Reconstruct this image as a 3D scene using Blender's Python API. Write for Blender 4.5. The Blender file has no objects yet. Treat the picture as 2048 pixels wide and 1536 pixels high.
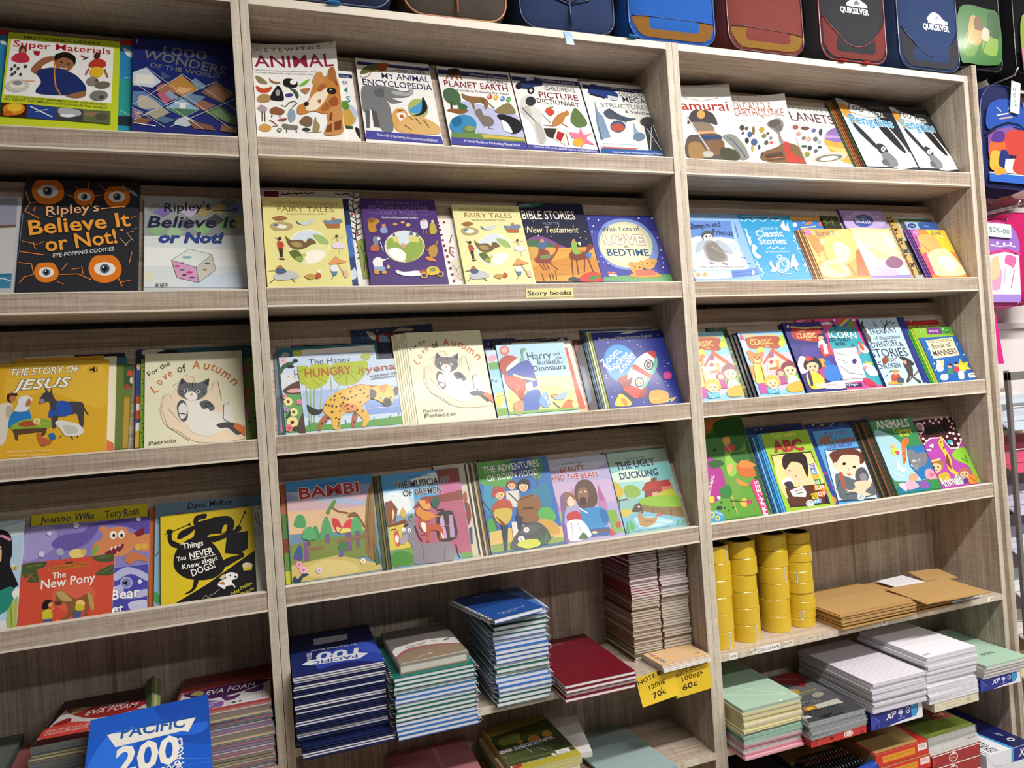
import bpy, bmesh, math, random
from mathutils import Vector, Matrix, Euler

# ------------------------------------------------------------------ camera, world, lights, exposure
scn = bpy.context.scene
C = scn.collection
R = math.radians
cam_d = bpy.data.cameras.new('camera')
cam = bpy.data.objects.new('camera', cam_d)
C.objects.link(cam)
cam.location = (0.01504, -1.56669, 0.04648)
cam.rotation_euler = (1.581791, 0.067319, -0.330290)
cam_d.sensor_fit = 'HORIZONTAL'
cam_d.sensor_width = 36.0
cam_d.lens = 1401.22 / 2048 * 36.0
cam_d.clip_start = 0.01
scn.camera = cam

world = bpy.data.worlds.new('shop')
scn.world = world
world.use_nodes = True
world.node_tree.nodes['Background'].inputs[0].default_value = (0.93, 0.96, 1.0, 1)
world.node_tree.nodes['Background'].inputs[1].default_value = 0.05

def tube_light(name, loc, sx, sy, watts, col=(1.0, 0.965, 0.92)):
    d = bpy.data.lights.new(name, 'AREA')
    d.shape = 'RECTANGLE'
    d.size, d.size_y, d.energy, d.color = sx, sy, watts, col
    o = bpy.data.objects.new(name, d)
    o.location = loc
    C.objects.link(o)
    return o

tube_light('ceiling_tube_near', (1.7, -1.5, 1.66), 2.6, 0.12, 128)
tube_light('ceiling_tube_far', (2.3, -3.2, 1.66), 2.2, 0.14, 70)
tube_light('ceiling_tube_right', (3.0, -0.9, 1.64), 0.9, 0.12, 14)

scn.view_settings.view_transform = 'Standard'
scn.view_settings.look = 'None'
scn.view_settings.gamma = 1.0
scn.view_settings.use_curve_mapping = False
scn.view_settings.exposure = -0.15

# ------------------------------------------------------------------ colours and materials
def lin(h):
    if not isinstance(h, str):
        return h
    if len(h) == 3:
        h = h[0] * 2 + h[1] * 2 + h[2] * 2
    out = []
    for i in (0, 2, 4):
        c = int(h[i:i + 2], 16) / 255.0
        out.append(c / 12.92 if c <= 0.04045 else ((c + 0.055) / 1.055) ** 2.4)
    return (out[0], out[1], out[2], 1.0)

def new_mat(name):
    m = bpy.data.materials.new(name)
    m.use_nodes = True
    nt = m.node_tree
    return m, nt, nt.nodes['Principled BSDF']

def N(nt, kind, **inp):
    n = nt.nodes.new(kind)
    for k, v in inp.items():
        n.inputs[k].default_value = v
    return n

def solid(name, hexcol, rough=0.5, metal=0.0, coat=0.0, spec=0.5, noise=0.0, nscale=60.0, trans=0.0):
    m, nt, b = new_mat(name)
    c = lin(hexcol)
    b.inputs['Base Color'].default_value = c
    b.inputs['Roughness'].default_value = rough
    b.inputs['Metallic'].default_value = metal
    b.inputs['Coat Weight'].default_value = coat
    b.inputs['Coat Roughness'].default_value = 0.12
    b.inputs['Specular IOR Level'].default_value = spec
    if trans:
        b.inputs['Alpha'].default_value = 1 - trans
    if noise:
        tc = nt.nodes.new('ShaderNodeTexCoord')
        nz = N(nt, 'ShaderNodeTexNoise', Scale=nscale, Detail=4.0)
        nt.links.new(tc.outputs['Object'], nz.inputs['Vector'])
        mx = nt.nodes.new('ShaderNodeMix')
        mx.data_type = 'RGBA'
        mx.inputs['A'].default_value = tuple(x * (1 - noise) for x in c[:3]) + (1,)
        mx.inputs['B'].default_value = tuple(min(1, x * (1 + noise)) for x in c[:3]) + (1,)
        nt.links.new(nz.outputs['Fac'], mx.inputs['Factor'])
        nt.links.new(mx.outputs['Result'], b.inputs['Base Color'])
    return m

def wood(name, axis, lo, hi, rough=0.55):
    """pale laminate: fine streaks along the grain and a faint linen weave across it"""
    m, nt, b = new_mat(name)
    tc = nt.nodes.new('ShaderNodeTexCoord')
    def noise(sc, det):
        mp = nt.nodes.new('ShaderNodeMapping')
        mp.inputs['Scale'].default_value = sc
        nt.links.new(tc.outputs['Object'], mp.inputs['Vector'])
        nz = N(nt, 'ShaderNodeTexNoise', Scale=1.0, Detail=det, Roughness=0.6)
        nt.links.new(mp.outputs['Vector'], nz.inputs['Vector'])
        return nz
    along = [5.0 if i == axis else 190.0 for i in range(3)]
    broad = [1.1 if i == axis else 26.0 for i in range(3)]
    cross = [300.0 if i == axis else 22.0 for i in range(3)]
    n1, n2, n3 = noise(along, 3.0), noise(broad, 2.0), noise(cross, 1.0)
    def math_(op, a, bb):
        q = nt.nodes.new('ShaderNodeMath')
        q.operation = op
        for i, s in enumerate((a, bb)):
            if isinstance(s, (int, float)):
                q.inputs[i].default_value = s
            else:
                nt.links.new(s, q.inputs[i])
        return q.outputs[0]
    s = math_('ADD', math_('MULTIPLY', n1.outputs['Fac'], 0.62), math_('MULTIPLY', n2.outputs['Fac'], 0.42))
    s = math_('ADD', s, math_('MULTIPLY', n3.outputs['Fac'], 0.22))
    rp = nt.nodes.new('ShaderNodeValToRGB')
    rp.color_ramp.elements[0].position = 0.44
    rp.color_ramp.elements[0].color = lin(lo)
    rp.color_ramp.elements[1].position = 0.80
    rp.color_ramp.elements[1].color = lin(hi)
    nt.links.new(s, rp.inputs['Fac'])
    nt.links.new(rp.outputs['Color'], b.inputs['Base Color'])
    b.inputs['Roughness'].default_value = rough
    b.inputs['Specular IOR Level'].default_value = 0.35
    return m

def attr_mat(name, rough, coat=0.0, spec=0.5, weave=0.0):
    m, nt, b = new_mat(name)
    a = nt.nodes.new('ShaderNodeAttribute')
    a.attribute_name = 'Col'
    b.inputs['Roughness'].default_value = rough
    b.inputs['Coat Weight'].default_value = coat
    b.inputs['Coat Roughness'].default_value = 0.1
    b.inputs['Specular IOR Level'].default_value = spec
    if weave:
        tc = nt.nodes.new('ShaderNodeTexCoord')
        nz = N(nt, 'ShaderNodeTexNoise', Scale=420.0, Detail=2.0)
        nt.links.new(tc.outputs['Object'], nz.inputs['Vector'])
        mr = N(nt, 'ShaderNodeMapRange')
        mr.inputs['To Min'].default_value = 1 - weave
        mr.inputs['To Max'].default_value = 1 + weave
        nt.links.new(nz.outputs['Fac'], mr.inputs['Value'])
        vm = nt.nodes.new('ShaderNodeVectorMath')
        vm.operation = 'SCALE'
        nt.links.new(a.outputs['Color'], vm.inputs[0])
        nt.links.new(mr.outputs['Result'], vm.inputs['Scale'])
        nt.links.new(vm.outputs[0], b.inputs['Base Color'])
        bp = N(nt, 'ShaderNodeBump', Strength=0.25, Distance=0.001)
        nt.links.new(nz.outputs['Fac'], bp.inputs['Height'])
        nt.links.new(bp.outputs['Normal'], b.inputs['Normal'])
    else:
        nt.links.new(a.outputs['Color'], b.inputs['Base Color'])
    return m

def paper_mat(name):
    """page edges: fine lines across the thickness (local y) over the part's own colour"""
    m, nt, b = new_mat(name)
    a = nt.nodes.new('ShaderNodeAttribute')
    a.attribute_name = 'Col'
    tc = nt.nodes.new('ShaderNodeTexCoord')
    mp = nt.nodes.new('ShaderNodeMapping')
    mp.inputs['Scale'].default_value = (6.0, 1500.0, 6.0)
    nt.links.new(tc.outputs['Object'], mp.inputs['Vector'])
    nz = N(nt, 'ShaderNodeTexNoise', Scale=1.0, Detail=2.0)
    nt.links.new(mp.outputs['Vector'], nz.inputs['Vector'])
    mr = N(nt, 'ShaderNodeMapRange')
    mr.inputs['To Min'].default_value = 0.72
    mr.inputs['To Max'].default_value = 1.12
    nt.links.new(nz.outputs['Fac'], mr.inputs['Value'])
    vm = nt.nodes.new('ShaderNodeVectorMath')
    vm.operation = 'SCALE'
    nt.links.new(a.outputs['Color'], vm.inputs[0])
    nt.links.new(mr.outputs['Result'], vm.inputs['Scale'])
    nt.links.new(vm.outputs[0], b.inputs['Base Color'])
    b.inputs['Roughness'].default_value = 0.8
    return m

WX = wood('laminate_grain_x', 0, '8a7565', 'cdbdac')
WZ = wood('laminate_grain_z', 2, '8a7767', 'cdbfae')
WE = wood('laminate_edge', 2, 'b5a896', 'dfd5c4')
BAND = solid('edge_band', 'e6dccb', 0.45, noise=0.05)
PRINT = attr_mat('printed_gloss', 0.36, coat=0.06, spec=0.28)
MATTE = attr_mat('printed_matte', 0.6)
PAPER = paper_mat('page_edges')
CLOTH = attr_mat('woven_cloth', 0.9, spec=0.2, weave=0.35)
PLAST = attr_mat('plastic', 0.28, coat=0.3)
WIRE = solid('wire', 'd8dade', 0.3, metal=0.85)
FILM = solid('clear_film', 'e8eef2', 0.08, trans=0.86, spec=0.7)
FOIL = attr_mat('holographic_foil', 0.22, spec=0.9)
TAPE = attr_mat('packing_tape_roll', 0.18, coat=0.6)

# ------------------------------------------------------------------ mesh helpers
class MB:
    """collects coloured faces and links them as ONE mesh object"""
    def __init__(s):
        s.v, s.f, s.c, s.sm = [], [], [], []
    def absorb(s, o):
        n = len(s.v)
        s.v += o.v
        s.f += [tuple(n + k for k in f) for f in o.f]
        s.c += o.c
        s.sm += o.sm
    def face(s, pts, col, smooth=False):
        n = len(s.v)
        s.v += [tuple(p) for p in pts]
        s.f.append(tuple(range(n, n + len(pts))))
        s.c.append(lin(col))
        s.sm.append(smooth)
    def mesh(s, verts, faces, col, smooth=False):
        n = len(s.v)
        s.v += [tuple(p) for p in verts]
        c = lin(col) if isinstance(col, str) else None
        for i, f in enumerate(faces):
            s.f.append(tuple(n + k for k in f))
            s.c.append(c if c else lin(col[i]))
            s.sm.append(smooth)
    def box(s, x0, x1, y0, y1, z0, z1, col):
        v = [(x, y, z) for z in (z0, z1) for y in (y0, y1) for x in (x0, x1)]
        s.mesh(v, [(0, 2, 3, 1), (4, 5, 7, 6), (0, 1, 5, 4), (2, 6, 7, 3), (0, 4, 6, 2), (1, 3, 7, 5)], col)
    def hexa(s, b, t, col):
        """two quads (bottom b, top t) joined to a closed block"""
        v = list(b) + list(t)
        s.mesh(v, [(3, 2, 1, 0), (4, 5, 6, 7), (0, 1, 5, 4), (1, 2, 6, 5), (2, 3, 7, 6), (3, 0, 4, 7)], col)
    def tube(s, pts, r, col, n=8, closed=False):
        pts = [Vector(p) for p in pts]
        k = len(pts)
        rings = []
        up0 = None
        for i, p in enumerate(pts):
            a = pts[(i - 1) % k] if (closed or i > 0) else p
            b = pts[(i + 1) % k] if (closed or i < k - 1) else p
            d = (b - a)
            d = d.normalized() if d.length > 1e-9 else Vector((0, 0, 1))
            if up0 is None:
                up0 = d.orthogonal().normalized()
            u = (up0 - d * up0.dot(d))
            u = u.normalized() if u.length > 1e-6 else d.orthogonal().normalized()
            up0 = u
            w = d.cross(u)
            rings.append([p + (u * math.cos(q) + w * math.sin(q)) * r for q in (2 * math.pi * j / n for j in range(n))])
        v = [q for rg in rings for q in rg]
        f = []
        for i in range(k if closed else k - 1):
            for j in range(n):
                i2, j2 = (i + 1) % k, (j + 1) % n
                f.append((i * n + j, i * n + j2, i2 * n + j2, i2 * n + j))
        if not closed:
            f.append(tuple(range(n - 1, -1, -1)))
            f.append(tuple((k - 1) * n + j for j in range(n)))
        s.mesh(v, f, col, True)
    def lathe(s, prof, col, n=40, center=(0, 0), cols=None):
        """closed profile [(r, z)...] turned about the z axis"""
        v, f, cc = [], [], []
        k = len(prof)
        for j in range(n):
            a = 2 * math.pi * j / n
            for r, z in prof:
                v.append((center[0] + r * math.cos(a), center[1] + r * math.sin(a), z))
        for j in range(n):
            j2 = (j + 1) % n
            for i in range(k):
                i2 = (i + 1) % k
                f.append((j * k + i, j2 * k + i, j2 * k + i2, j * k + i2))
                cc.append(cols[i] if cols else col)
        s.mesh(v, f, cc)
    def build(s, name, mat, parent=None, fn=None, bevel=0.0, cuts=None, norm=False):
        me = bpy.data.meshes.new(name)
        me.from_pydata(s.v, [], s.f)
        at = me.color_attributes.new('Col', 'FLOAT_COLOR', 'CORNER')
        buf = []
        for c, f in zip(s.c, s.f):
            buf += list(c) * len(f)
        at.data.foreach_set('color', buf)
        me.polygons.foreach_set('use_smooth', s.sm)
        if cuts or fn or norm:
            bm = bmesh.new()
            bm.from_mesh(me)
            for co, no in cuts or ():
                bmesh.ops.bisect_plane(bm, geom=bm.verts[:] + bm.edges[:] + bm.faces[:], plane_co=co, plane_no=no)
            if fn:
                for q in bm.verts:
                    q.co = Vector(fn(q.co.x, q.co.y, q.co.z))
            if norm:
                bmesh.ops.recalc_face_normals(bm, faces=bm.faces[:])
            bm.to_mesh(me)
            bm.free()
        me.materials.append(mat)
        o = bpy.data.objects.new(name, me)
        C.objects.link(o)
        if parent is not None:
            o.parent = parent
        if bevel:
            b = o.modifiers.new('bevel', 'BEVEL')
            b.width, b.segments, b.limit_method = bevel, 2, 'ANGLE'
        return o

def tag(o, label, cat, group=None):
    o['label'] = label
    o['category'] = cat
    if group:
        o['group'] = group
    return o

def thing(name, label, cat, loc=(0, 0, 0), mat=None, group=None):
    o = bpy.data.objects.new(name, None)
    o.empty_display_size = 0.03
    C.objects.link(o)
    if mat is not None:
        o.matrix_world = Matrix.Translation(loc) @ mat.to_4x4()
    else:
        o.location = loc
    return tag(o, label, cat, group)

def dup(root, label, loc=None, rot=None, group=None):
    """copy a thing with copies of its parts and sub-parts"""
    r = root.copy()
    C.objects.link(r)
    if loc is not None:
        r.location = loc
    if rot is not None:
        r.rotation_euler = rot
    r['label'] = label
    if group:
        r['group'] = group
    for ch in root.children:
        c = ch.copy()
        C.objects.link(c)
        c.parent = r
        for g in ch.children:
            d = g.copy()
            C.objects.link(d)
            d.parent = c
    return r

def struct(o):
    o['kind'] = 'structure'
    return o

ORD = ['top', 'second from the top', 'third from the top', 'fourth from the top', 'fifth from the top', 'sixth from the top',
       'seventh from the top', 'eighth from the top', 'ninth from the top', 'tenth from the top']
TENS = {20: 'twentieth', 30: 'thirtieth', 40: 'fortieth', 50: 'fiftieth'}
ONES = ['', 'first', 'second', 'third', 'fourth', 'fifth', 'sixth', 'seventh', 'eighth', 'ninth', 'tenth', 'eleventh', 'twelfth',
        'thirteenth', 'fourteenth', 'fifteenth', 'sixteenth', 'seventeenth', 'eighteenth', 'nineteenth']
def nth(i):
    """0 -> first"""
    k = i + 1
    if k < 20:
        return ONES[k]
    t = k // 10 * 10
    return TENS[t] if k == t else {20: 'twenty', 30: 'thirty', 40: 'forty', 50: 'fifty'}[t] + '-' + ONES[k - t]

# ------------------------------------------------------------------ printed artwork (flat ink on covers), in half millimetres
FONT_CACHE = {}
def text_polys(body, bold, italic):
    key = (body, bold, italic)
    if key not in FONT_CACHE:
        cu = bpy.data.curves.new('lettering', 'FONT')
        cu.body = body
        cu.size = 1.0
        cu.resolution_u = 2
        cu.offset = bold
        cu.shear = italic
        o = bpy.data.objects.new('lettering', cu)
        me = o.to_mesh()
        vs = [(v.co.x, v.co.y) for v in me.vertices]
        fs = [tuple(p.vertices) for p in me.polygons]
        o.to_mesh_clear()
        bpy.data.objects.remove(o)
        bpy.data.curves.remove(cu)
        FONT_CACHE[key] = (vs, fs)
    return FONT_CACHE[key]

def spline(p, n=5):
    out = []
    k = len(p)
    for i in range(k):
        a, b, c, d = p[i - 1], p[i], p[(i + 1) % k], p[(i + 2) % k]
        for j in range(n):
            t = j / n
            out.append(tuple(0.5 * (2 * b[q] + (c[q] - a[q]) * t + (2 * a[q] - 5 * b[q] + 4 * c[q] - d[q]) * t * t
                                    + (3 * b[q] - a[q] - 3 * c[q] + d[q]) * t ** 3) for q in (0, 1)))
    return out

LAYER, GAP = 0.00004, 0.014
def ink(art, w, h, parent, mat=None, fn=None, cuts=None, y0=-0.00012, part=('illustration', 'lettering')):
    """art: 'P col x y x y..;S..;E col cx cy ax ay bx by;L col w x y..;T col x0 y0 x1 y1 hh bold ital outline|text'"""
    shp, blocks = MB(), []
    U = 0.0005
    cl = lambda x, z: (min(max(x, 0.0003), w - 0.0003), min(max(z, 0.0003), h - 0.0003))
    y = y0
    for cmd in art.split(';'):
        cmd = cmd.strip()
        if not cmd:
            continue
        y -= LAYER
        head, _, body = cmd.partition('|')
        tk = head.split()
        k, col = tk[0], tk[1]
        if k == 'T':
            a = [float(q) for q in tk[2:9]]
            txt = MB()
            x0, z0, x1, z1, hh = (q * U for q in a[:5])
            bold, ital = a[5] / 330, a[6] / 10
            outl = tk[9] if len(tk) > 9 else None
            for cc, extra in (((outl, 0.028), (col, 0)) if outl else ((col, 0),)):
                vs, fs = text_polys(body, bold, ital)
                if not vs:
                    continue
                mnx = min(v[0] for v in vs)
                mxx = max(v[0] for v in vs)
                if extra:
                    vs, fs = text_polys(body, bold + extra, ital)
                L = math.hypot(x1 - x0, z1 - z0)
                sx, sz = L / max(mxx - mnx, 1e-6), hh / 0.73
                ca, sa = (x1 - x0) / L, (z1 - z0) / L
                pv = []
                for vx, vz in vs:
                    lx, lz = (vx - mnx) * sx, vz * sz
                    px, pz = cl(x0 + lx * ca - lz * sa, z0 + lx * sa + lz * ca)
                    pv.append((px, y, pz))
                txt.mesh(pv, fs, cc)
                y -= LAYER
            if txt.v:
                bb = [min(v[0] for v in txt.v), max(v[0] for v in txt.v), min(v[2] for v in txt.v), max(v[2] for v in txt.v)]
                for b in blocks:                 # lines set close together are one block of lettering
                    if bb[0] < b[0][1] + GAP and bb[1] > b[0][0] - GAP and bb[2] < b[0][3] + GAP and bb[3] > b[0][2] - GAP:
                        b[1].absorb(txt)
                        b[0] = [min(b[0][0], bb[0]), max(b[0][1], bb[1]), min(b[0][2], bb[2]), max(b[0][3], bb[3])]
                        break
                else:
                    blocks.append([bb, txt])
            continue
        a = [float(q) * U for q in tk[2:]]
        if k == 'E':
            cx, cz, ax, az, bx, bz = a
            pts = [(cx + ax * math.cos(t) + bx * math.sin(t), cz + az * math.cos(t) + bz * math.sin(t))
                   for t in (2 * math.pi * j / 20 for j in range(20))]
        elif k == 'L':
            wd = a[0] / 2
            q = [Vector((a[i], a[i + 1])) for i in range(1, len(a) - 1, 2)]
            l, r = [], []
            for i, p in enumerate(q):
                d = q[min(i + 1, len(q) - 1)] - q[max(i - 1, 0)]
                d = d.normalized() if d.length > 1e-9 else Vector((1, 0))
                nrm = Vector((-d.y, d.x)) * wd
                l.append(tuple(p + nrm))
                r.append(tuple(p - nrm))
            for i in range(len(q) - 1):
                shp.face([(cl(*z)[0], y, cl(*z)[1]) for z in (l[i], l[i + 1], r[i + 1], r[i])], col)
            continue
        else:
            pts = [(a[i], a[i + 1]) for i in range(0, len(a) - 1, 2)]
            if k == 'S':
                pts = spline(pts)
        pts = [cl(*p) for p in pts]
        # triangulate (concave outlines allowed)
        tri = __import__('mathutils').geometry.tessellate_polygon([[Vector((p[0], p[1], 0)) for p in pts]])
        shp.mesh([(p[0], y, p[1]) for p in pts], [tuple(t) for t in tri], col)
    if shp.f:
        shp.build(part[0], mat or PRINT, parent, fn, cuts=cuts)
    for bb, txt in blocks:
        txt.build(part[1], mat or PRINT, parent, fn, cuts=cuts)

# ------------------------------------------------------------------ the shop
FLOOR, CEIL = -1.26, 1.72
m = MB(); m.box(-2.6, 3.6, -4.2, 0.36, FLOOR - 0.05, FLOOR, 'b9b4ab')
struct(m.build('floor', solid('floor_tile', '9a948c', 0.35, noise=0.06, nscale=8)))
m = MB(); m.box(-2.6, 3.6, -4.2, 0.36, CEIL, CEIL + 0.05, 'e9e7e2')
struct(m.build('ceiling', solid('ceiling_paint', 'e9e7e2', 0.8)))
m = MB(); m.box(-2.6, 3.6, 0.30, 0.36, FLOOR, CEIL, 'f0ebe8')
struct(m.build('wall_back', solid('white_wall', 'efe6e6', 0.6, noise=0.02)))

# bookcases: three units side by side; every unit > side_panel, back_panel, top_panel, shelf (> front_lip, edge_band), sloped_rest
P, T, D = 1.056, 0.018, 0.236
ROWB = [0.5838, 0.2606, -0.0554, -0.3752]
LIPH = 0.0425
S5, S6, S7 = -0.673, -0.917, -1.19
TOPB, TOPT = 0.9084, 0.9271
Y0, TH = 0.036, R(22.5)            # foot and lean of the sloped rests

def bookcase(name, label, x0, x1, dz, flats):
    t = thing(name, label, 'bookcase', ((x0 + x1) / 2, D / 2, FLOOR))
    inv = -Vector(t.location)
    def part(nm, mat, parent, boxes, bevel=0.0006):
        mm = MB()
        for b in boxes:
            mm.box(b[0] + inv.x, b[1] + inv.x, b[2] + inv.y, b[3] + inv.y, b[4] + inv.z, b[5] + inv.z, 'ccc')
        return mm.build(nm, mat, parent, bevel=bevel)
    for xa, xb in ((x0 + 0.0006, x0 + T), (x1 - T, x1 - 0.0006)):
        sp = part('side_panel', WZ, t, [(xa, xb, 0.002, D, FLOOR, TOPT + 0.0015)])
        part('front_edge', WE, sp, [(xa, xb - 0.0012, 0.0, 0.0022, FLOOR, TOPT + 0.0015)])
        part('edge_band', BAND, sp, [(xb - 0.0014, xb, -0.0002, 0.0022, FLOOR, TOPT + 0.0015)], 0)
    xi, xj = x0 + T, x1 - T
    part('back_panel', WZ, t, [(xi, xj, D - 0.006, D, FLOOR, TOPB)])
    tp = part('top_panel', WX, t, [(xi, xj, 0.0, D, TOPB + 0.0008, TOPT)])
    part('edge_band', BAND, tp, [(xi, xj, -0.001, 0.0004, TOPB, TOPT)])
    for zb in ROWB:
        zb += dz
        sh = part('shelf', WX, t, [(xi, xj, 0.016, D - 0.006, zb + 0.001, zb + T)])
        part('front_lip', WX, sh, [(xi + 0.0008, xj - 0.0008, 0.002, 0.0158, zb + 0.004, zb + LIPH - 0.0028)])
        part('edge_band', BAND, sh, [(xi + 0.0008, xj - 0.0008, 0.0014, 0.0158, zb, zb + 0.0042),
                                     (xi + 0.0008, xj - 0.0008, 0.0014, 0.0158, zb + LIPH - 0.003, zb + LIPH)], 0.0004)
        # sloped rest the covers lean on
        zs, zt = zb + T, zb + 0.3015
        if zb > 0.5:
            zt = TOPB - 0.022
        ya, yb = Y0, Y0 + (zt - zs) * math.tan(TH)
        mm = MB()
        o = Vector((0, 0.007, 0))
        q = [Vector((xi, ya, zs)) + inv, Vector((xj, ya, zs)) + inv, Vector((xj, yb, zt)) + inv, Vector((xi, yb, zt)) + inv]
        mm.hexa(q, [p + o for p in q], 'ccc')
        mm.build('sloped_rest', WX, t)
    for z in flats:
        sh = part('shelf', WX, t, [(xi, xj, 0.0012, D - 0.006, z - 0.0172, z)])
        part('front_edge', WE, sh, [(xi, xj, 0.0, 0.0014, z - 0.0172, z)], 0)
    part('plinth', WX, t, [(xi, xj, 0.03, 0.045, FLOOR, flats[-1] - 0.0172)])
    return t

bookcase('bookcase', 'left bookcase, mostly in shade, cut off by the photo edge', -P, 0, -0.004, (-0.70, S6, S7))
bookcase('bookcase', 'middle bookcase with the small yellow shelf sign', 0, P, 0, (S5, S6, S7))
bk3 = bookcase('bookcase', 'right bookcase with the rolls of tape, beside the hanging bags', P, 2 * P, 0, (S5, S6, S7))

m = MB(); m.box(2 * P + 0.0006, 2 * P + 0.019, -0.0135, D, FLOOR, 0.957, 'ccc')
o = m.build('end_panel', WZ, None, bevel=0.0008)
tag(o, 'pale upright end panel standing a little forward of the right bookcase', 'panel')
m = MB(); m.box(2 * P + 0.0176, 2 * P + 0.0192, -0.0138, -0.012, FLOOR, 0.957, 'ccc')
m.build('edge_band', BAND, o)

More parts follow.
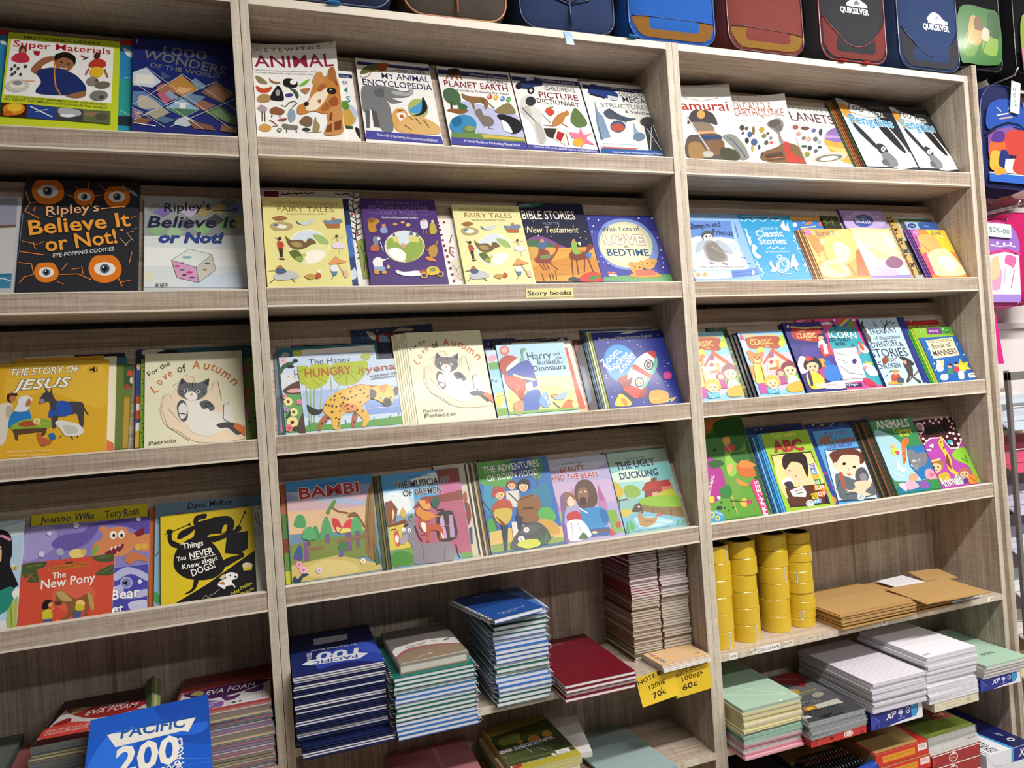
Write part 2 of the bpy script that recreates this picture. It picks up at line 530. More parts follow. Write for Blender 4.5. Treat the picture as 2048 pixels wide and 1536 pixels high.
# ------------------------------------------------------------------ what is printed on flat things (half millimetres)
FLAT = {"draw":"P 1d2864 0 536 374 536 374 0 0 0;S 2f47a8 117 233 206 255 299 278 372 169 374 0 272 54 188 67 105 51;P 18204e 0 536 374 536 372 393 1 377;S 3a58bc 276 290 358 248 374 99 310 166;P c9c9d2 107 449 262 438 258 358 105 356;L 6a6a80 2 111 410 257 400;L 6a6a80 2 111 384 255 374;T c8cce0 290 279 87 295 20 2 0|A4 DRAWING BOOK;T dfe1ea 292 214 113 244 102 8 0|100;T dfe1ea 86 168 89 261 22 2 0|PAGES;P e2e4ec 41 127 75 167 284 152 324 125 281 78 76 105;T 27408f 277 133 83 145 40 6 0|PACIFIC","teal":"P 1f7268 0 0 356 0 356 570 0 570;T 9fd0c4 60 60 280 68 12 1 0|Triple Line Note Book Spiral;T 9fd0c4 60 44 200 50 8 0 0|200 Sheets - 26.5 x 18.5 cm","askew":"P 23509a 0 0 264 0 264 410 0 410;P 1c3f80 0 190 264 180 264 410 0 410;T b8c4e0 104 352 192 364 18 0 3|NoteBook;T c8d4ee 56 52 208 68 12 0 0|Single Line Note Book;T c8d4ee 68 36 152 46 8 0 0|80 Sheets","album":"P 4a3420 0 450 304 450 296 207 0 226;P 5a4228 0 226 296 207 304 0 0 0;P e6e2dc 3 166 56 212 133 240 201 237 304 199 304 20 304 0 242 130 156 168 66 137 9 86;S e6e2dc 3 166 27 210 68 221 127 239 201 238 304 198 304 117 187 170 70 163 6 100;S 9a3a38 6 100 65 165 157 175 259 142 304 113 301 88 181 141 70 128 9 71;S 8a6a3a 9 71 70 128 181 141 304 101 304 21 213 8 99 13 8 7;T 3a2a24 71 173 169 199 34 0 3|Adapt book;T 3a2a24 193 199 219 200 24 0 0|hb.;S 2a3a2a 243 187 260 204 275 207 263 186;P c9c4b8 1 8 304 10 301 -9 0 -11;L f2f2ee 2 95 54 158 57;L f6f6f2 4 140 59 166 67;L f2f2ee 2 60 34 115 44","maroon":"P 6e1624 0 0 362 0 362 576 0 576;T a8908a 124 488 208 496 12 0 3|NoteBook","cream":"P dcb688 0 0 284 0 284 248 0 248;T 3a2a1a 224 32 264 36 14 2 0|14.;S b8604a 192 208 216 224 240 216 236 204 216 212 200 196;E b8604a 232 192 6 0 0 4;T 2a5a8a 44 24 44 88 28 5 0|noo;T c86a3a 44 88 44 132 26 4 0|li;T 8a5a9a 44 124 44 152 24 4 0|n;T c8843a 44 148 44 192 24 4 0|ne","card70":"T 17130f 6 100 108 114 22 3 0|NOTE;T 17130f 120 116 192 132 22 6 0|B;T 17130f 148 116 208 122 14 3 0|ook;T 17130f 60 62 152 76 22 2 0|120pg;T 17130f 68 20 144 28 26 3 0|70c;L 17130f 4 120 48 128 60","card60":"T 17130f 8 102 88 114 22 2 0|NOTE;T 17130f 100 116 200 128 24 3 0|BOOK;T 17130f 48 72 172 84 24 2 0|100pgs;T 17130f 44 28 132 36 28 3 0|60c","story":"T 15120c 9 16 238 16 22 5 0|Story books;L 15120c 1 8 5 242 5","p550":"T 2a2624 6 10 40 12 12 3 0|$5.50","p140":"T 4a4440 6 8 46 16 12 2 0|$1.40;L 4a4440 2 28 24 36 28","cello":"T 16140f 6 10 130 10 15 4 0|CELLOTAPE","p160":"T 4a4038 6 8 52 14 12 2 0|$1.60","p190":"T 8a7a6a 6 6 66 10 12 2 0|1 90c","pA3":"T 2a2624 10 10 32 12 14 4 0|A3","p20":"T 2a2624 18 6 40 8 12 4 0|20","pastel":"P a9c6b0 0 556 360 556 360 0 0 0;T 1c2424 -24 18 7 17 6 4 0|4.50;L d8e6dc 5 29 347 352 19;L c8dccc 4 8 190 304 48;P eef2ee 204 10 260 12 240 3","carbon":"P 2f3033 0 550 364 550 358 269 55 249;P 707376 58 133 364 144 364 0 0 0;P 55575a 55 249 358 269 364 144 58 133;P 8a2a28 121 520 364 550 364 427 272 343;T c87a70 194 487 299 431 47 3 0|kores;E b8963a 162 313 42 -10 -28 -38;L b8963a 8 100 281 310 298;E 9a9488 268 235 34 -7 -23 -25;T 8a7a5a 75 229 141 227 34 4 0|KOS;P 1e1f22 66 157 250 187 225 204 49 178;T 8a8a88 82 165 236 166 35 2 0|SAPPHIRE;P a87a2c 75 142 161 144 153 100 74 102;E d8b44a 115 121 21 -4 -11 -13;P b9b9b0 161 144 322 152 317 98 153 100;T 26282a 57 82 289 85 33 2 0|carbon paper;T 2f3234 59 62 272 58 11 0 0|Papier carbone - Papel carbon;T 2f3234 72 43 278 37 10 0 0|100 sheets 210 x 297 mm A4;P c8c8c4 9 63 51 63 57 39 13 38;L 4a4a4a 2 18 59 22 40;L 4a4a4a 2 29 59 35 41;T 1c1c1e 91 19 182 21 22 4 0|Letter;T 1c1c1e 102 2 230 4 19 4 0|60c each","ruled":"P dedae4 0 0 372 0 372 560 0 560;L b8b0c0 2 8 20 364 20;L b8b0c0 2 8 36 364 36;L b8b0c0 2 8 52 364 52;L b8b0c0 2 8 68 364 68;L b8b0c0 2 8 84 364 84;L b8b0c0 2 8 100 364 100;L b8b0c0 2 8 116 364 116;L b8b0c0 2 8 132 364 132;L b8b0c0 2 8 148 364 148;L b8b0c0 2 8 164 364 164;L b8b0c0 2 8 180 364 180;L b8b0c0 2 8 196 364 196;L b8b0c0 2 8 212 364 212;L b8b0c0 2 8 228 364 228;L b8b0c0 2 8 244 364 244;L b8b0c0 2 8 260 364 260;L b8b0c0 2 8 276 364 276;L b8b0c0 2 8 292 364 292;L b8b0c0 2 8 308 364 308;L b8b0c0 2 8 324 364 324;L b8b0c0 2 8 340 364 340;L b8b0c0 2 8 356 364 356;L b8b0c0 2 8 372 364 372;L b8b0c0 2 8 388 364 388;L b8b0c0 2 8 404 364 404;L b8b0c0 2 8 420 364 420;L b8b0c0 2 8 436 364 436;L b8b0c0 2 8 452 364 452;L b8b0c0 2 8 468 364 468;L b8b0c0 2 8 484 364 484;L b8b0c0 2 8 500 364 500;L b8b0c0 2 8 516 364 516;L b8b0c0 2 8 532 364 532;L b8b0c0 2 8 548 364 548","pad":"P e6e4ec 0 0 372 0 372 470 0 470;T 26306a 20 28 72 36 16 4 0|18.00;L d4d2de 2 16 120 360 140;L d4d2de 2 40 240 352 236","mint":"P a4c4ae 0 0 340 0 340 530 0 530;T 20282a 224 144 120 144 28 5 0|NEW;L bcd6c4 4 20 240 320 280","redream":"P c23a34 0 0 364 0 364 42 0 42;E efe6e0 244 20 30 0 0 18;E b83a34 244 20 24 0 0 15;E efe6e0 244 20 20 0 0 12;T b83a34 228 16 260 16 8 0 0|paper;P 5a1c1c 320 8 348 8 340 16 328 16;L 7a2422 2 16 4 44 36;L 7a2422 2 44 4 24 36;P 4a1a1c 120 16 140 12 148 24 128 28;L e0706a 2 48 2 52 40","xpa":"P 2a3488 0 0 364 0 364 94 0 94;P e6e6ee 300 0 364 0 364 94 328 94 336 48;P 3a9ad0 284 24 300 12 328 40 328 94 284 94;S e6e6ee 120 0 364 0 364 20 280 16 200 12;P 3a48a4 0 0 60 40 0 80;L 8a92d0 2 60 40 0 88;L 8a92d0 2 60 40 56 4;T f0f0f6 100 36 180 44 32 8 4|XP;E c8cce4 208 60 18 0 0 14;P c8cce4 204 32 212 32 212 52 204 52;L c8cce4 2 188 24 236 28;E e6e6f0 260 60 16 0 0 18;E 2a3488 260 60 11 0 0 13;L e6e6f0 4 256 60 264 60 264 52","xpb":"P 2a3488 0 0 328 0 328 72 0 72;P e6e6ee 270 0 328 0 328 72 296 72 303 37;P 3a9ad0 256 18 270 9 296 31 296 72 256 72;S e6e6ee 108 0 328 0 328 15 252 12 180 9;P 3a48a4 0 0 54 31 0 61;L 8a92d0 2 54 31 0 67;L 8a92d0 2 54 31 50 3;T f0f0f6 90 28 162 34 25 8 4|XP;E c8cce4 187 46 16 0 0 11;P c8cce4 184 25 191 25 191 40 184 40;L c8cce4 2 169 18 213 21;E e6e6f0 234 46 14 0 0 14;E 2a3488 234 46 10 0 0 10;L e6e6f0 4 231 46 238 46 238 40","creamream":"P ddd3ba 0 0 336 0 336 50 0 50;T a89c84 60 28 200 30 10 0 2|Sulphite white;T a89c84 80 12 180 14 10 0 2|Fine paper;L b8ac90 2 4 44 32 8;L b8ac90 2 220 8 260 40;L c0b498 2 280 8 328 40;E c0b498 260 24 16 0 0 12","kraftlid":"P b0905c 0 0 376 0 376 520 0 520;P c8322a 0 0 14 0 14 520 0 520;P c8322a 0 0 376 0 376 10 0 10;S c8322a 320 0 376 0 376 520 352 520 360 240 336 80;S 4a4a34 40 240 140 200 240 260 220 360 80 380;L 3a3a2a 4 120 300 260 220","redbox":"P cf372c 0 0 376 0 376 74 0 74;P e0962c 48 20 280 20 280 56 48 56;P efe4dc 300 28 368 28 368 64 300 64;L b0641a 2 60 40 260 44;L 9a9a9a 2 312 44 360 44;L 9a2018 2 0 2 376 2;L d8766e 2 0 72 376 72;T c8322a 312 48 356 48 10 0 0|No.","darkred":"P a33636 0 0 368 0 368 62 0 62;P efe9e6 0 62 368 62 368 68 0 68;E efe6e2 160 32 34 0 0 26;E a33636 160 32 28 0 0 21;P efe6e2 148 48 152 64 160 52 168 64 172 48;T efe6e2 140 26 180 26 10 0 0|ROYAL;P c8403c 0 8 44 32 0 56;L 5a1c1c 2 44 32 0 56;L 5a1c1c 2 44 32 12 4;L 6a2424 2 80 20 112 24;L e8a09a 2 320 48 332 52","greyream":"P d8d5d3 0 0 374 0 374 52 0 52;T 22222a 284 32 356 36 12 4 0|7.50-NE;L b0acaa 2 4 40 48 8;L b0acaa 2 100 4 108 44;L bcb8b6 2 120 16 360 24","greenpack":"P 6a7a34 0 0 364 0 364 480 0 480;P 4a5a2a 0 180 364 140 364 480 0 480;P a84a44 200 140 352 120 320 260 192 260;P 7a8a3a 40 20 340 40 200 120;T d8c8a0 240 168 320 156 28 3 0|A4;L 8a9a5a 4 40 300 180 120;S 8a8a80 80 220 200 160 220 200 120 260","xpc":"P e4e4ec 0 0 368 0 368 520 0 520;P 1a2054 220 0 368 0 368 520 140 520;S 4aa0d0 200 0 224 0 200 180 144 520 132 520 180 180;T 2a2a34 12 104 12 -4 36 4 0|.;T 26262e 60 124 60 16 30 5 0|RESS;T 26262e 96 140 96 16 30 5 0|SELF!;E d8dcec 300 72 24 0 0 18;E 1a2054 300 72 16 0 0 10;T b8bcd0 280 168 280 120 28 6 3|XP;L 3a3a44 3 28 0 52 120","xpcf":"P e6e6ee 0 0 368 0 368 80 0 80;P 2a3080 216 0 368 0 368 80 224 80;P 4aa0d0 196 0 216 0 224 80 204 80;T f0f0f6 256 20 344 24 44 8 4|XP;L b8b8c4 2 4 76 60 12;L b8b8c4 2 60 12 120 4;L c4c4d0 2 60 12 56 0","pink":"P b07078 0 540 410 540 410 0 0 0;P c8888a 1 186 410 126 410 0 0 0;P a8666e 0 540 410 540 410 403 0 329;S c08088 235 527 251 428 248 198 237 180;L d8a0a0 2 409 530 410 0;P d08a5a 410 540 410 540 410 -20 408 -20;P 3a2220 410 527 410 526 410 481 410 482","forest":"P b4a83a 0 510 344 510 344 0 0 0;P 8a8434 0 510 344 510 342 420 9 369;P 3f4a30 10 361 342 413 340 54 0 55;S 4a5a2a 3 331 108 349 230 377 327 384 325 292 182 261 42 254 0 224;S 7a8a34 46 325 124 322 138 265 66 249 31 263;S 8a9a3a 91 333 154 329 126 275;S c08a3a 177 265 214 283 230 239 207 211 167 227;S c8943a 259 279 290 295 303 254 281 231 251 246;S a8862c 112 256 147 259 123 216;S 2a3422 8 283 21 241 0 160 0 242;S 55603a 0 160 83 158 196 156 307 130 321 70 104 77 0 77;L d8d8d0 3 178 156 226 99;L d8d8d0 3 130 180 145 120;L c8c8c0 2 222 134 249 80;L b8b8a8 2 0 154 20 137;T e8d8e0 0 178 69 185 31 8 0 5a3a5a|SENIOR;T c8dcec 80 184 211 192 32 8 0 3a4a7a|FUNDOSCALI;T ecdce4 217 194 294 197 31 8 0 6a3a4a|PAPER;P b83a3a 9 47 58 53 51 30 4 20;P e0dcd4 0 55 11 52 3 21 0 27;T 3a3a3a -28 30 -1 29 22 4 0|A4;T d8d0d4 58 40 174 47 11 0 0|100 sheets of coloured paper;P dcdcd4 244 84 313 84 310 45 239 43;L 3a3a3a 2 255 66 293 66;L 3a3a3a 2 255 52 297 53;E c8d0b8 224 52 10 -9 -6 -14","foamr":"P b0484a 0 450 376 450 376 0 0 0;P 7a3030 0 450 376 450 376 337 5 325;P dcd9da 12 253 374 259 371 29 1 29;S 4a2152 21 249 190 265 363 250 351 214 306 186 251 157 173 138 106 147 45 199;P 4a2152 24 248 363 254 340 205 38 222;S 8a60a0 0 97 40 130 112 132 181 90 189 50 168 34 3 32;L c4c0c4 2 23 189 0 110;L c4c0c4 2 197 115 222 30;L c4c0c4 2 241 122 265 36;L c4c0c4 2 346 182 363 96;L c4c0c4 2 192 92 211 28;T e9e2ea 108 186 311 187 54 1 2|EVA FOAM;S a89a6a 45 232 75 253 100 229 97 197 62 205;S 4a2a5a 6 138 36 177 65 171 73 136 31 109;S 5a2a64 172 165 207 124 252 131 231 88 192 92;S 5a2a64 268 150 307 173 340 191 343 137 307 126;L 5a5aa8 3 177 176 201 152;T ece4f0 4 70 172 82 20 3 3|IDEAL FOR ARTS AND;T ece4f0 4 44 150 53 20 3 3|CRAFTS PROJECTS;P f0eeee 280 86 352 88 352 56 281 55;L 222 1 286 84 288 58;L 222 2 297 83 298 60;L 222 1 308 84 309 58;L 222 2 319 83 320 58;L 222 1 330 82 331 59;L 222 2 341 82 342 56;E 3a6a3a 230 49 9 -4 0 -9;E 333 254 51 6 -2 0 -6","foaml":"P 2a1010 0 444 376 444 376 0 0 0;P 3a1414 0 57 367 44 371 23 4 26;P d8d5d4 32 330 363 242 366 50 1 59;P d8d5d4 31 332 367 237 368 46 2 65;S a02a28 34 330 160 309 357 264 344 225 309 184 231 168 154 186 87 242;P a02a28 36 329 364 246 353 225 60 281;S d84a42 0 134 21 170 68 186 142 160 189 113 198 68 130 55 2 65;L b8b4b4 1 190 163 196 98;L b8b4b4 1 237 146 244 82;L b8b4b4 1 278 144 281 81;L b8b4b4 1 317 148 320 92;L b8b4b4 2 26 272 26 208;L b8b4b4 1 339 173 342 108;T ece4e2 168 265 276 268 41 1 2|Glitter;T ece4e2 125 220 318 218 50 1 2|EVA FOAM;S a89a6a 62 303 93 321 130 306 108 277 72 265;S 9a2a28 21 176 41 210 71 226 83 188 49 167;S a02a28 208 112 218 153 277 138 256 114 230 105;S a02a28 294 157 323 186 359 178 360 145 321 134;L 5a5a9a 2 199 200 222 177;T f0e0dc 15 115 186 111 22 2 3|IDEAL FOR ARTS AND CRAFTS;T f0e0dc 17 84 166 84 22 2 3|CRAFTS PROJECTS;E 3a5a3a 246 76 10 -3 2 -6;E 333 268 71 6 -2 1 -5;L 2a4a4a 1 317 81 352 83","pacific":"P 1f5cc8 0 550 410 550 410 0 0 0;P 1d4eb0 208 547 410 550 409 297 304 342;S 2f74e0 0 275 59 446 167 459 136 329 68 145;S 1a48a8 132 79 258 181 372 165 406 107 328 -18;L 5a8ae0 2 269 277 405 236;L 4a7ad8 2 297 241 402 219;P 163f98 0 74 406 64 410 0 0 0;S 2a68d6 183 422 280 380 377 364 401 408 325 416;P ece9df 60 458 361 444 334 381 313 393 92 391;P ece9df 60 458 82 459 117 407 98 389;T 2a5aa8 105 427 322 410 53 8 0|PACIFIC;T efece2 94 261 302 258 128 10 0|200;T efece2 317 243 312 363 33 6 0|PAGES;T efece2 88 226 315 224 26 6 2|A4 EXERCISE BOOK","quika":"T eceae6 140 276 350 276 34 10 0|QUIKSILVER;S eceae6 192 324 224 356 260 372 304 352 336 328;S 3a3b40 240 328 264 356 284 332;P eceae6 184 316 344 316 340 326 190 326","quikb":"T eceae6 180 244 392 244 36 10 0|QUIKSILVER;S eceae6 224 296 236 332 272 352 312 344 352 312 380 300;S 34466e 272 300 296 332 316 316;P eceae6 220 284 384 284 380 298 226 298","jungle":"S 3a7a34 40 60 120 30 300 30 410 80 410 360 300 400 60 380;S 6a9a3a 60 100 160 80 220 200 120 240;S 8ab04a 240 120 360 100 380 220 280 240;S c8a05a 120 180 220 160 260 300 160 340;S 2a5a2a 300 240 400 220 400 360 320 380;S 7a5a3a 180 260 260 260 240 340 190 330;L b8d06a 8 80 120 180 280;L 4a8a3a 10 220 80 320 260;S e0c8b0 240 200 300 190 310 260 260 270","jungleb":"S 8aa83a 40 60 120 30 300 30 410 80 410 360 300 400 60 380;S c8c04a 60 120 140 80 200 220 120 300;S b8683a 140 220 220 200 240 320 180 340;S 5a8a3a 240 80 360 100 380 300 300 280;L d8d86a 8 80 100 160 300;L 7aa03a 8 220 60 280 300","hero":"S 2f55b0 28 380 40 510 120 570 220 584 320 570 380 500 388 390 280 410 160 390;L 1a2040 16 16 340 100 390 220 430 320 424 396 380;P 8a5a9a 28 220 380 220 384 370 240 410 120 380 32 330;S c84a42 160 240 280 220 380 280 380 380 300 390 200 360;S d86a3a 40 180 160 200 180 300 60 300;S d8b04a 40 120 140 120 160 220 60 230;S 2a3a7a 120 140 220 160 200 240 140 240;P e6e0dc 160 100 300 100 280 200 180 190;S c84a42 240 120 372 100 376 220 300 240;P 3a6ac8 28 36 380 36 380 92 28 92;L dfe4f0 6 28 92 380 92;S e8a03a 80 80 160 92 180 120 80 128;L e8e8f4 8 120 470 300 510;L e0b0a0 10 140 450 260 472;L e8e8f4 6 160 500 120 524;L e8e8f4 6 220 512 240 540;S 5a3a8a 60 300 160 300 180 360 100 364","princess":"S 9a70c8 20 360 28 460 100 524 220 536 300 480 316 360 200 380;L d84a96 14 12 340 100 360 220 372 324 344;P f0dce8 28 80 308 80 312 336 180 356 32 330;S e8a0c4 40 120 120 120 140 240 60 260;S e8c8a0 32 180 60 300 120 320 120 200;S f4e8f0 140 100 280 90 280 280 180 300;S d86aa8 180 280 260 270 280 320 200 336;L d860a0 8 220 120 260 240;L c8b0d8 8 160 140 180 260;P a888d8 28 28 300 28 308 80 28 80;L e8e0f4 8 60 400 140 390 220 400 280 392;E f4e8f4 120 412 12 0 0 10;E f4e8f4 180 408 12 0 0 10;E f4e8f4 240 412 12 0 0 10;S e070a0 220 280 244 304 268 280 244 252;L c83a86 6 32 240 40 120","tagmint":"E 3a4a44 28 156 12 0 0 14;E cfe6dc 28 156 8 0 0 10;E 3a4a44 32 116 12 0 0 14;E cfe6dc 32 116 8 0 0 10;L 3a4a44 3 28 88 44 72;L 3a4a44 3 36 60 52 40;L 3a4a44 3 52 60 36 44","tag25":"T 5a6a68 16 32 200 24 32 0 0|$25-00"}

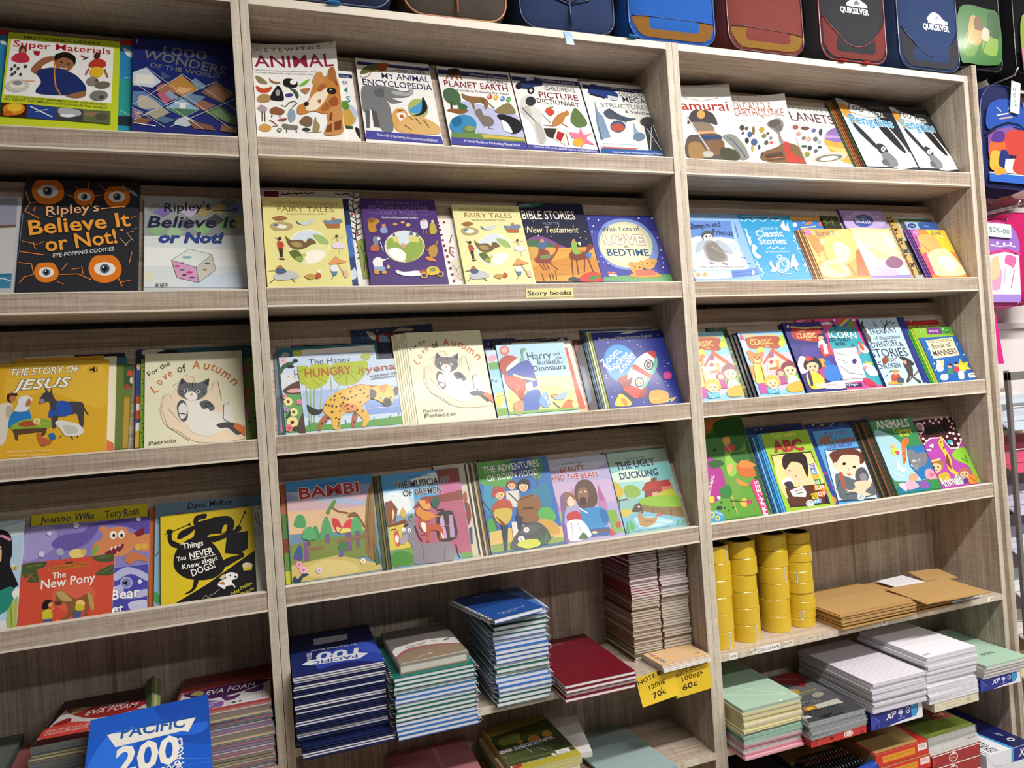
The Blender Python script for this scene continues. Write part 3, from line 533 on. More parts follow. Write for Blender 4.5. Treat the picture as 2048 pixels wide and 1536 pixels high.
# ------------------------------------------------------------------ the books: place p, size s (width, height, thickness), cover and spine colours, printed art a
BOOKS = [
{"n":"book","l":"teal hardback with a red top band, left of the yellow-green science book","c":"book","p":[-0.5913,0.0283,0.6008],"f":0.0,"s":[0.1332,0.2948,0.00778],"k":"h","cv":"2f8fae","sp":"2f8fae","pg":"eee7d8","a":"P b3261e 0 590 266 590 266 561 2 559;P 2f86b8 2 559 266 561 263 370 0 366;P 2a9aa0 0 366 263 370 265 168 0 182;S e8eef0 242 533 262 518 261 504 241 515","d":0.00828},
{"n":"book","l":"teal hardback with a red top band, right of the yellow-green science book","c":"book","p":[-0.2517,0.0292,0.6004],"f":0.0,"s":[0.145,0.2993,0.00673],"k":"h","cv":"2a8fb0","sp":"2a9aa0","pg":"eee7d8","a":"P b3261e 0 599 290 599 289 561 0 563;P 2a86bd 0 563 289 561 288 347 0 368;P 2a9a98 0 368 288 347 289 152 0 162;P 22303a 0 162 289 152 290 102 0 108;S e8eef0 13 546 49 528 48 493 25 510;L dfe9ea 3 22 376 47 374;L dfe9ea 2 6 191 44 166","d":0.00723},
{"n":"book","l":"yellow-green science hardback with a boy in a blue shirt holding an elastic band","c":"book","p":[-0.4558,0.0202,0.6004],"f":0.0,"s":[0.2049,0.2859,0.00692],"k":"h","cv":"c7d42c","sp":"b9c628","pg":"eee7d8","a":"P f3f3f0 12 533 388 534 386 216 5 229;T 1a1a1a 55 541 337 542 17 2 0|FIRST SCIENCE LIBRARY;T b8202c 20 492 377 491 37 4 0|Super Materials;S 9a6647 91 376 125 436 164 455 172 437 131 396 124 347 102 351;E 9a6647 209 429 36 6 2 -58;S 17110e 173 423 173 465 209 481 245 463 246 414 233 440 205 452 183 439;E 2a1a14 197 424 4 1 0 -5;E 2a1a14 223 417 4 1 0 -5;L efe3d8 4 193 393 205 388 218 394;S 1f2f6b 125 375 176 390 244 364 287 307 289 264 247 252 230 243 118 245 130 307 111 352;S 9a6647 221 238 247 256 289 271 289 244 257 230;L e0893f 5 171 430 175 354 183 287 203 241;E 5a3526 56 474 14 2 1 -28;E c98a68 57 465 8 1 1 -18;S c8324a 19 419 35 452 68 458 83 416 45 403;P b8202c 93 476 119 476 115 451 99 453;E 3a3d42 34 384 5 1 0 -9;E 3a3d42 24 365 5 1 0 -9;E 3a3d42 46 371 5 1 0 -9;E 3a3d42 71 385 6 1 0 -10;E 3a3d42 37 348 5 1 0 -9;E 3a3d42 57 338 5 1 0 -9;E 3a3d42 28 335 5 1 0 -9;E d3cfc6 50 277 41 5 1 -34;E efe9df 50 281 25 3 1 -20;E 8d9096 49 291 17 2 1 -12;L e8b4a0 6 53 307 108 308;S c0392b 301 433 326 460 356 449 361 420 337 406 301 409;E 4a2a1a 327 475 12 2 0 -20;E e9b82a 328 382 26 4 1 -30;L 9a6647 7 299 400 288 362;L 9a6647 7 357 402 370 357;L b8202c 6 267 470 284 459;L 30343a 6 277 447 295 464;E 8a8274 314 328 22 3 1 -25;E 6f675b 352 312 29 4 0 -20;E 7a766f 341 252 33 4 1 -28;E 4c4a48 330 334 7 1 0 -8;E 4a4741 350 244 10 1 0 -10;T 30361a 16 212 370 201 10 1 0|13 EASY-TO-FOLLOW EXPERIMENTS FOR LEARNING FUN;T 30361a 11 199 373 183 10 1 0|ALL ABOUT THE AMAZING SUBSTANCES IN THE WORLD!;P 3a2410 2 183 91 181 93 109 2 112;E dd8a1c 47 152 37 4 1 -32;E edc531 49 160 25 2 1 -21;E c9641a 28 127 16 1 1 -14;P 26418f 92 181 190 175 190 108 93 109;L e9eef2 5 101 170 180 121;L b9c4cf 4 119 142 161 160;P 3b4148 191 175 286 171 286 105 190 108;S aeb3b8 205 170 268 166 278 140 233 123 202 140;E e8eaec 233 133 27 2 0 -9;P 5d6b46 287 171 386 169 386 99 286 105;E 8a7355 315 147 26 2 0 -14;E 54503e 353 136 24 2 0 -19","d":0.0156},
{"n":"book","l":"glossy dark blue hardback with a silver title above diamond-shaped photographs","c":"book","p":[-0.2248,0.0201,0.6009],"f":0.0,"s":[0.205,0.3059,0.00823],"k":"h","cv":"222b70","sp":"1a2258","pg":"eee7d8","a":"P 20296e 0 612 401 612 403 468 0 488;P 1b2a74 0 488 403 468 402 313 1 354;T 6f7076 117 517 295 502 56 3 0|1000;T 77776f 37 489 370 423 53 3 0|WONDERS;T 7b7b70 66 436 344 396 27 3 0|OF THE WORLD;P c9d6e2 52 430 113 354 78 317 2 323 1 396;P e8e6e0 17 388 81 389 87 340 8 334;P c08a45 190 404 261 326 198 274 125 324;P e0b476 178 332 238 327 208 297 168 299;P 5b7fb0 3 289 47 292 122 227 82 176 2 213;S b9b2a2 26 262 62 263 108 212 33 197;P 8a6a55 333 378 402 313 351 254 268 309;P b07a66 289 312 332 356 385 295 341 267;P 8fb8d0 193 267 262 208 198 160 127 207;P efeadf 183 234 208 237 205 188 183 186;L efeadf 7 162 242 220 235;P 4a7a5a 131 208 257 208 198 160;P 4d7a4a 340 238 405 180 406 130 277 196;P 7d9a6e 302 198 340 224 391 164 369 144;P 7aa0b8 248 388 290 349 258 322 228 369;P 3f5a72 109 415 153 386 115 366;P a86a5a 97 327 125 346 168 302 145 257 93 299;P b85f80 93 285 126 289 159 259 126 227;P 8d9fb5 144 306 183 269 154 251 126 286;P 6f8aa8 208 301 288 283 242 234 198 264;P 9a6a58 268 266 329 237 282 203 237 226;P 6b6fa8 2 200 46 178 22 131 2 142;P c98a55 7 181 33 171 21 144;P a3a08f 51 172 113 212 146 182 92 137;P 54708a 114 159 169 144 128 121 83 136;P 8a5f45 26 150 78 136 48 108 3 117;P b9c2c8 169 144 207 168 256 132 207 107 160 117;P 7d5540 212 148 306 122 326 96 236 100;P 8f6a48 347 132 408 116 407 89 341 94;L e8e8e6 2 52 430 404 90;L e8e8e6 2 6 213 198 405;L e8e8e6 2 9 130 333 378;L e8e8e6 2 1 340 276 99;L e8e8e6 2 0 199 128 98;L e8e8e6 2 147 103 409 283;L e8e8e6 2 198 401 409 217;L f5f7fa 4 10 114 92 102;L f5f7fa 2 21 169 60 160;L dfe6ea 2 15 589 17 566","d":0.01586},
{"n":"book","l":"white softcover, another copy standing behind the curled animal book","c":"book","p":[0.0819,0.0319,0.6033],"f":0.0,"s":[0.1316,0.2907,0.00388],"k":"s","cv":"eeedea","sp":"eeedea","pg":"eee7d8","a":"P f0efec 0 581 263 581 263 101 0 86;P 232a52 252 545 263 542 263 528 252 531","d":0.00438},
{"n":"book","l":"white book with a lizard in a round frame, half hidden between the animal books","c":"book","p":[0.124,0.026,0.6038],"f":0.0,"s":[0.1194,0.2533,0.00518],"k":"h","cv":"efeeec","sp":"e2e2e6","pg":"eee7d8","a":"P f1f0ee 0 507 239 507 239 89 0 74;P 2a2c5c 0 492 238 486 237 461 0 467;T e8e8ee 181 468 220 469 12 0 0|ning;T 2c3a44 189 420 213 420 23 0 0|ER;T 2f8a78 189 364 208 363 44 4 0|4;T 2f8a78 193 311 214 309 40 4 0|S;E b6c4de 200 230 37 2 -5 -65;S c4a048 178 274 199 280 223 214 212 180 177 155 169 211;S 5e8a3a 172 307 194 314 206 286 194 263 174 268;P 3b4a2a 174 166 211 165 208 146 177 148;S 222 219 157 239 147 239 93 224 118","d":0.00996},
{"n":"book","l":"white animal softcover with a giraffe head, top right corner curling forward","c":"book","p":[0.0195,0.02,0.6038],"f":0.0,"s":[0.1891,0.3081,0.00518],"k":"s","cv":"f0efec","sp":"f0efec","pg":"eee7d8","a":"T 222 7 569 39 570 22 0 0|[DK];T 333 59 570 363 592 21 0 0|E Y E W I T N E S S;T 8c2346 9 476 360 493 73 3 0|ANIMAL;T 555 7 454 279 457 9 0 0|Marvel at the wonders of the animal kingdom - from;T 555 8 439 264 443 9 0 0|the tiniest insects to the mighty humpback whale;S 8a7a5c 9 420 38 410 59 377 22 381;S 8c6a45 68 412 85 396 116 392 101 379 73 389;S 1c1c1c 130 407 157 417 189 401 182 367 133 370;E f0f0ee 172 397 15 1 -1 -15;S 7ab83a 196 379 226 409 247 417 225 386 203 374;S c04a2a 9 360 41 348 77 362 61 329 19 326;S 1c1a1a 67 304 91 356 105 371 119 346 122 285 70 284;E 9a9890 100 328 10 1 -1 -19;S 3d5a34 151 362 181 350 191 317 182 302 168 338;S 3c3c80 132 322 159 329 167 318 141 305;S a88858 11 292 35 316 64 309 61 273 16 267;L 4a4438 5 110 256 129 249 147 275 168 285 180 274 158 248;S a39aa0 8 228 27 251 51 230 33 207;L 4a3a38 4 27 212 26 157;L 4a3a38 4 38 213 37 155;S 8a5a3a 61 225 80 243 104 239 124 224 110 201 66 204;L 6a4228 4 70 207 66 182;L 6a4228 4 102 209 101 184;S 8a9cb5 137 214 149 239 166 227 167 183 148 160 137 176;L 8a3a3a 5 56 165 71 155 88 134 67 130;S 8c4a52 94 173 129 181 120 164 95 162;S c79a4a 10 124 33 142 61 127 51 102 19 100;E 5f7a5a 95 111 11 1 -1 -12;E cfe0cc 95 111 5 0 0 -5;S 7a766c 110 147 146 144 174 140 169 121 117 120;L 5a564e 4 125 126 125 98;L 5a564e 4 165 129 167 101;S 7a5f45 184 168 210 200 239 188 230 144 195 147;S 3c3c38 191 123 209 133 228 123 208 111;S 9a8a60 239 134 254 200 259 178 270 147 259 112 239 110;L 9a8a60 3 207 105 275 113;S c4823c 177 227 187 261 230 291 257 377 288 412 340 449 366 428 378 372 378 306 358 255 304 222 249 232 211 213 183 209;S c98d52 257 405 277 452 300 458 311 425 303 396 266 388;S a86a35 333 466 353 487 364 467 365 416 333 415;S b3784a 202 354 243 365 224 330;S efe2c8 229 280 266 338 321 369 322 336 293 279 257 238 217 235;E 201510 339 354 22 -4 -4 -19;E f4f0ea 335 361 4 0 0 -4;E 2c1c16 220 271 12 1 -1 -13;S c98d52 314 231 378 306 374 175 364 111 287 98 307 166;P 7c4022 335 173 368 191 362 132 332 125;P 7c4022 301 149 325 167 320 116 292 111;P 7c4022 320 226 332 232 326 183 312 177;S 9a5228 322 297 353 326 365 283 335 265;S a85e30 286 251 313 285 323 258 293 235;S a85e30 275 361 298 390 317 380 286 345;S 9a5228 353 416 371 400 366 383;S a85e30 270 294 287 300 281 278","d":0.01553,"u":0.06},
{"n":"book","l":"white animal encyclopedia with an elephant and a chameleon, maroon spine","c":"book","p":[0.2549,0.0253,0.606],"f":0.0,"s":[0.1816,0.2973,0.011],"k":"h","cv":"f1f0ee","sp":"6a1534","pg":"eee7d8","a":"P 262a5c 9 572 363 569 362 546 7 550;T e9e9f2 158 566 344 565 13 0 2|Wonders of Learning;S 5f6a35 14 488 33 529 75 558 125 571 162 564 140 544 97 525 55 501 30 491;S b04a2a 117 569 158 573 138 522 101 526;L 7a5a34 6 15 499 199 532;L 9a5a34 4 15 478 23 463 53 479 67 503;T 2a2c44 202 517 342 519 24 0 0|DISCOVER;T 2b2b52 118 472 351 471 38 1 0|MY ANIMAL;T 2b2b52 22 421 359 418 41 1 0|ENCYCLOPEDIA;S 77797c 14 402 81 421 149 418 209 398 241 409 251 428 262 412 254 381 212 357 153 349 179 335 196 326 147 313 126 328 136 282 132 146 78 148 68 244 36 269 6 254;S 5f6164 70 389 114 407 110 349 76 356;S a9abae 156 396 236 391 247 425 260 412 244 374 172 369;P 505254 45 276 68 244 73 159 45 163;P 5c5e60 15 267 36 263 25 155 10 153;E a8b86a 271 293 50 6 -2 -63;S 4a9ad0 229 287 270 317 304 352 302 303 277 268 235 263;S 1c1c22 302 370 317 304 286 257 234 245 282 275;S d9a45a 137 228 158 279 199 284 215 249 208 198 168 143 142 160;S f2efe8 161 249 198 259 205 223 180 195;S d9b070 201 235 286 238 353 193 342 139 159 143;L 2a2420 4 215 243 233 219;L 2a2420 4 247 234 270 192;L 2a2420 4 285 225 308 176;L 2a2420 4 166 267 194 274;E b85a2a 183 236 10 1 -1 -11;L 2a2420 4 189 183 220 155;P 4a4a9c 6 138 358 124 363 79 0 88;T f1f1f6 54 108 335 88 17 0 0|Packed full of fascinating information about ANIMALS","d":0.0115},
{"n":"book","l":"white book about saving planet earth with a thylacine, a dodo and a penguin","c":"book","p":[0.4563,0.0262,0.6056],"f":0.0,"s":[0.1929,0.2951,0.01],"k":"h","cv":"f1f0ee","sp":"262a5c","pg":"eee7d8","a":"P 262a5c 2 568 378 570 376 536 1 536;T e9e9f2 172 546 369 539 17 0 2|Wonders of Learning;S 2c2422 59 572 111 584 125 546 90 533 57 533;L c06a3a 8 55 541 40 504;L c06a3a 8 74 539 66 502;L c06a3a 8 95 542 99 503;L c06a3a 8 112 549 122 507;T 55555a 252 502 363 500 26 0 0|SAVING;T 7a1c28 24 457 359 455 43 1 0|PLANET EARTH;T 66666a 81 430 358 428 16 0 0|A Guide to Protecting Our Planet;S b9bfe0 97 363 294 317 378 291 386 145 172 160 76 231;E c8442c 250 407 13 2 -3 -17;E e6b12c 282 405 13 2 -3 -17;E 3a78b8 317 401 13 2 -3 -17;E 4a9a4a 349 398 14 2 -3 -17;T fff 242 400 254 401 16 0 0|S;T fff 274 396 287 398 16 0 0|T;T fff 309 393 322 394 16 0 0|E;T fff 339 389 355 391 16 0 0|M;S 4a6a4c 17 429 58 447 91 413 89 354 54 334 19 355 8 386;L 5a3f2c 10 41 357 36 300;S 8a5a34 13 293 37 308 120 308 84 280;S 3f6a44 76 353 118 332 107 307 76 312;S 8a6a44 105 414 135 401 214 397 236 370 221 326 208 325 207 358 161 358 158 320 148 319 141 360 109 381;L 8a6a44 5 229 369 262 331;L 4a3422 4 200 396 199 366;L 4a3422 4 213 393 211 363;S 8a7d55 259 314 339 373 371 325 359 302 303 297;S 7a7268 152 303 187 319 194 282 231 270 242 238 221 212 182 217 166 255;L 6a6258 4 209 219 208 199 230 193;L 6a6258 4 189 217 183 201;S 1d2026 265 281 289 293 329 287 378 258 384 209 346 173 307 178 291 234;S f2f2f0 282 258 312 236 327 180 307 178 283 193 284 233;E 3f88b8 78 206 69 6 -11 -68;S 5a7a50 84 200 127 196 127 157 71 160;S 1f6a9a 28 243 73 255 66 207 27 196;E 8a9a5a 107 187 26 2 -3 -17;P 6a8a4a 12 156 153 159 382 148 386 120 5 113;P c8b454 159 155 381 144 384 128 167 133;P 4a4a9c 7 126 385 116 386 74 0 82;T f1f1f6 62 100 350 90 16 1 0|A Visual Guide to Protecting Planet Earth","d":0.0105},
{"n":"book","l":"white picture dictionary with an astronaut and an accordion, red spine","c":"book","p":[0.6528,0.0262,0.6056],"f":0.0,"s":[0.192,0.2939,0.01],"k":"h","cv":"f1f0ee","sp":"8c1c26","pg":"eee7d8","a":"P 262a5c 3 564 383 566 382 536 3 536;T e9e9f2 164 547 360 542 17 0 2|Wonders of Learning;S 2c3a6c 19 510 65 544 119 571 166 561 165 516 112 499 90 451 74 480 21 485;E 1c1c20 94 474 20 3 -5 -25;E d8d8d8 94 474 10 1 -2 -13;E 1c1c20 30 495 17 3 -3 -20;P cfd2da 82 560 126 570 125 550 81 538;T 55555a 176 486 351 485 29 0 0|CHILDREN'S;T 7a1c28 134 430 355 428 43 1 0|PICTURE;T 55282c 113 394 350 382 33 0 0|DICTIONARY;S d9d8d4 18 390 52 433 99 431 106 393 90 366 126 319 102 233 110 135 61 124 58 212 42 268 9 305;E 33353a 76 398 29 4 -6 -33;S c2c0ba 17 348 59 362 60 295 22 303;L a8a6a0 6 119 318 159 259;L 3a3a3c 5 18 352 43 309 101 224;S b9b7b1 68 262 102 233 105 143 68 124;S d24a3c 144 342 176 359 196 335 165 306;L 4a8a3a 6 154 356 196 370;S b8824a 172 273 210 320 251 342 271 353 277 327 250 307 228 270 186 241 167 247;L b8824a 6 114 242 172 239;L b8824a 6 219 261 250 238;S 5f7a48 278 301 311 367 336 361 365 293 357 257 308 240 278 267;P 3c342e 110 221 194 225 155 155 117 168;P e8e2d4 183 224 253 188 208 114 148 155;P b02a34 183 207 219 193 185 137 162 156;L 3c342e 4 226 194 224 119;S df7a92 249 205 299 200 318 236 327 194 375 207 336 169 371 130 320 134 292 107 291 149 253 171;E e8a83a 282 140 30 2 -6 -27;P 4a4a9c 2 108 382 96 384 76 0 74;T f1f1f6 29 90 374 79 14 0 0|More than 1500 words explained together with 850 illustrations","d":0.0105},
{"n":"book","l":"white book of mega structures with a truck, a tower and a ship, blue spine","c":"book","p":[0.8492,0.0262,0.6056],"f":0.0,"s":[0.1873,0.2861,0.01],"k":"h","cv":"f1f0ee","sp":"22346e","pg":"eee7d8","a":"P 262a5c 11 550 375 546 375 518 10 522;T e9e9f2 183 533 392 524 17 0 2|Wonders of Learning;S 26407e 67 558 122 544 202 514 212 477 185 446 120 468 40 489 35 503;L 1c1c20 13 39 484 127 464;P cfd6de 148 485 216 477 198 451 141 456;T 2c3a4c 222 487 373 487 28 0 0|DISCOVER;T 4a5058 232 446 373 442 44 1 0|MEGA;T 8a8e92 88 397 376 398 33 0 0|STRUCTURES;T 4a5058 223 367 378 363 23 0 0|& Vehicles;P 7e97b3 57 435 58 363 80 329 88 175 27 163 30 290;P 4a627e 57 435 36 290 36 172 24 167;S 4f5a6a 90 356 132 387 177 354 233 332 279 331 210 304 153 317 108 318;L 39424e 6 132 387 173 336;L 39424e 6 194 329 208 295;E 4a5a82 151 266 46 3 -10 -42;S b8584a 109 261 162 291 189 250 123 228;P 8fb0cf 253 307 258 255 280 196 232 185 238 236;E 6f86a0 259 203 37 3 -8 -30;E 4a4c50 344 314 48 4 -10 -34;P 3a3c40 315 294 368 289 375 113 293 109;L e8e8e6 4 323 268 371 118;L e8e8e6 4 357 280 302 114;L 8a8c90 4 318 225 364 223;L 8a8c90 4 311 173 375 173;S e9ecef 16 145 68 182 196 191 227 167 254 144 221 117 24 117;L 9fb4c6 5 30 142 220 142;P b86a62 21 121 229 122 212 112 22 109;P 2f5ca0 9 108 375 112 375 79 0 76;T f1f1f6 77 83 368 85 15 0 0|Learn about Some Amazing Constructions & Vehicles","d":0.0105},
{"n":"book","l":"white fact softcover with an armoured warrior, top corner curled","c":"book","p":[1.0755,0.0299,0.6041],"f":0.0,"s":[0.2411,0.2997,0.006],"k":"s","cv":"efede8","sp":"efede8","pg":"eee7d8","a":"P eeece6 0 599 482 599 482 86 0 67;T 6a6a6a 181 516 398 511 47 1 2|0 facts;L 8a8a88 4 175 512 292 492 431 522;T 777 354 583 466 599 12 0 0|mileskelly;T a8342c 146 427 451 430 68 3 0|amurai;S 4a4648 147 326 204 417 275 432 337 407 345 332 288 341 198 341;E caa55c 258 398 26 1 -9 -31;S 8a7a6a 192 338 288 341 314 309 297 271 215 260 181 283;S d8a27a 198 272 302 285 311 268 213 253;S 5d5350 114 225 203 256 326 266 342 224 294 126 393 105 368 82 80 72;P 33486e 210 246 342 256 346 235 213 218;P 7a5f48 209 207 338 224 323 127 208 100;S 8a8a80 349 246 424 270 473 208 480 109 408 90 395 173;L 3f5c86 9 379 247 411 227 440 165 459 103;S 9a7a50 111 181 186 196 198 100 92 78;S 7d5a3c 313 223 349 214 336 170 307 169;L c9c9cc 9 158 382 230 144;E b9b6ac 213 116 36 2 -7 -24;S 4a4a3a 316 169 408 153 408 90 301 84","d":0.0065,"u":0.055},
{"n":"book","l":"white volcano softcover with a cut-away mountain and red lava, top corner curled","c":"book","p":[1.3179,0.0299,0.6041],"f":0.0,"s":[0.1887,0.2819,0.006],"k":"s","cv":"f1efe9","sp":"f1efe9","pg":"eee7d8","a":"P f1efe9 0 564 377 564 377 81 0 84;T 888 -3 528 355 543 28 0 0|E Y E W I T N E S S;T b05a48 -12 460 283 462 59 1 0|VOLCANO &;T a8655a 11 414 349 421 53 1 0|EARTHQUAKE;T 999 9 374 179 375 10 0 0|The powerful forces that shape our planet;S 7a5f40 96 148 216 197 273 233 305 235 377 208 377 83 93 87;S b8443a 273 233 316 236 309 171 377 98 253 89 258 148;P 5a4634 112 139 245 168 240 106 114 90;L 3c3028 6 105 119 236 146;L c87a5a 5 119 104 238 126;S 8a8580 207 363 300 407 326 362 279 300 283 234 251 232 257 298;E 5a5654 263 368 45 4 -12 -31;E 6a6664 282 335 29 2 -10 -24;E 4a4a46 25 325 17 1 -7 -21;E 6a5a3a 55 322 13 1 -5 -14;E b8933a 158 319 20 2 -8 -21;E 3f5f8a 61 278 17 1 -8 -22;E 7a6a4a 97 308 11 1 -12 -34;E 5a5a56 17 285 10 1 -4 -11;E 4a5f86 71 223 23 2 -9 -26;E 33333a 25 232 14 1 -7 -22;E 7a7a3a 158 274 17 1 -6 -16;E 6a4a3a 191 293 11 1 -4 -11;E c85a4a 192 228 13 1 -4 -11;E 555 155 225 15 1 -7 -17;E 888 199 261 15 1 -4 -11;E 4a4a44 91 189 10 1 -6 -17;E a89a5a 41 176 8 1 -9 -27;E 3a3a3a 92 138 8 0 -4 -12","d":0.0065,"u":0.055},
{"n":"book","l":"white planets softcover with a purple and yellow ringed planet","c":"book","p":[1.5155,0.033,0.6028],"f":0.0,"s":[0.2012,0.2712,0.0027],"k":"s","cv":"f1efe9","sp":"f1efe9","pg":"eee7d8","a":"P f2f0ea 0 542 402 542 402 100 0 90;T 888 -5 510 366 502 29 0 0|E Y E W I T N E S S;T 5a2a3a -24 423 348 412 74 1 0|PLANETS;T 999 0 394 259 392 11 0 0|Explore the solar system and the wonders beyond it;E 8a6fae 345 292 113 -30 -76 -98;S c9a348 207 286 299 268 402 286 402 187 356 108 252 134 207 219;P b89ac8 226 322 349 321 402 338 402 309 211 296;S d8c072 195 241 298 223 402 229 402 186 297 179;E c9c2b4 182 147 145 25 -14 -39;E 7a746a 180 143 109 19 -9 -26;E efece6 179 141 74 13 -6 -16;E 9a5a5a 30 367 22 1 -9 -20;E 6a4a46 99 364 34 1 -7 -15;E 5a6a8a 158 352 17 1 -8 -17;E 44485a 205 342 14 1 -14 -29;E b89a8a 30 316 19 1 -8 -17;E 8a7a6a 57 286 17 1 -8 -16;E c8a08a 92 281 19 1 -9 -19;E 6f6f72 142 284 19 1 -9 -19;E a8a8aa 160 262 16 1 -8 -16;E 4a6a4a 33 222 23 1 -5 -11;E 3f3f44 69 212 16 1 -10 -20;E 8a8a3a 28 161 21 1 -9 -20;E 5a5a60 104 192 14 1 -8 -16;E 333 146 222 16 1 -4 -9","d":0.0032},
{"n":"book","l":"penguin fact book at the front of the left penguin pile, chick beside an adult","c":"book","p":[1.7201,0.0188,0.6027],"f":0.0,"s":[0.2039,0.3098,0.00225],"k":"s","cv":"26282c","sp":"3a3c40","pg":"eee7d8","a":"P c6d3e4 0 620 408 620 408 96 0 85;P 26282c 39 620 408 620 408 212 343 210 237 499;S d89a3a 0 582 77 557 117 440 57 439 8 496;S eef0f0 77 557 218 546 322 415 398 211 385 104 196 90 136 279;S 1e2024 246 470 313 415 373 235 343 215 258 360;S 2a2c30 46 439 77 411 164 250 140 229 61 356;S 2c2e32 148 240 180 270 221 251 220 192 163 182;E f4f4f2 196 226 19 2 -9 -19;E 1c1c1c 196 226 6 0 -3 -6;S 7a7c80 163 182 221 202 262 147 245 97 164 95;S 5a5c60 140 134 179 145 187 100 139 102;T 6a675f 69 537 247 500 52 1 2|100 f;T e8e8e6 247 500 330 488 50 1 2|acts;L 9a9a96 5 58 515 197 476 343 488;T 9a9a98 246 558 364 558 15 0 0|mileskelly;T 3a9acc 38 421 373 405 76 5 0 dfeef4|Penguins","d":0.01621,"tc":0.00126,"cp":{"n":6,"dx":-0.0058,"dz":-0.0035,"cs":["3a4a2a","5a3424","8a4a2c","b0562c","6a7a3a","4a4a44"],"label":"thin fact book behind the left penguin cover","pages":"d8cfb8"}},
{"n":"book","l":"penguin fact book at the right end of the top right shelf, chick beside an adult","c":"book","p":[1.9311,0.02,0.6037],"f":0.0,"s":[0.1614,0.2908,0.005],"k":"s","cv":"26282c","sp":"4a6a80","pg":"eee7d8","a":"P c6d3e4 0 582 323 582 323 94 0 93;P 26282c 30 582 323 582 323 208 271 207 186 476;S d89a3a 0 549 60 529 90 425 44 425 6 476;S eef0f0 60 529 170 518 254 401 318 207 307 103 153 94 106 278;S 1e2024 193 451 247 400 296 231 271 212 203 350;S 2a2c30 35 424 59 400 128 249 108 230 47 349;S 2c2e32 115 240 141 269 174 249 173 193 128 184;E f4f4f2 153 226 21 2 -11 -21;E 1c1c1c 153 226 6 1 -3 -6;S 7a7c80 128 184 172 202 206 148 192 99 127 99;S 5a5c60 109 139 140 148 147 103 109 108;T 6a675f 54 509 194 477 54 1 2|100 f;T e8e8e6 194 477 261 467 53 1 2|acts;L 9a9a96 5 45 492 153 455 271 466;T 9a9a98 194 529 289 529 15 0 0|mileskelly;T 3a9acc 30 410 296 390 81 5 0 dfeef4|Penguins","d":0.0155,"tc":0.0028,"cp":{"n":3,"dx":-0.005,"dz":0.004,"cs":["8a9aa8","2a8ab8","50545a"],"label":"thin blue-edged book behind the right penguin cover","pages":"cfd8de"}},
{"n":"book","l":"hardback with a grey stormy sea on the cover, cut off by the left photo edge","c":"book","p":[-0.605,0.0262,0.2784],"f":0.0,"s":[0.1562,0.2598,0.01],"k":"h","cv":"b9bcc0","sp":"b9bcc0","pg":"eee7d8","a":"P 8f93a8 2 496 296 513 301 379 0 356;P c2c4c2 0 356 301 379 304 140 4 143;P 6b5a44 0 356 299 379 302 365 0 343;P 3f7ea0 3 146 302 145 302 78 0 81;L cfe2e8 4 246 125 277 121 301 109;L 2a5a86 5 246 134 280 135 300 142","d":0.0105},
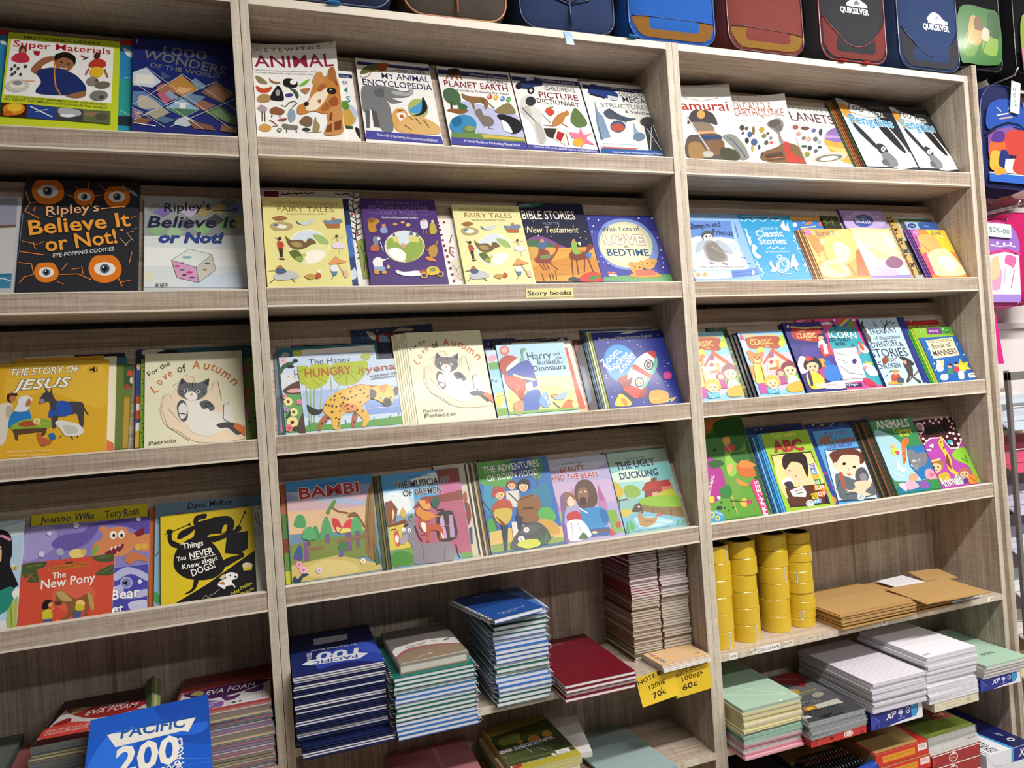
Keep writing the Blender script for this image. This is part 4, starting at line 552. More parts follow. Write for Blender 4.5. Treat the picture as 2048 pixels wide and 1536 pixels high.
{"n":"book","l":"black and orange glossy hardback printed with staring eyeballs","c":"book","p":[-0.4452,0.0253,0.2788],"f":0.0,"s":[0.2136,0.3045,0.011],"k":"h","cv":"2a2c33","sp":"33363e","pg":"eee7d8","a":"S e07b22 26 549 40 605 72 609 115 609 142 561 137 509 96 480 49 493;E ece6e0 84 549 38 0 1 -34;E 51637a 84 549 18 0 1 -24;E 14181c 84 549 10 0 1 -14;E fff 79 555 3 0 0 -5;S e07b22 180 525 190 562 211 568 239 566 257 533 253 498 226 479 195 488;E ece6e0 219 525 25 0 1 -23;E 51637a 219 525 12 0 0 -16;E 14181c 219 525 7 0 0 -10;E fff 215 529 2 0 0 -3;S e07b22 294 528 307 576 334 584 370 581 392 539 387 494 352 470 312 481;E ece6e0 343 528 32 0 0 -29;E 51637a 343 528 15 0 0 -20;E 14181c 343 528 9 0 0 -12;E fff 339 534 3 0 0 -4;S e07b22 58 148 68 186 92 193 122 190 141 155 138 119 109 100 75 109;E ece6e0 100 147 27 0 1 -24;E 51637a 100 147 13 0 1 -16;E 14181c 100 147 7 0 0 -10;E fff 97 152 2 0 0 -3;S e07b22 247 163 263 218 296 227 339 223 366 174 359 123 317 95 270 108;E ece6e0 306 162 39 -1 1 -33;E 51637a 306 162 18 0 0 -23;E 14181c 306 162 10 0 0 -14;E fff 302 169 3 0 0 -4;L e8873a 4 5 543 24 484 8 445 60 409;L e8873a 3 24 484 70 493;L e8873a 3 43 471 40 445;L e8873a 4 157 532 196 512;L e8873a 3 258 527 289 534;L e8873a 3 273 587 302 560;L e8873a 3 235 604 232 561;L e8873a 3 184 574 199 558;L d9d2c8 2 118 588 109 568;L e8873a 4 0 246 49 236 90 229;L e8873a 3 8 296 61 279 85 294;L e8873a 3 57 254 47 292;L e8873a 4 148 135 211 137 261 109;L e8873a 4 1 193 47 186 58 137 27 125;L e8873a 3 135 105 163 89;L e8873a 3 173 190 152 154;L e8873a 3 223 177 229 134;L e8873a 3 188 159 219 165;L e8873a 4 356 119 371 76;L e8873a 3 366 95 406 106;L e8873a 3 27 125 10 95;L e8c8a8 2 413 350 385 338 409 299;L e8c8a8 2 358 313 386 274;L e8873a 3 405 243 396 187;L e8c8a8 2 400 306 377 275;L e8873a 3 422 428 399 415;L e8c8a8 2 422 363 404 357;S 5a6f8a 0 407 5 410 1 205 0 205;T f0b27c 85 422 279 449 48 2 1|Ripley's;L e8a468 4 283 460 328 468 379 477;E e8a468 369 474 6 0 0 -4;L e8a468 3 94 415 110 418;T f2a33c 32 324 399 375 75 6 0|Believe It;T f2a33c 95 244 351 288 74 6 0|or Not!;T e6e4e0 120 215 340 250 19 3 2|EYE-POPPING ODDITIES;T e6e4e0 356 576 383 559 15 2 1|ALL;T e6e4e0 385 559 414 526 15 2 0|NEW!;E e8a468 365 352 5 0 0 -6","d":0.0115},
{"n":"book","l":"silver holographic hardback with a glittering cube on the cover","c":"book","p":[-0.2205,0.0253,0.2788],"f":0.0,"s":[0.201,0.2668,0.011],"k":"h","cv":"c9ced0","sp":"b5bcc0","pg":"eee7d8","a":"P 9da3a4 0 534 397 534 402 335 0 322;P 8a8a88 43 501 80 471 44 437 7 467;P 7e6fb0 73 486 110 456 73 422 36 452;P c9b070 306 512 345 480 304 444 265 475;P 6f86c0 366 516 402 484 363 447 324 479;P 9a9a98 159 530 197 499 158 463 120 494;P 74747a 340 534 380 518 337 481 298 513;P b8a46a 236 493 275 462 235 426 196 457;P 8fb88a 49 388 86 358 49 325 13 355;P 9ac78a 229 396 267 365 228 331 190 362;P 7ab06f 325 428 364 396 323 361 284 393;P b0c06a 385 438 402 406 382 371 343 402;P 55555a 283 447 322 415 281 380 242 412;P 6a6c70 168 427 206 396 167 362 130 393;P a8c8a0 117 378 155 347 117 314 81 344;P c8b8d8 179 490 217 459 178 423 140 454;P dfe6e8 0 326 400 332 402 62 0 70;P f2f4f2 0 271 400 253 402 173 0 172;P e9e6c8 4 147 37 135 37 98 3 99;P cfdcec 204 122 402 153 402 65 165 69;T 1c2434 78 454 267 468 48 2 1|Ripley's;L 1c2434 5 272 467 326 465 381 473;E 1c2434 367 474 8 0 0 -5;T 1d2547 11 371 372 374 61 6 2|Believe It;T 2b49a0 57 293 313 292 55 6 2 1d2547|or Not!;P e3ece8 174 259 264 231 205 166 105 202;P d8a0c4 105 202 197 166 206 90 126 116;P cfcabf 205 166 264 231 278 153 211 90;L 3a3e40 2 174 259 105 202 126 116 209 89 278 153 264 231 174 259;L 3a3e40 2 105 202 201 166 264 231;L 3a3e40 2 201 166 209 90;E 3c4a6a 146 153 11 0 0 -4;E c63a90 175 141 13 0 0 -6;E c63a90 127 172 10 0 0 -5;E 3c4a6a 184 115 11 0 0 -4;E 8fb8c0 166 217 20 0 0 -6;E b07a4a 235 153 9 0 0 -5;E 5a5a4a 245 185 10 0 0 -4;E 3a4a42 155 128 9 0 0 -4;E c63a90 146 188 8 0 0 -4;T 33363a 43 69 93 69 21 0 1|All NEW","d":0.0115,"m":"F"},
{"n":"book","l":"white book with black vines and red berries, behind the left cream fairy tale book","c":"book","p":[0.0195,0.0324,0.2799],"f":0.0,"s":[0.225,0.2969,0.00335],"k":"h","cv":"e6e2dc","sp":"ddd","pg":"eee7d8","a":"P e9e5e0 0 594 450 594 450 82 0 78;P 7a2450 16 586 79 587 79 546 16 545;L 8c2f5f 4 25 568 71 575;L 1d1a18 5 85 566 136 573 247 581;L 1d1a18 4 91 586 108 565 128 587;L 1d1a18 4 146 586 159 569 183 585;L 1d1a18 4 197 587 210 573 234 587;L 1d1a18 5 334 582 365 575 404 585 445 592;L 1d1a18 5 425 590 412 506 423 420 407 331 421 251 422 105;L 1d1a18 5 419 562 393 580;L 1d1a18 5 426 531 397 549;L 1d1a18 5 416 500 400 517;L 1d1a18 5 423 469 388 487;L 1d1a18 5 413 438 392 455;L 1d1a18 5 420 406 396 424;L 1d1a18 5 409 376 383 393;L 1d1a18 5 417 344 387 362;L 1d1a18 5 406 314 391 331;L 1d1a18 5 421 551 449 567;L 1d1a18 5 419 520 447 536;L 1d1a18 5 417 489 445 505;L 1d1a18 5 416 457 444 473;L 1d1a18 5 414 426 442 442;L 1d1a18 5 413 395 440 411;L 1d1a18 5 411 364 439 380;L 1d1a18 5 409 333 437 349;L 1d1a18 5 408 302 436 318;L 1d1a18 5 406 271 434 288;L 1d1a18 5 404 240 432 257;L 1d1a18 4 403 209 431 226;E 8c3030 379 581 5 0 0 -6;E 8c3030 393 540 6 0 0 -7;E a85048 405 461 7 0 0 -9;E a85048 417 353 7 0 -1 -10;E 8c3030 441 510 4 0 0 -7;P 8a9a4a 410 308 450 318 450 104 420 99;L 3a4a20 4 423 285 441 217 428 139;E a84a70 443 161 7 0 -1 -12;L 3a4a20 4 430 251 450 256","d":0.00385},
{"n":"book","l":"white book bordered with maroon squares and curled hearts, behind the purple book","c":"book","p":[0.3919,0.0303,0.2807],"f":0.0,"s":[0.1108,0.2214,0.00557],"k":"h","cv":"eae6e2","sp":"eae6e2","pg":"eee7d8","a":"P eae6e2 0 443 222 443 222 69 0 69;E 7a2440 71 417 6 0 -1 -7;E 7a2440 73 398 6 0 -1 -7;E 7a2440 75 374 6 0 -1 -7;E 7a2440 77 344 6 0 -1 -7;E 7a2440 79 313 6 0 -1 -7;E 7a2440 81 281 7 0 -1 -8;E 7a2440 84 252 7 0 -1 -8;E 7a2440 87 219 7 0 -1 -8;E 7a2440 90 185 7 0 -1 -8;E 7a2440 92 151 7 0 -1 -8;E 7a2440 95 116 7 0 -1 -8;E 7a2440 98 81 7 0 -1 -9;E 7a2440 101 419 6 0 -1 -7;L 8c3040 7 120 214 102 243 109 273 129 268;L 3a2a30 4 111 297 129 344 118 320;L 8c3040 5 122 238 115 250;S d9cfb8 103 189 146 202 150 100 107 94;L 6a5a4a 3 109 170 129 113;L 6a7a4a 3 115 139 138 158;L b04a50 3 113 113 138 83","d":0.00607},
{"n":"book","l":"navy book with a night sea cover, a strip right of the left cream book","c":"book","p":[0.0888,0.0268,0.2805],"f":0.0,"s":[0.1274,0.2734,0.00495],"k":"h","cv":"23345f","sp":"1a2540","pg":"eee7d8","a":"P 27407a 0 547 255 547 255 72 0 75;P 1c2a50 0 547 255 547 255 396 0 393;P 3f68b0 232 396 255 396 255 220 221 209;P c9d2da 223 133 247 160 255 130 248 100 222 90;L 6f92c8 3 248 321 253 276;L 8fb0d8 2 239 242 252 231","d":0.0092},
{"n":"book","l":"cream fairy tale hardback leftmost on the middle bay, duck in a round picture","c":"book","p":[0.0212,0.0203,0.2808],"f":0.0,"s":[0.1806,0.2705,0.00572],"k":"h","cv":"dfd88f","sp":"cfc57a","pg":"eee7d8","a":"T a58a4c 41 500 333 500 20 0 0|HANS CHRISTIAN ANDERSEN;T 8f6f34 64 461 316 462 29 1 0|FAIRY TALES;T 5a4a30 102 443 278 446 9 0 2|Retold and illustrated by Val Biro;E f4f0c8 189 267 90 -4 -8 -95;E cfdbe6 189 267 86 -4 -7 -90;S e3dfa0 105 257 149 295 257 306 275 250 250 195 186 176 124 202;S 9ab86a 211 333 257 324 278 282 243 282 222 305;S f1efdf 167 230 221 249 257 232 229 191 179 180;S 6e5a38 90 322 112 303 157 304 175 290 186 309 207 309 221 286 197 277 178 263 142 249 105 266;S a88f58 113 290 149 290 160 267 124 267;S 5a6a34 102 239 135 248 157 212 149 185 120 202;E 8aa44c 142 202 18 -1 -1 -13;E c8bf6a 164 222 10 0 -1 -9;E f4f2ea 214 204 10 0 -1 -8;S 9a6a45 38 421 76 435 105 421 68 407;S b0a070 30 387 76 402 124 388 113 360 46 355;E e8e4d8 75 376 26 -2 -1 -11;E 5a7a9a 53 383 11 -1 0 -7;S c9ced2 138 412 157 398 186 407 228 417 204 393 171 384;S 5f6f80 142 412 153 397 164 388 146 393;P b0683a 267 399 337 404 334 371 278 370;S 6f86a0 264 413 299 413 333 422 351 409 327 394 275 394;E b07a5a 310 422 9 -1 -1 -8;P b8453a 53 293 76 294 79 257 53 256;P 2a2622 57 256 75 257 72 211 62 210;P 2a2622 59 317 72 317 72 303 58 303;L 3a3028 2 45 317 83 271;E 3a4a34 68 201 14 -1 0 -4;S dfd4e0 303 288 333 288 351 265 320 256 292 264;L e0b89a 3 316 315 320 288;L e0b89a 2 295 311 344 320;L d8c0b8 2 323 261 320 228;E 5a3a2a 316 325 7 0 -1 -7;S b9bcc0 31 118 68 137 113 134 135 107 90 93 38 92;S 4a5a78 38 146 64 156 83 133 49 119;E a86a45 57 158 11 0 -1 -9;L 6a4a3a 3 30 96 11 77;L 6a4a3a 3 101 98 116 80;L 6a4a3a 2 7 136 42 141;S b8964a 157 108 186 122 207 109 186 91;S b0503a 204 113 221 132 229 105 207 96;E eee 221 132 7 0 -1 -7;S d89a5a 267 173 285 196 299 214 320 197 347 184 310 174;S dfe4ea 275 160 302 165 306 134 278 129;P 5a78a0 275 133 303 133 295 111 281 111;L 8a5a3a 2 306 174 334 112;L 7a5a3a 2 285 111 271 89;S d8b49a 327 134 344 139 347 104 330 103","d":0.01532},
{"n":"book","l":"purple fairy tale hardback with a castle in a round picture","c":"book","p":[0.243,0.0208,0.282],"f":0.0,"s":[0.1821,0.272,0.00885],"k":"h","cv":"46296c","sp":"2f1a50","pg":"eee7d8","a":"P 4a2d72 4 541 364 544 364 75 2 81;T 8a7296 73 513 286 510 18 0 0|CHARLES PERRAULT'S;T 8f7a98 37 480 323 477 27 0 0|MOTHER GOOSE;T 76608c 89 448 265 450 25 0 0|FAIRY TALES;T f0eef0 93 429 267 429 11 1 2|Retold and illustrated by Val Biro;L 7a6490 2 26 462 82 456;L 7a6490 2 276 453 339 454;E e9d98a 182 269 97 2 -10 -91;E d3dde8 181 269 92 2 -9 -87;S 8fa84a 98 293 131 317 175 272 250 321 274 274 247 215 194 181 166 186 104 236;S f0f2ee 101 247 145 260 180 226 166 186 120 203;P d8cf7a 131 317 157 330 158 295 131 288;P d8cf7a 206 331 256 327 251 291 207 296;P 5a6a80 141 364 144 323 130 323;P 5a6a80 226 374 231 332 211 332;P 5a6a80 254 357 257 321 240 324;E d89a8a 175 272 9 0 -2 -15;S b8862a 26 406 60 425 80 409 57 384 59 355 26 348;S 8a5a2a 22 417 47 430 59 413 35 400;S b04a3a 86 391 105 395 106 380 87 376;S 8aa0c8 82 373 106 374 108 345 77 344;E d89a7a 95 386 7 0 -1 -8;E c9a03a 151 394 11 1 -1 -8;E d8b04a 189 405 10 1 -1 -7;E d9b870 213 391 12 1 -1 -10;S d8d8e4 276 413 308 421 308 378 276 370;S b8a83a 321 397 343 404 348 349 314 341;E c88a6a 293 420 7 0 -1 -9;E e8c890 336 413 7 0 -1 -9;L b07a4a 4 286 371 277 334;L b07a4a 4 297 371 298 341;S b8653a 24 268 53 280 59 246 22 240;S 7a8a9a 37 314 56 320 57 280 38 274;E e8e0d8 64 309 7 0 -1 -11;L efefef 3 68 292 77 241;S b88a3a 298 263 331 276 336 240 316 205 292 216;L b88a3a 5 330 270 344 300;L b88a3a 5 291 245 276 251;S d88a3a 281 210 310 199 318 181 274 193;S e8e6e6 22 185 46 207 73 196 101 202 67 180 64 152 28 152;S 8aa0c8 24 152 73 152 67 131 27 134;E c9964a 33 126 12 0 -1 -14;E c9964a 68 123 12 0 -1 -9;E e0c090 90 152 6 0 -1 -11;S e4e6ee 123 136 159 125 227 130 244 108 185 100 130 114;S d8b83a 267 136 289 153 323 147 321 113 273 107;E 8a8f5a 297 136 15 0 -2 -12;E b04a3a 246 124 14 0 -2 -13;E d8b83a 251 105 17 0 -2 -16;E 4a2d72 251 105 12 0 -1 -11;E d8b83a 330 110 16 0 -2 -16;E 4a2d72 330 110 11 0 -2 -11","d":0.01531},
{"n":"book","l":"cream fairy tale hardback with a round duck picture, right of the purple one","c":"book","p":[0.4664,0.0208,0.282],"f":0.0,"s":[0.1782,0.2605,0.00885],"k":"h","cv":"e6e0a4","sp":"d2c984","pg":"eee7d8","a":"T a58a4c 37 481 326 481 21 0 0|HANS CHRISTIAN ANDERSEN;T 8f6f34 58 442 308 444 31 1 0|FAIRY TALES;T 5a4a30 93 423 267 427 9 0 2|Retold and illustrated by Val Biro;E f4f0c8 177 252 92 1 -17 -97;E cfdbe6 177 252 88 1 -16 -91;S e3dfa0 96 242 138 278 245 289 264 235 239 182 173 163 113 189;S 9ab86a 199 316 245 307 268 266 231 266 209 288;S f1efdf 156 216 209 235 246 217 217 177 167 167;S 6e5a38 82 305 103 287 145 288 163 274 174 293 195 293 209 270 184 261 167 247 131 233 96 251;S a88f58 103 274 138 274 149 251 114 251;S 5a6a34 93 224 124 233 145 198 138 172 110 189;E 8aa44c 131 189 17 0 -2 -13;E c8bf6a 152 207 10 0 -2 -9;E f4f2ea 202 190 10 0 -2 -8;S 9a6a45 34 402 68 416 96 403 61 388;S b0a070 27 369 68 383 113 370 103 342 41 337;E e8e4d8 69 358 24 1 -2 -12;E 5a7a9a 48 365 10 0 -1 -7;S c9ced2 128 393 145 379 174 389 216 398 192 375 159 365;S 5f6f80 131 393 141 380 153 370 135 374;P b0683a 257 380 330 385 326 353 267 353;S 6f86a0 253 394 289 394 326 404 345 390 319 376 264 376;E b07a5a 301 404 9 0 -2 -9;P b8453a 48 277 68 277 71 241 48 241;P 2a2622 51 241 68 241 65 197 56 197;P 2a2622 53 300 65 300 65 287 53 286;L 3a3028 3 41 300 75 255;E 3a4a34 61 188 13 0 -1 -4;S dfd4e0 293 271 326 272 345 250 311 241 282 249;L e0b89a 5 308 299 312 271;L e0b89a 3 286 294 338 303;L d8c0b8 3 315 245 311 214;E 5a3a2a 308 307 7 0 -1 -7;S b9bcc0 27 108 61 126 103 123 124 97 82 83 34 83;S 4a5a78 34 135 58 144 75 122 44 109;E a86a45 51 146 10 0 -1 -9;L 6a4a3a 4 27 87 10 69;L 6a4a3a 4 92 88 107 71;L 6a4a3a 3 7 125 37 131;S b8964a 145 98 174 111 195 98 173 81;S b0503a 191 103 210 120 216 95 195 86;E eee 210 120 7 0 -1 -7;S d89a5a 256 160 274 182 289 200 311 183 341 171 300 161;S dfe4ea 264 147 293 152 297 122 267 117;P 5a78a0 263 122 293 122 285 100 271 100;L 8a5a3a 3 297 161 326 101;L 7a5a3a 3 275 100 260 78;S d8b49a 319 123 337 127 341 93 322 92","d":0.01531},
{"n":"book","l":"dark blue bible stories book with camels crossing orange sand","c":"book","p":[0.6466,0.0253,0.2828],"f":0.0,"s":[0.182,0.2725,0.011],"k":"h","cv":"1b1f3a","sp":"1b1f3a","pg":"eee7d8","a":"P 1b1f3a 0 545 364 545 364 312 0 322;S 2f6a62 0 535 136 542 80 516 0 511;T d8a0b0 6 519 67 524 15 0 2|Bumper Kids;T f0ead8 8 439 305 442 56 3 0|BIBLE STORIES;T 8a94b0 113 405 206 408 17 0 0|FROM THE;T f0dfa8 12 354 306 358 42 3 3|New Testament;S 7a4a86 0 307 63 336 121 319 169 287 198 264 0 262;S 4a6a48 0 300 65 313 157 265 0 254;P d8a04a 0 269 198 264 314 269 364 275 364 59 0 64;S c98a3a 0 144 175 199 352 209 363 102 151 99 12 73;L b8742f 3 145 243 357 253;L b8742f 3 101 171 353 137;L b8742f 3 45 100 186 105;S 8a4030 20 202 51 253 104 244 111 215 145 243 150 280 172 284 160 250 103 178 88 171 27 173;L 7a3428 6 35 180 58 129;L 7a3428 6 89 179 132 131;L 7a3428 6 56 179 71 128;L 7a3428 6 76 179 85 128;S 4a6a8a 61 298 104 304 94 259 53 260;S 6a8a5a 57 216 113 222 101 200 59 194;E c98a60 84 305 11 0 -3 -12;S c9a050 14 254 51 253 35 209 6 202;S 7a3a30 214 220 248 248 306 239 329 276 360 290 361 267 330 239 302 196 227 190;L 6a3028 6 222 198 207 98;L 6a3028 6 249 197 239 104;L 6a3028 6 297 203 275 118;L 6a3028 6 312 210 324 117;S 8ab04a 242 293 274 300 268 248 291 232 243 226;S e8e0d0 279 292 295 299 289 277;S 4a7ab8 309 225 344 231 322 195;E c98a60 259 307 9 0 -3 -10;S c8433a 224 73 272 104 334 117 361 95 361 59 208 61;S 3f4a50 174 70 202 89 238 76 234 61;E 4a8a3a 308 78 13 0 -4 -15;E 4a8a3a 329 85 10 0 -3 -11;E 4a8a3a 346 87 9 0 -3 -10;L 5a3a1c 3 40 108 44 65;L 5a3a1c 3 80 107 80 65;L 5a3a1c 3 118 128 112 71;L 5a3a1c 3 95 114 98 71;E e8ecf4 61 425 3 0 -1 -3;E e8ecf4 278 398 3 0 -1 -3;E e8ecf4 339 366 3 0 -1 -3;E e8ecf4 70 336 3 0 -1 -3;E e8ecf4 194 393 3 0 -1 -3;E e8ecf4 301 325 3 0 -1 -3;E e8ecf4 244 369 3 0 -1 -3;E e8ecf4 8 376 3 0 -1 -3;E e8ecf4 333 317 3 0 -1 -3;E e8ecf4 138 330 3 0 -1 -3","d":0.0115},
{"n":"book","l":"blue bedtime book with two bears reading under a big pale moon","c":"book","p":[0.8315,0.0281,0.2817],"f":0.0,"s":[0.205,0.2392,0.008],"k":"s","cv":"4546a0","sp":"4546a0","pg":"eee7d8","a":"P 4a4ba0 0 478 410 478 410 60 0 64;P 363a8c 0 478 410 478 410 378 2 381;S 7f97d4 36 327 99 421 212 459 328 425 383 314 356 204 238 136 97 145 34 220;E d8d8b0 195 291 139 -53 -83 -137;E e4e2c0 193 297 119 -45 -70 -115;P 5f9a6a 7 90 162 99 410 104 410 60 0 64;S 6fa86a 26 71 118 96 258 83 395 96 410 60;T 30405a 73 370 303 381 30 1 0|With Lots of;T f7f4ec 69 293 308 290 63 8 0 a85a4a|LOVE;T 30405a 176 271 203 271 21 0 0|at;T 2f5a7c 68 219 314 218 45 3 0|BEDTIME;L b5533f 4 156 332 161 313 181 332;E d8a45a 215 144 38 0 -11 -35;E d8a45a 295 166 38 0 -11 -34;E d8a45a 190 167 16 0 -5 -15;E d8a45a 334 185 16 0 -5 -15;E d8a45a 251 178 13 0 -4 -12;S d39a50 171 106 272 128 338 105 332 86 186 85;P c8705a 203 129 317 131 314 97 200 95;E 4a3020 206 150 4 0 -1 -5;E 4a3020 233 144 4 0 -1 -5;E 4a3020 285 170 4 0 -1 -5;E 4a3020 316 174 4 0 -1 -5;P c86a5a 38 123 89 116 84 100 35 105;P d8d8e0 40 106 88 101 85 91 37 94;E f0f2fa 14 451 4 0 -1 -5;E f0f2fa 69 444 4 0 -1 -5;E f0f2fa 317 461 5 0 -1 -5;E f0f2fa 400 463 5 0 -2 -5;E f0f2fa 397 334 5 0 -2 -5;E f0f2fa 394 255 5 0 -2 -5;E f0f2fa 373 143 4 0 -1 -5;E f0f2fa 385 204 4 0 -2 -5;E f0f2fa 2 183 4 0 -1 -4;E f0f2fa 25 213 4 0 -1 -5;E f0f2fa 28 175 4 0 -1 -4;E f0f2fa 29 404 4 0 -1 -5;E f0f2fa 383 173 4 0 -2 -5;E f0f2fa 54 167 4 0 -1 -4;E f0f2fa 67 115 4 0 -1 -4;E f0f2fa 11 365 4 0 -1 -5","d":0.0085},
{"n":"book","l":"pale blue book with a fluffy grey penguin chick on snow","c":"book","p":[1.1056,0.0281,0.2817],"f":0.0,"s":[0.2116,0.251,0.008],"k":"h","cv":"8fb4e0","sp":"8fb4e0","pg":"eee7d8","a":"P 86aede 0 502 423 502 423 68 0 72;P 9dbfe2 79 459 365 457 367 128 18 128;P 5f86c8 79 456 364 455 345 332 49 328;S e9eef6 47 322 194 343 338 327 350 240 352 129 18 128;P b8cce8 75 281 343 301 340 240 65 242;P f1f4f8 46 185 360 192 362 128 28 130;P 9fc0e6 18 128 371 128 397 102 13 107;S f0f3f6 15 115 125 118 243 112 225 75 5 74;P 5a7fc0 246 121 423 137 423 93 238 75;L 3f66b0 5 249 104 405 119;L 3f66b0 5 252 87 416 102;L 3f66b0 5 338 211 374 201;L 3f66b0 5 352 173 396 164;T 27345c 63 389 161 412 30 2 0|e;T 27345c 89 398 285 416 36 2 1|Penguin and;T 27345c 214 360 348 354 39 2 1|Friends;S 4a4d52 136 360 175 387 214 376 207 338 175 317 136 322;S e9e9e8 146 349 179 363 204 349 192 322 158 310 141 322;E 222 163 346 7 0 -2 -8;E 222 190 348 6 0 -2 -6;P e09a3a 171 338 185 341 179 327 170 326;S 9a9a98 132 306 201 317 241 270 257 202 229 179 145 184 118 222;S a8b4c0 136 322 90 301 60 251 75 242 125 281;S a8b4c0 219 327 272 301 300 240 278 233 231 270;S 7f7a74 143 291 203 306 235 250 234 193 147 189 130 232;L 6a6660 5 152 271 218 202;L b4b0a8 4 175 281 221 241;L 8d8884 11 124 175 154 166;L 8d8884 11 207 170 237 161;T 3a4a6a 62 140 348 141 12 0 2|Meet Some Furry Friends in the Snow;E b8a860 29 98 14 0 -3 -12;E b8a860 70 99 11 0 -4 -13;E b8ccd8 385 106 11 0 -8 -17;L 8a9ab0 6 245 494 284 479;L 6f80a8 4 384 434 375 343;L 6f80a8 4 387 399 362 376","d":0.0085},
{"n":"book","l":"turquoise classic stories book printed with white scrolls and a pocket watch","c":"book","p":[1.3172,0.0283,0.2803],"f":0.0,"s":[0.1875,0.2531,0.00448],"k":"h","cv":"2a93c6","sp":"2a93c6","pg":"eee7d8","a":"P 2a93c6 0 506 375 506 375 82 0 73;T d8eef4 122 402 253 406 14 0 0|A TREASURY OF;T f2f8fa 83 350 276 356 50 5 0|Classic;T f2f8fa 83 300 275 304 47 5 0|Stories;L d8eef4 6 124 271 150 281 159 265 199 283 217 264 250 278;T d8eef4 96 243 274 247 10 0 0|Ten timeless best-loved tales;L d8eef4 5 9 469 37 458 67 478 91 456 133 479 168 459 211 483 256 462 309 484;L d8eef4 4 23 490 346 493;L d8eef4 4 98 472 115 488 138 489;L d8eef4 4 197 474 220 490 248 492;S d8eef4 29 415 27 373 32 320 13 289 13 352;L d8eef4 5 8 405 31 394;S d8eef4 33 299 57 277 32 247 62 215 25 205 11 247;L d8eef4 6 10 195 24 153 5 133 38 112 11 87;E d8eef4 13 164 9 0 -4 -8;E d8eef4 26 133 9 0 -4 -8;L d8eef4 5 7 363 41 341;P dfe9ec 287 445 339 407 327 391 279 403;P cfdde4 314 471 312 418 270 419;P cfdde4 341 460 331 407 310 413;L d8eef4 5 347 375 349 333 329 324 347 292 328 261 345 230;E d8eef4 346 349 9 0 -4 -9;E d8eef4 348 271 8 0 -4 -8;L d8eef4 5 332 199 354 179 325 148 356 138 330 113;E d8eef4 345 158 8 0 -4 -8;E f2f8fa 186 156 37 -16 -41 -49;E 2a93c6 186 156 30 -13 -34 -42;E f2f8fa 186 156 25 -11 -29 -35;E 2a93c6 186 156 21 -9 -24 -29;L f2f8fa 5 186 156 188 181;L f2f8fa 5 186 156 202 145;E f2f8fa 184 212 19 0 -7 -16;E 2a93c6 184 212 11 0 -4 -9;S f2f8fa 93 162 114 188 116 162 126 141 125 116 81 111 103 137;S f2f8fa 271 216 293 231 290 200 298 159 278 149 275 119 261 124 257 150 231 140;L d8eef4 4 148 95 225 101","d":0.0078},
{"n":"book","l":"yellow-bordered blue book with small planets, behind the orange picture book","c":"book","p":[1.4638,0.0332,0.2795],"f":0.0,"s":[0.1948,0.2515,0.00242],"k":"h","cv":"dca636","sp":"dca636","pg":"eee7d8","a":"P e0a838 0 503 390 503 390 87 0 87;P 3a78c8 78 475 339 475 339 111 9 108;E dde6f0 105 445 17 0 -7 -17;E e0783a 211 458 31 10 0 -9;E d8644a 303 455 17 0 -6 -16;L e8e0a0 7 137 423 251 436;E f0c85a 251 436 7 0 -3 -6;E a0c0f0 175 465 5 0 -2 -5;L f4d890 4 89 490 340 491","d":0.00292},
{"n":"book","l":"dark green leafy book, a sliver beside the purple-topped book","c":"book","p":[1.6198,0.0284,0.2803],"f":0.0,"s":[0.0654,0.2544,0.00432],"k":"h","cv":"27301c","sp":"27301c","pg":"eee7d8","a":"P 27301c 0 509 131 509 131 94 0 85;L 5a6a2a 9 2 501 32 452;L 6a7a34 7 65 507 3 463;L 8a8a3a 6 76 493 72 441;L 4a5a2a 8 12 444 101 487","d":0.00764},
{"n":"book","l":"grey book with a gold spotted spine, behind the sea-coloured picture books","c":"book","p":[1.8904,0.0321,0.28],"f":0.0,"s":[0.155,0.2597,0.00362],"k":"h","cv":"a9adad","sp":"b8904a","pg":"eee7d8","a":"P b0b4b4 53 517 310 519 310 88 37 81;P c9a050 0 519 54 518 56 83 0 85;P c3c8ca 75 513 286 516 302 454 80 443;P 27282c 45 333 125 346 104 93 38 83;L 6a7074 7 43 310 52 110;L 6a7074 6 9 275 71 225;E 1f1a14 21 509 7 0 -4 -6;E 1f1a14 12 452 8 0 -4 -6;E 1f1a14 11 388 8 0 -5 -7;E 1f1a14 16 315 9 0 -5 -8;E 1f1a14 4 225 9 0 -5 -9;E 1f1a14 -4 114 10 0 -6 -11;L 1f1a14 9 10 489 28 474;L 1f1a14 8 1 473 39 493;L 1f1a14 10 9 426 28 408;L 1f1a14 9 0 407 39 429;L 1f1a14 11 8 353 28 332;L 1f1a14 10 0 331 40 356;L 1f1a14 11 7 269 28 244;L 1f1a14 10 0 244 41 272;L 1f1a14 12 5 170 28 141;L 1f1a14 11 0 141 43 173","d":0.00412},
{"n":"book","l":"blue book with an oval badge at its top, behind the orange and yellow book","c":"book","p":[1.9413,0.0264,0.2791],"f":0.0,"s":[0.1396,0.2411,0.00135],"k":"h","cv":"4a78b4","sp":"3a5a94","pg":"eee7d8","a":"P 5a86ba 0 482 279 482 279 85 0 85;P 9fbcd4 10 481 139 482 160 430 19 418;P 34589a 113 475 277 482 279 425 109 421;E 2a3c80 57 450 33 -5 -14 -18;T e8eef6 35 448 78 445 10 0 2|Frozen;T c8d8ee 158 445 196 444 9 0 2|Tales","d":0.00905,"tc":0.00094,"cp":{"n":2,"dx":-0.006,"dz":0.006,"cs":["a03a34","3a7a4a"],"label":"thin book with a coloured edge behind the blue badge book","pages":"b8b4a8"}},
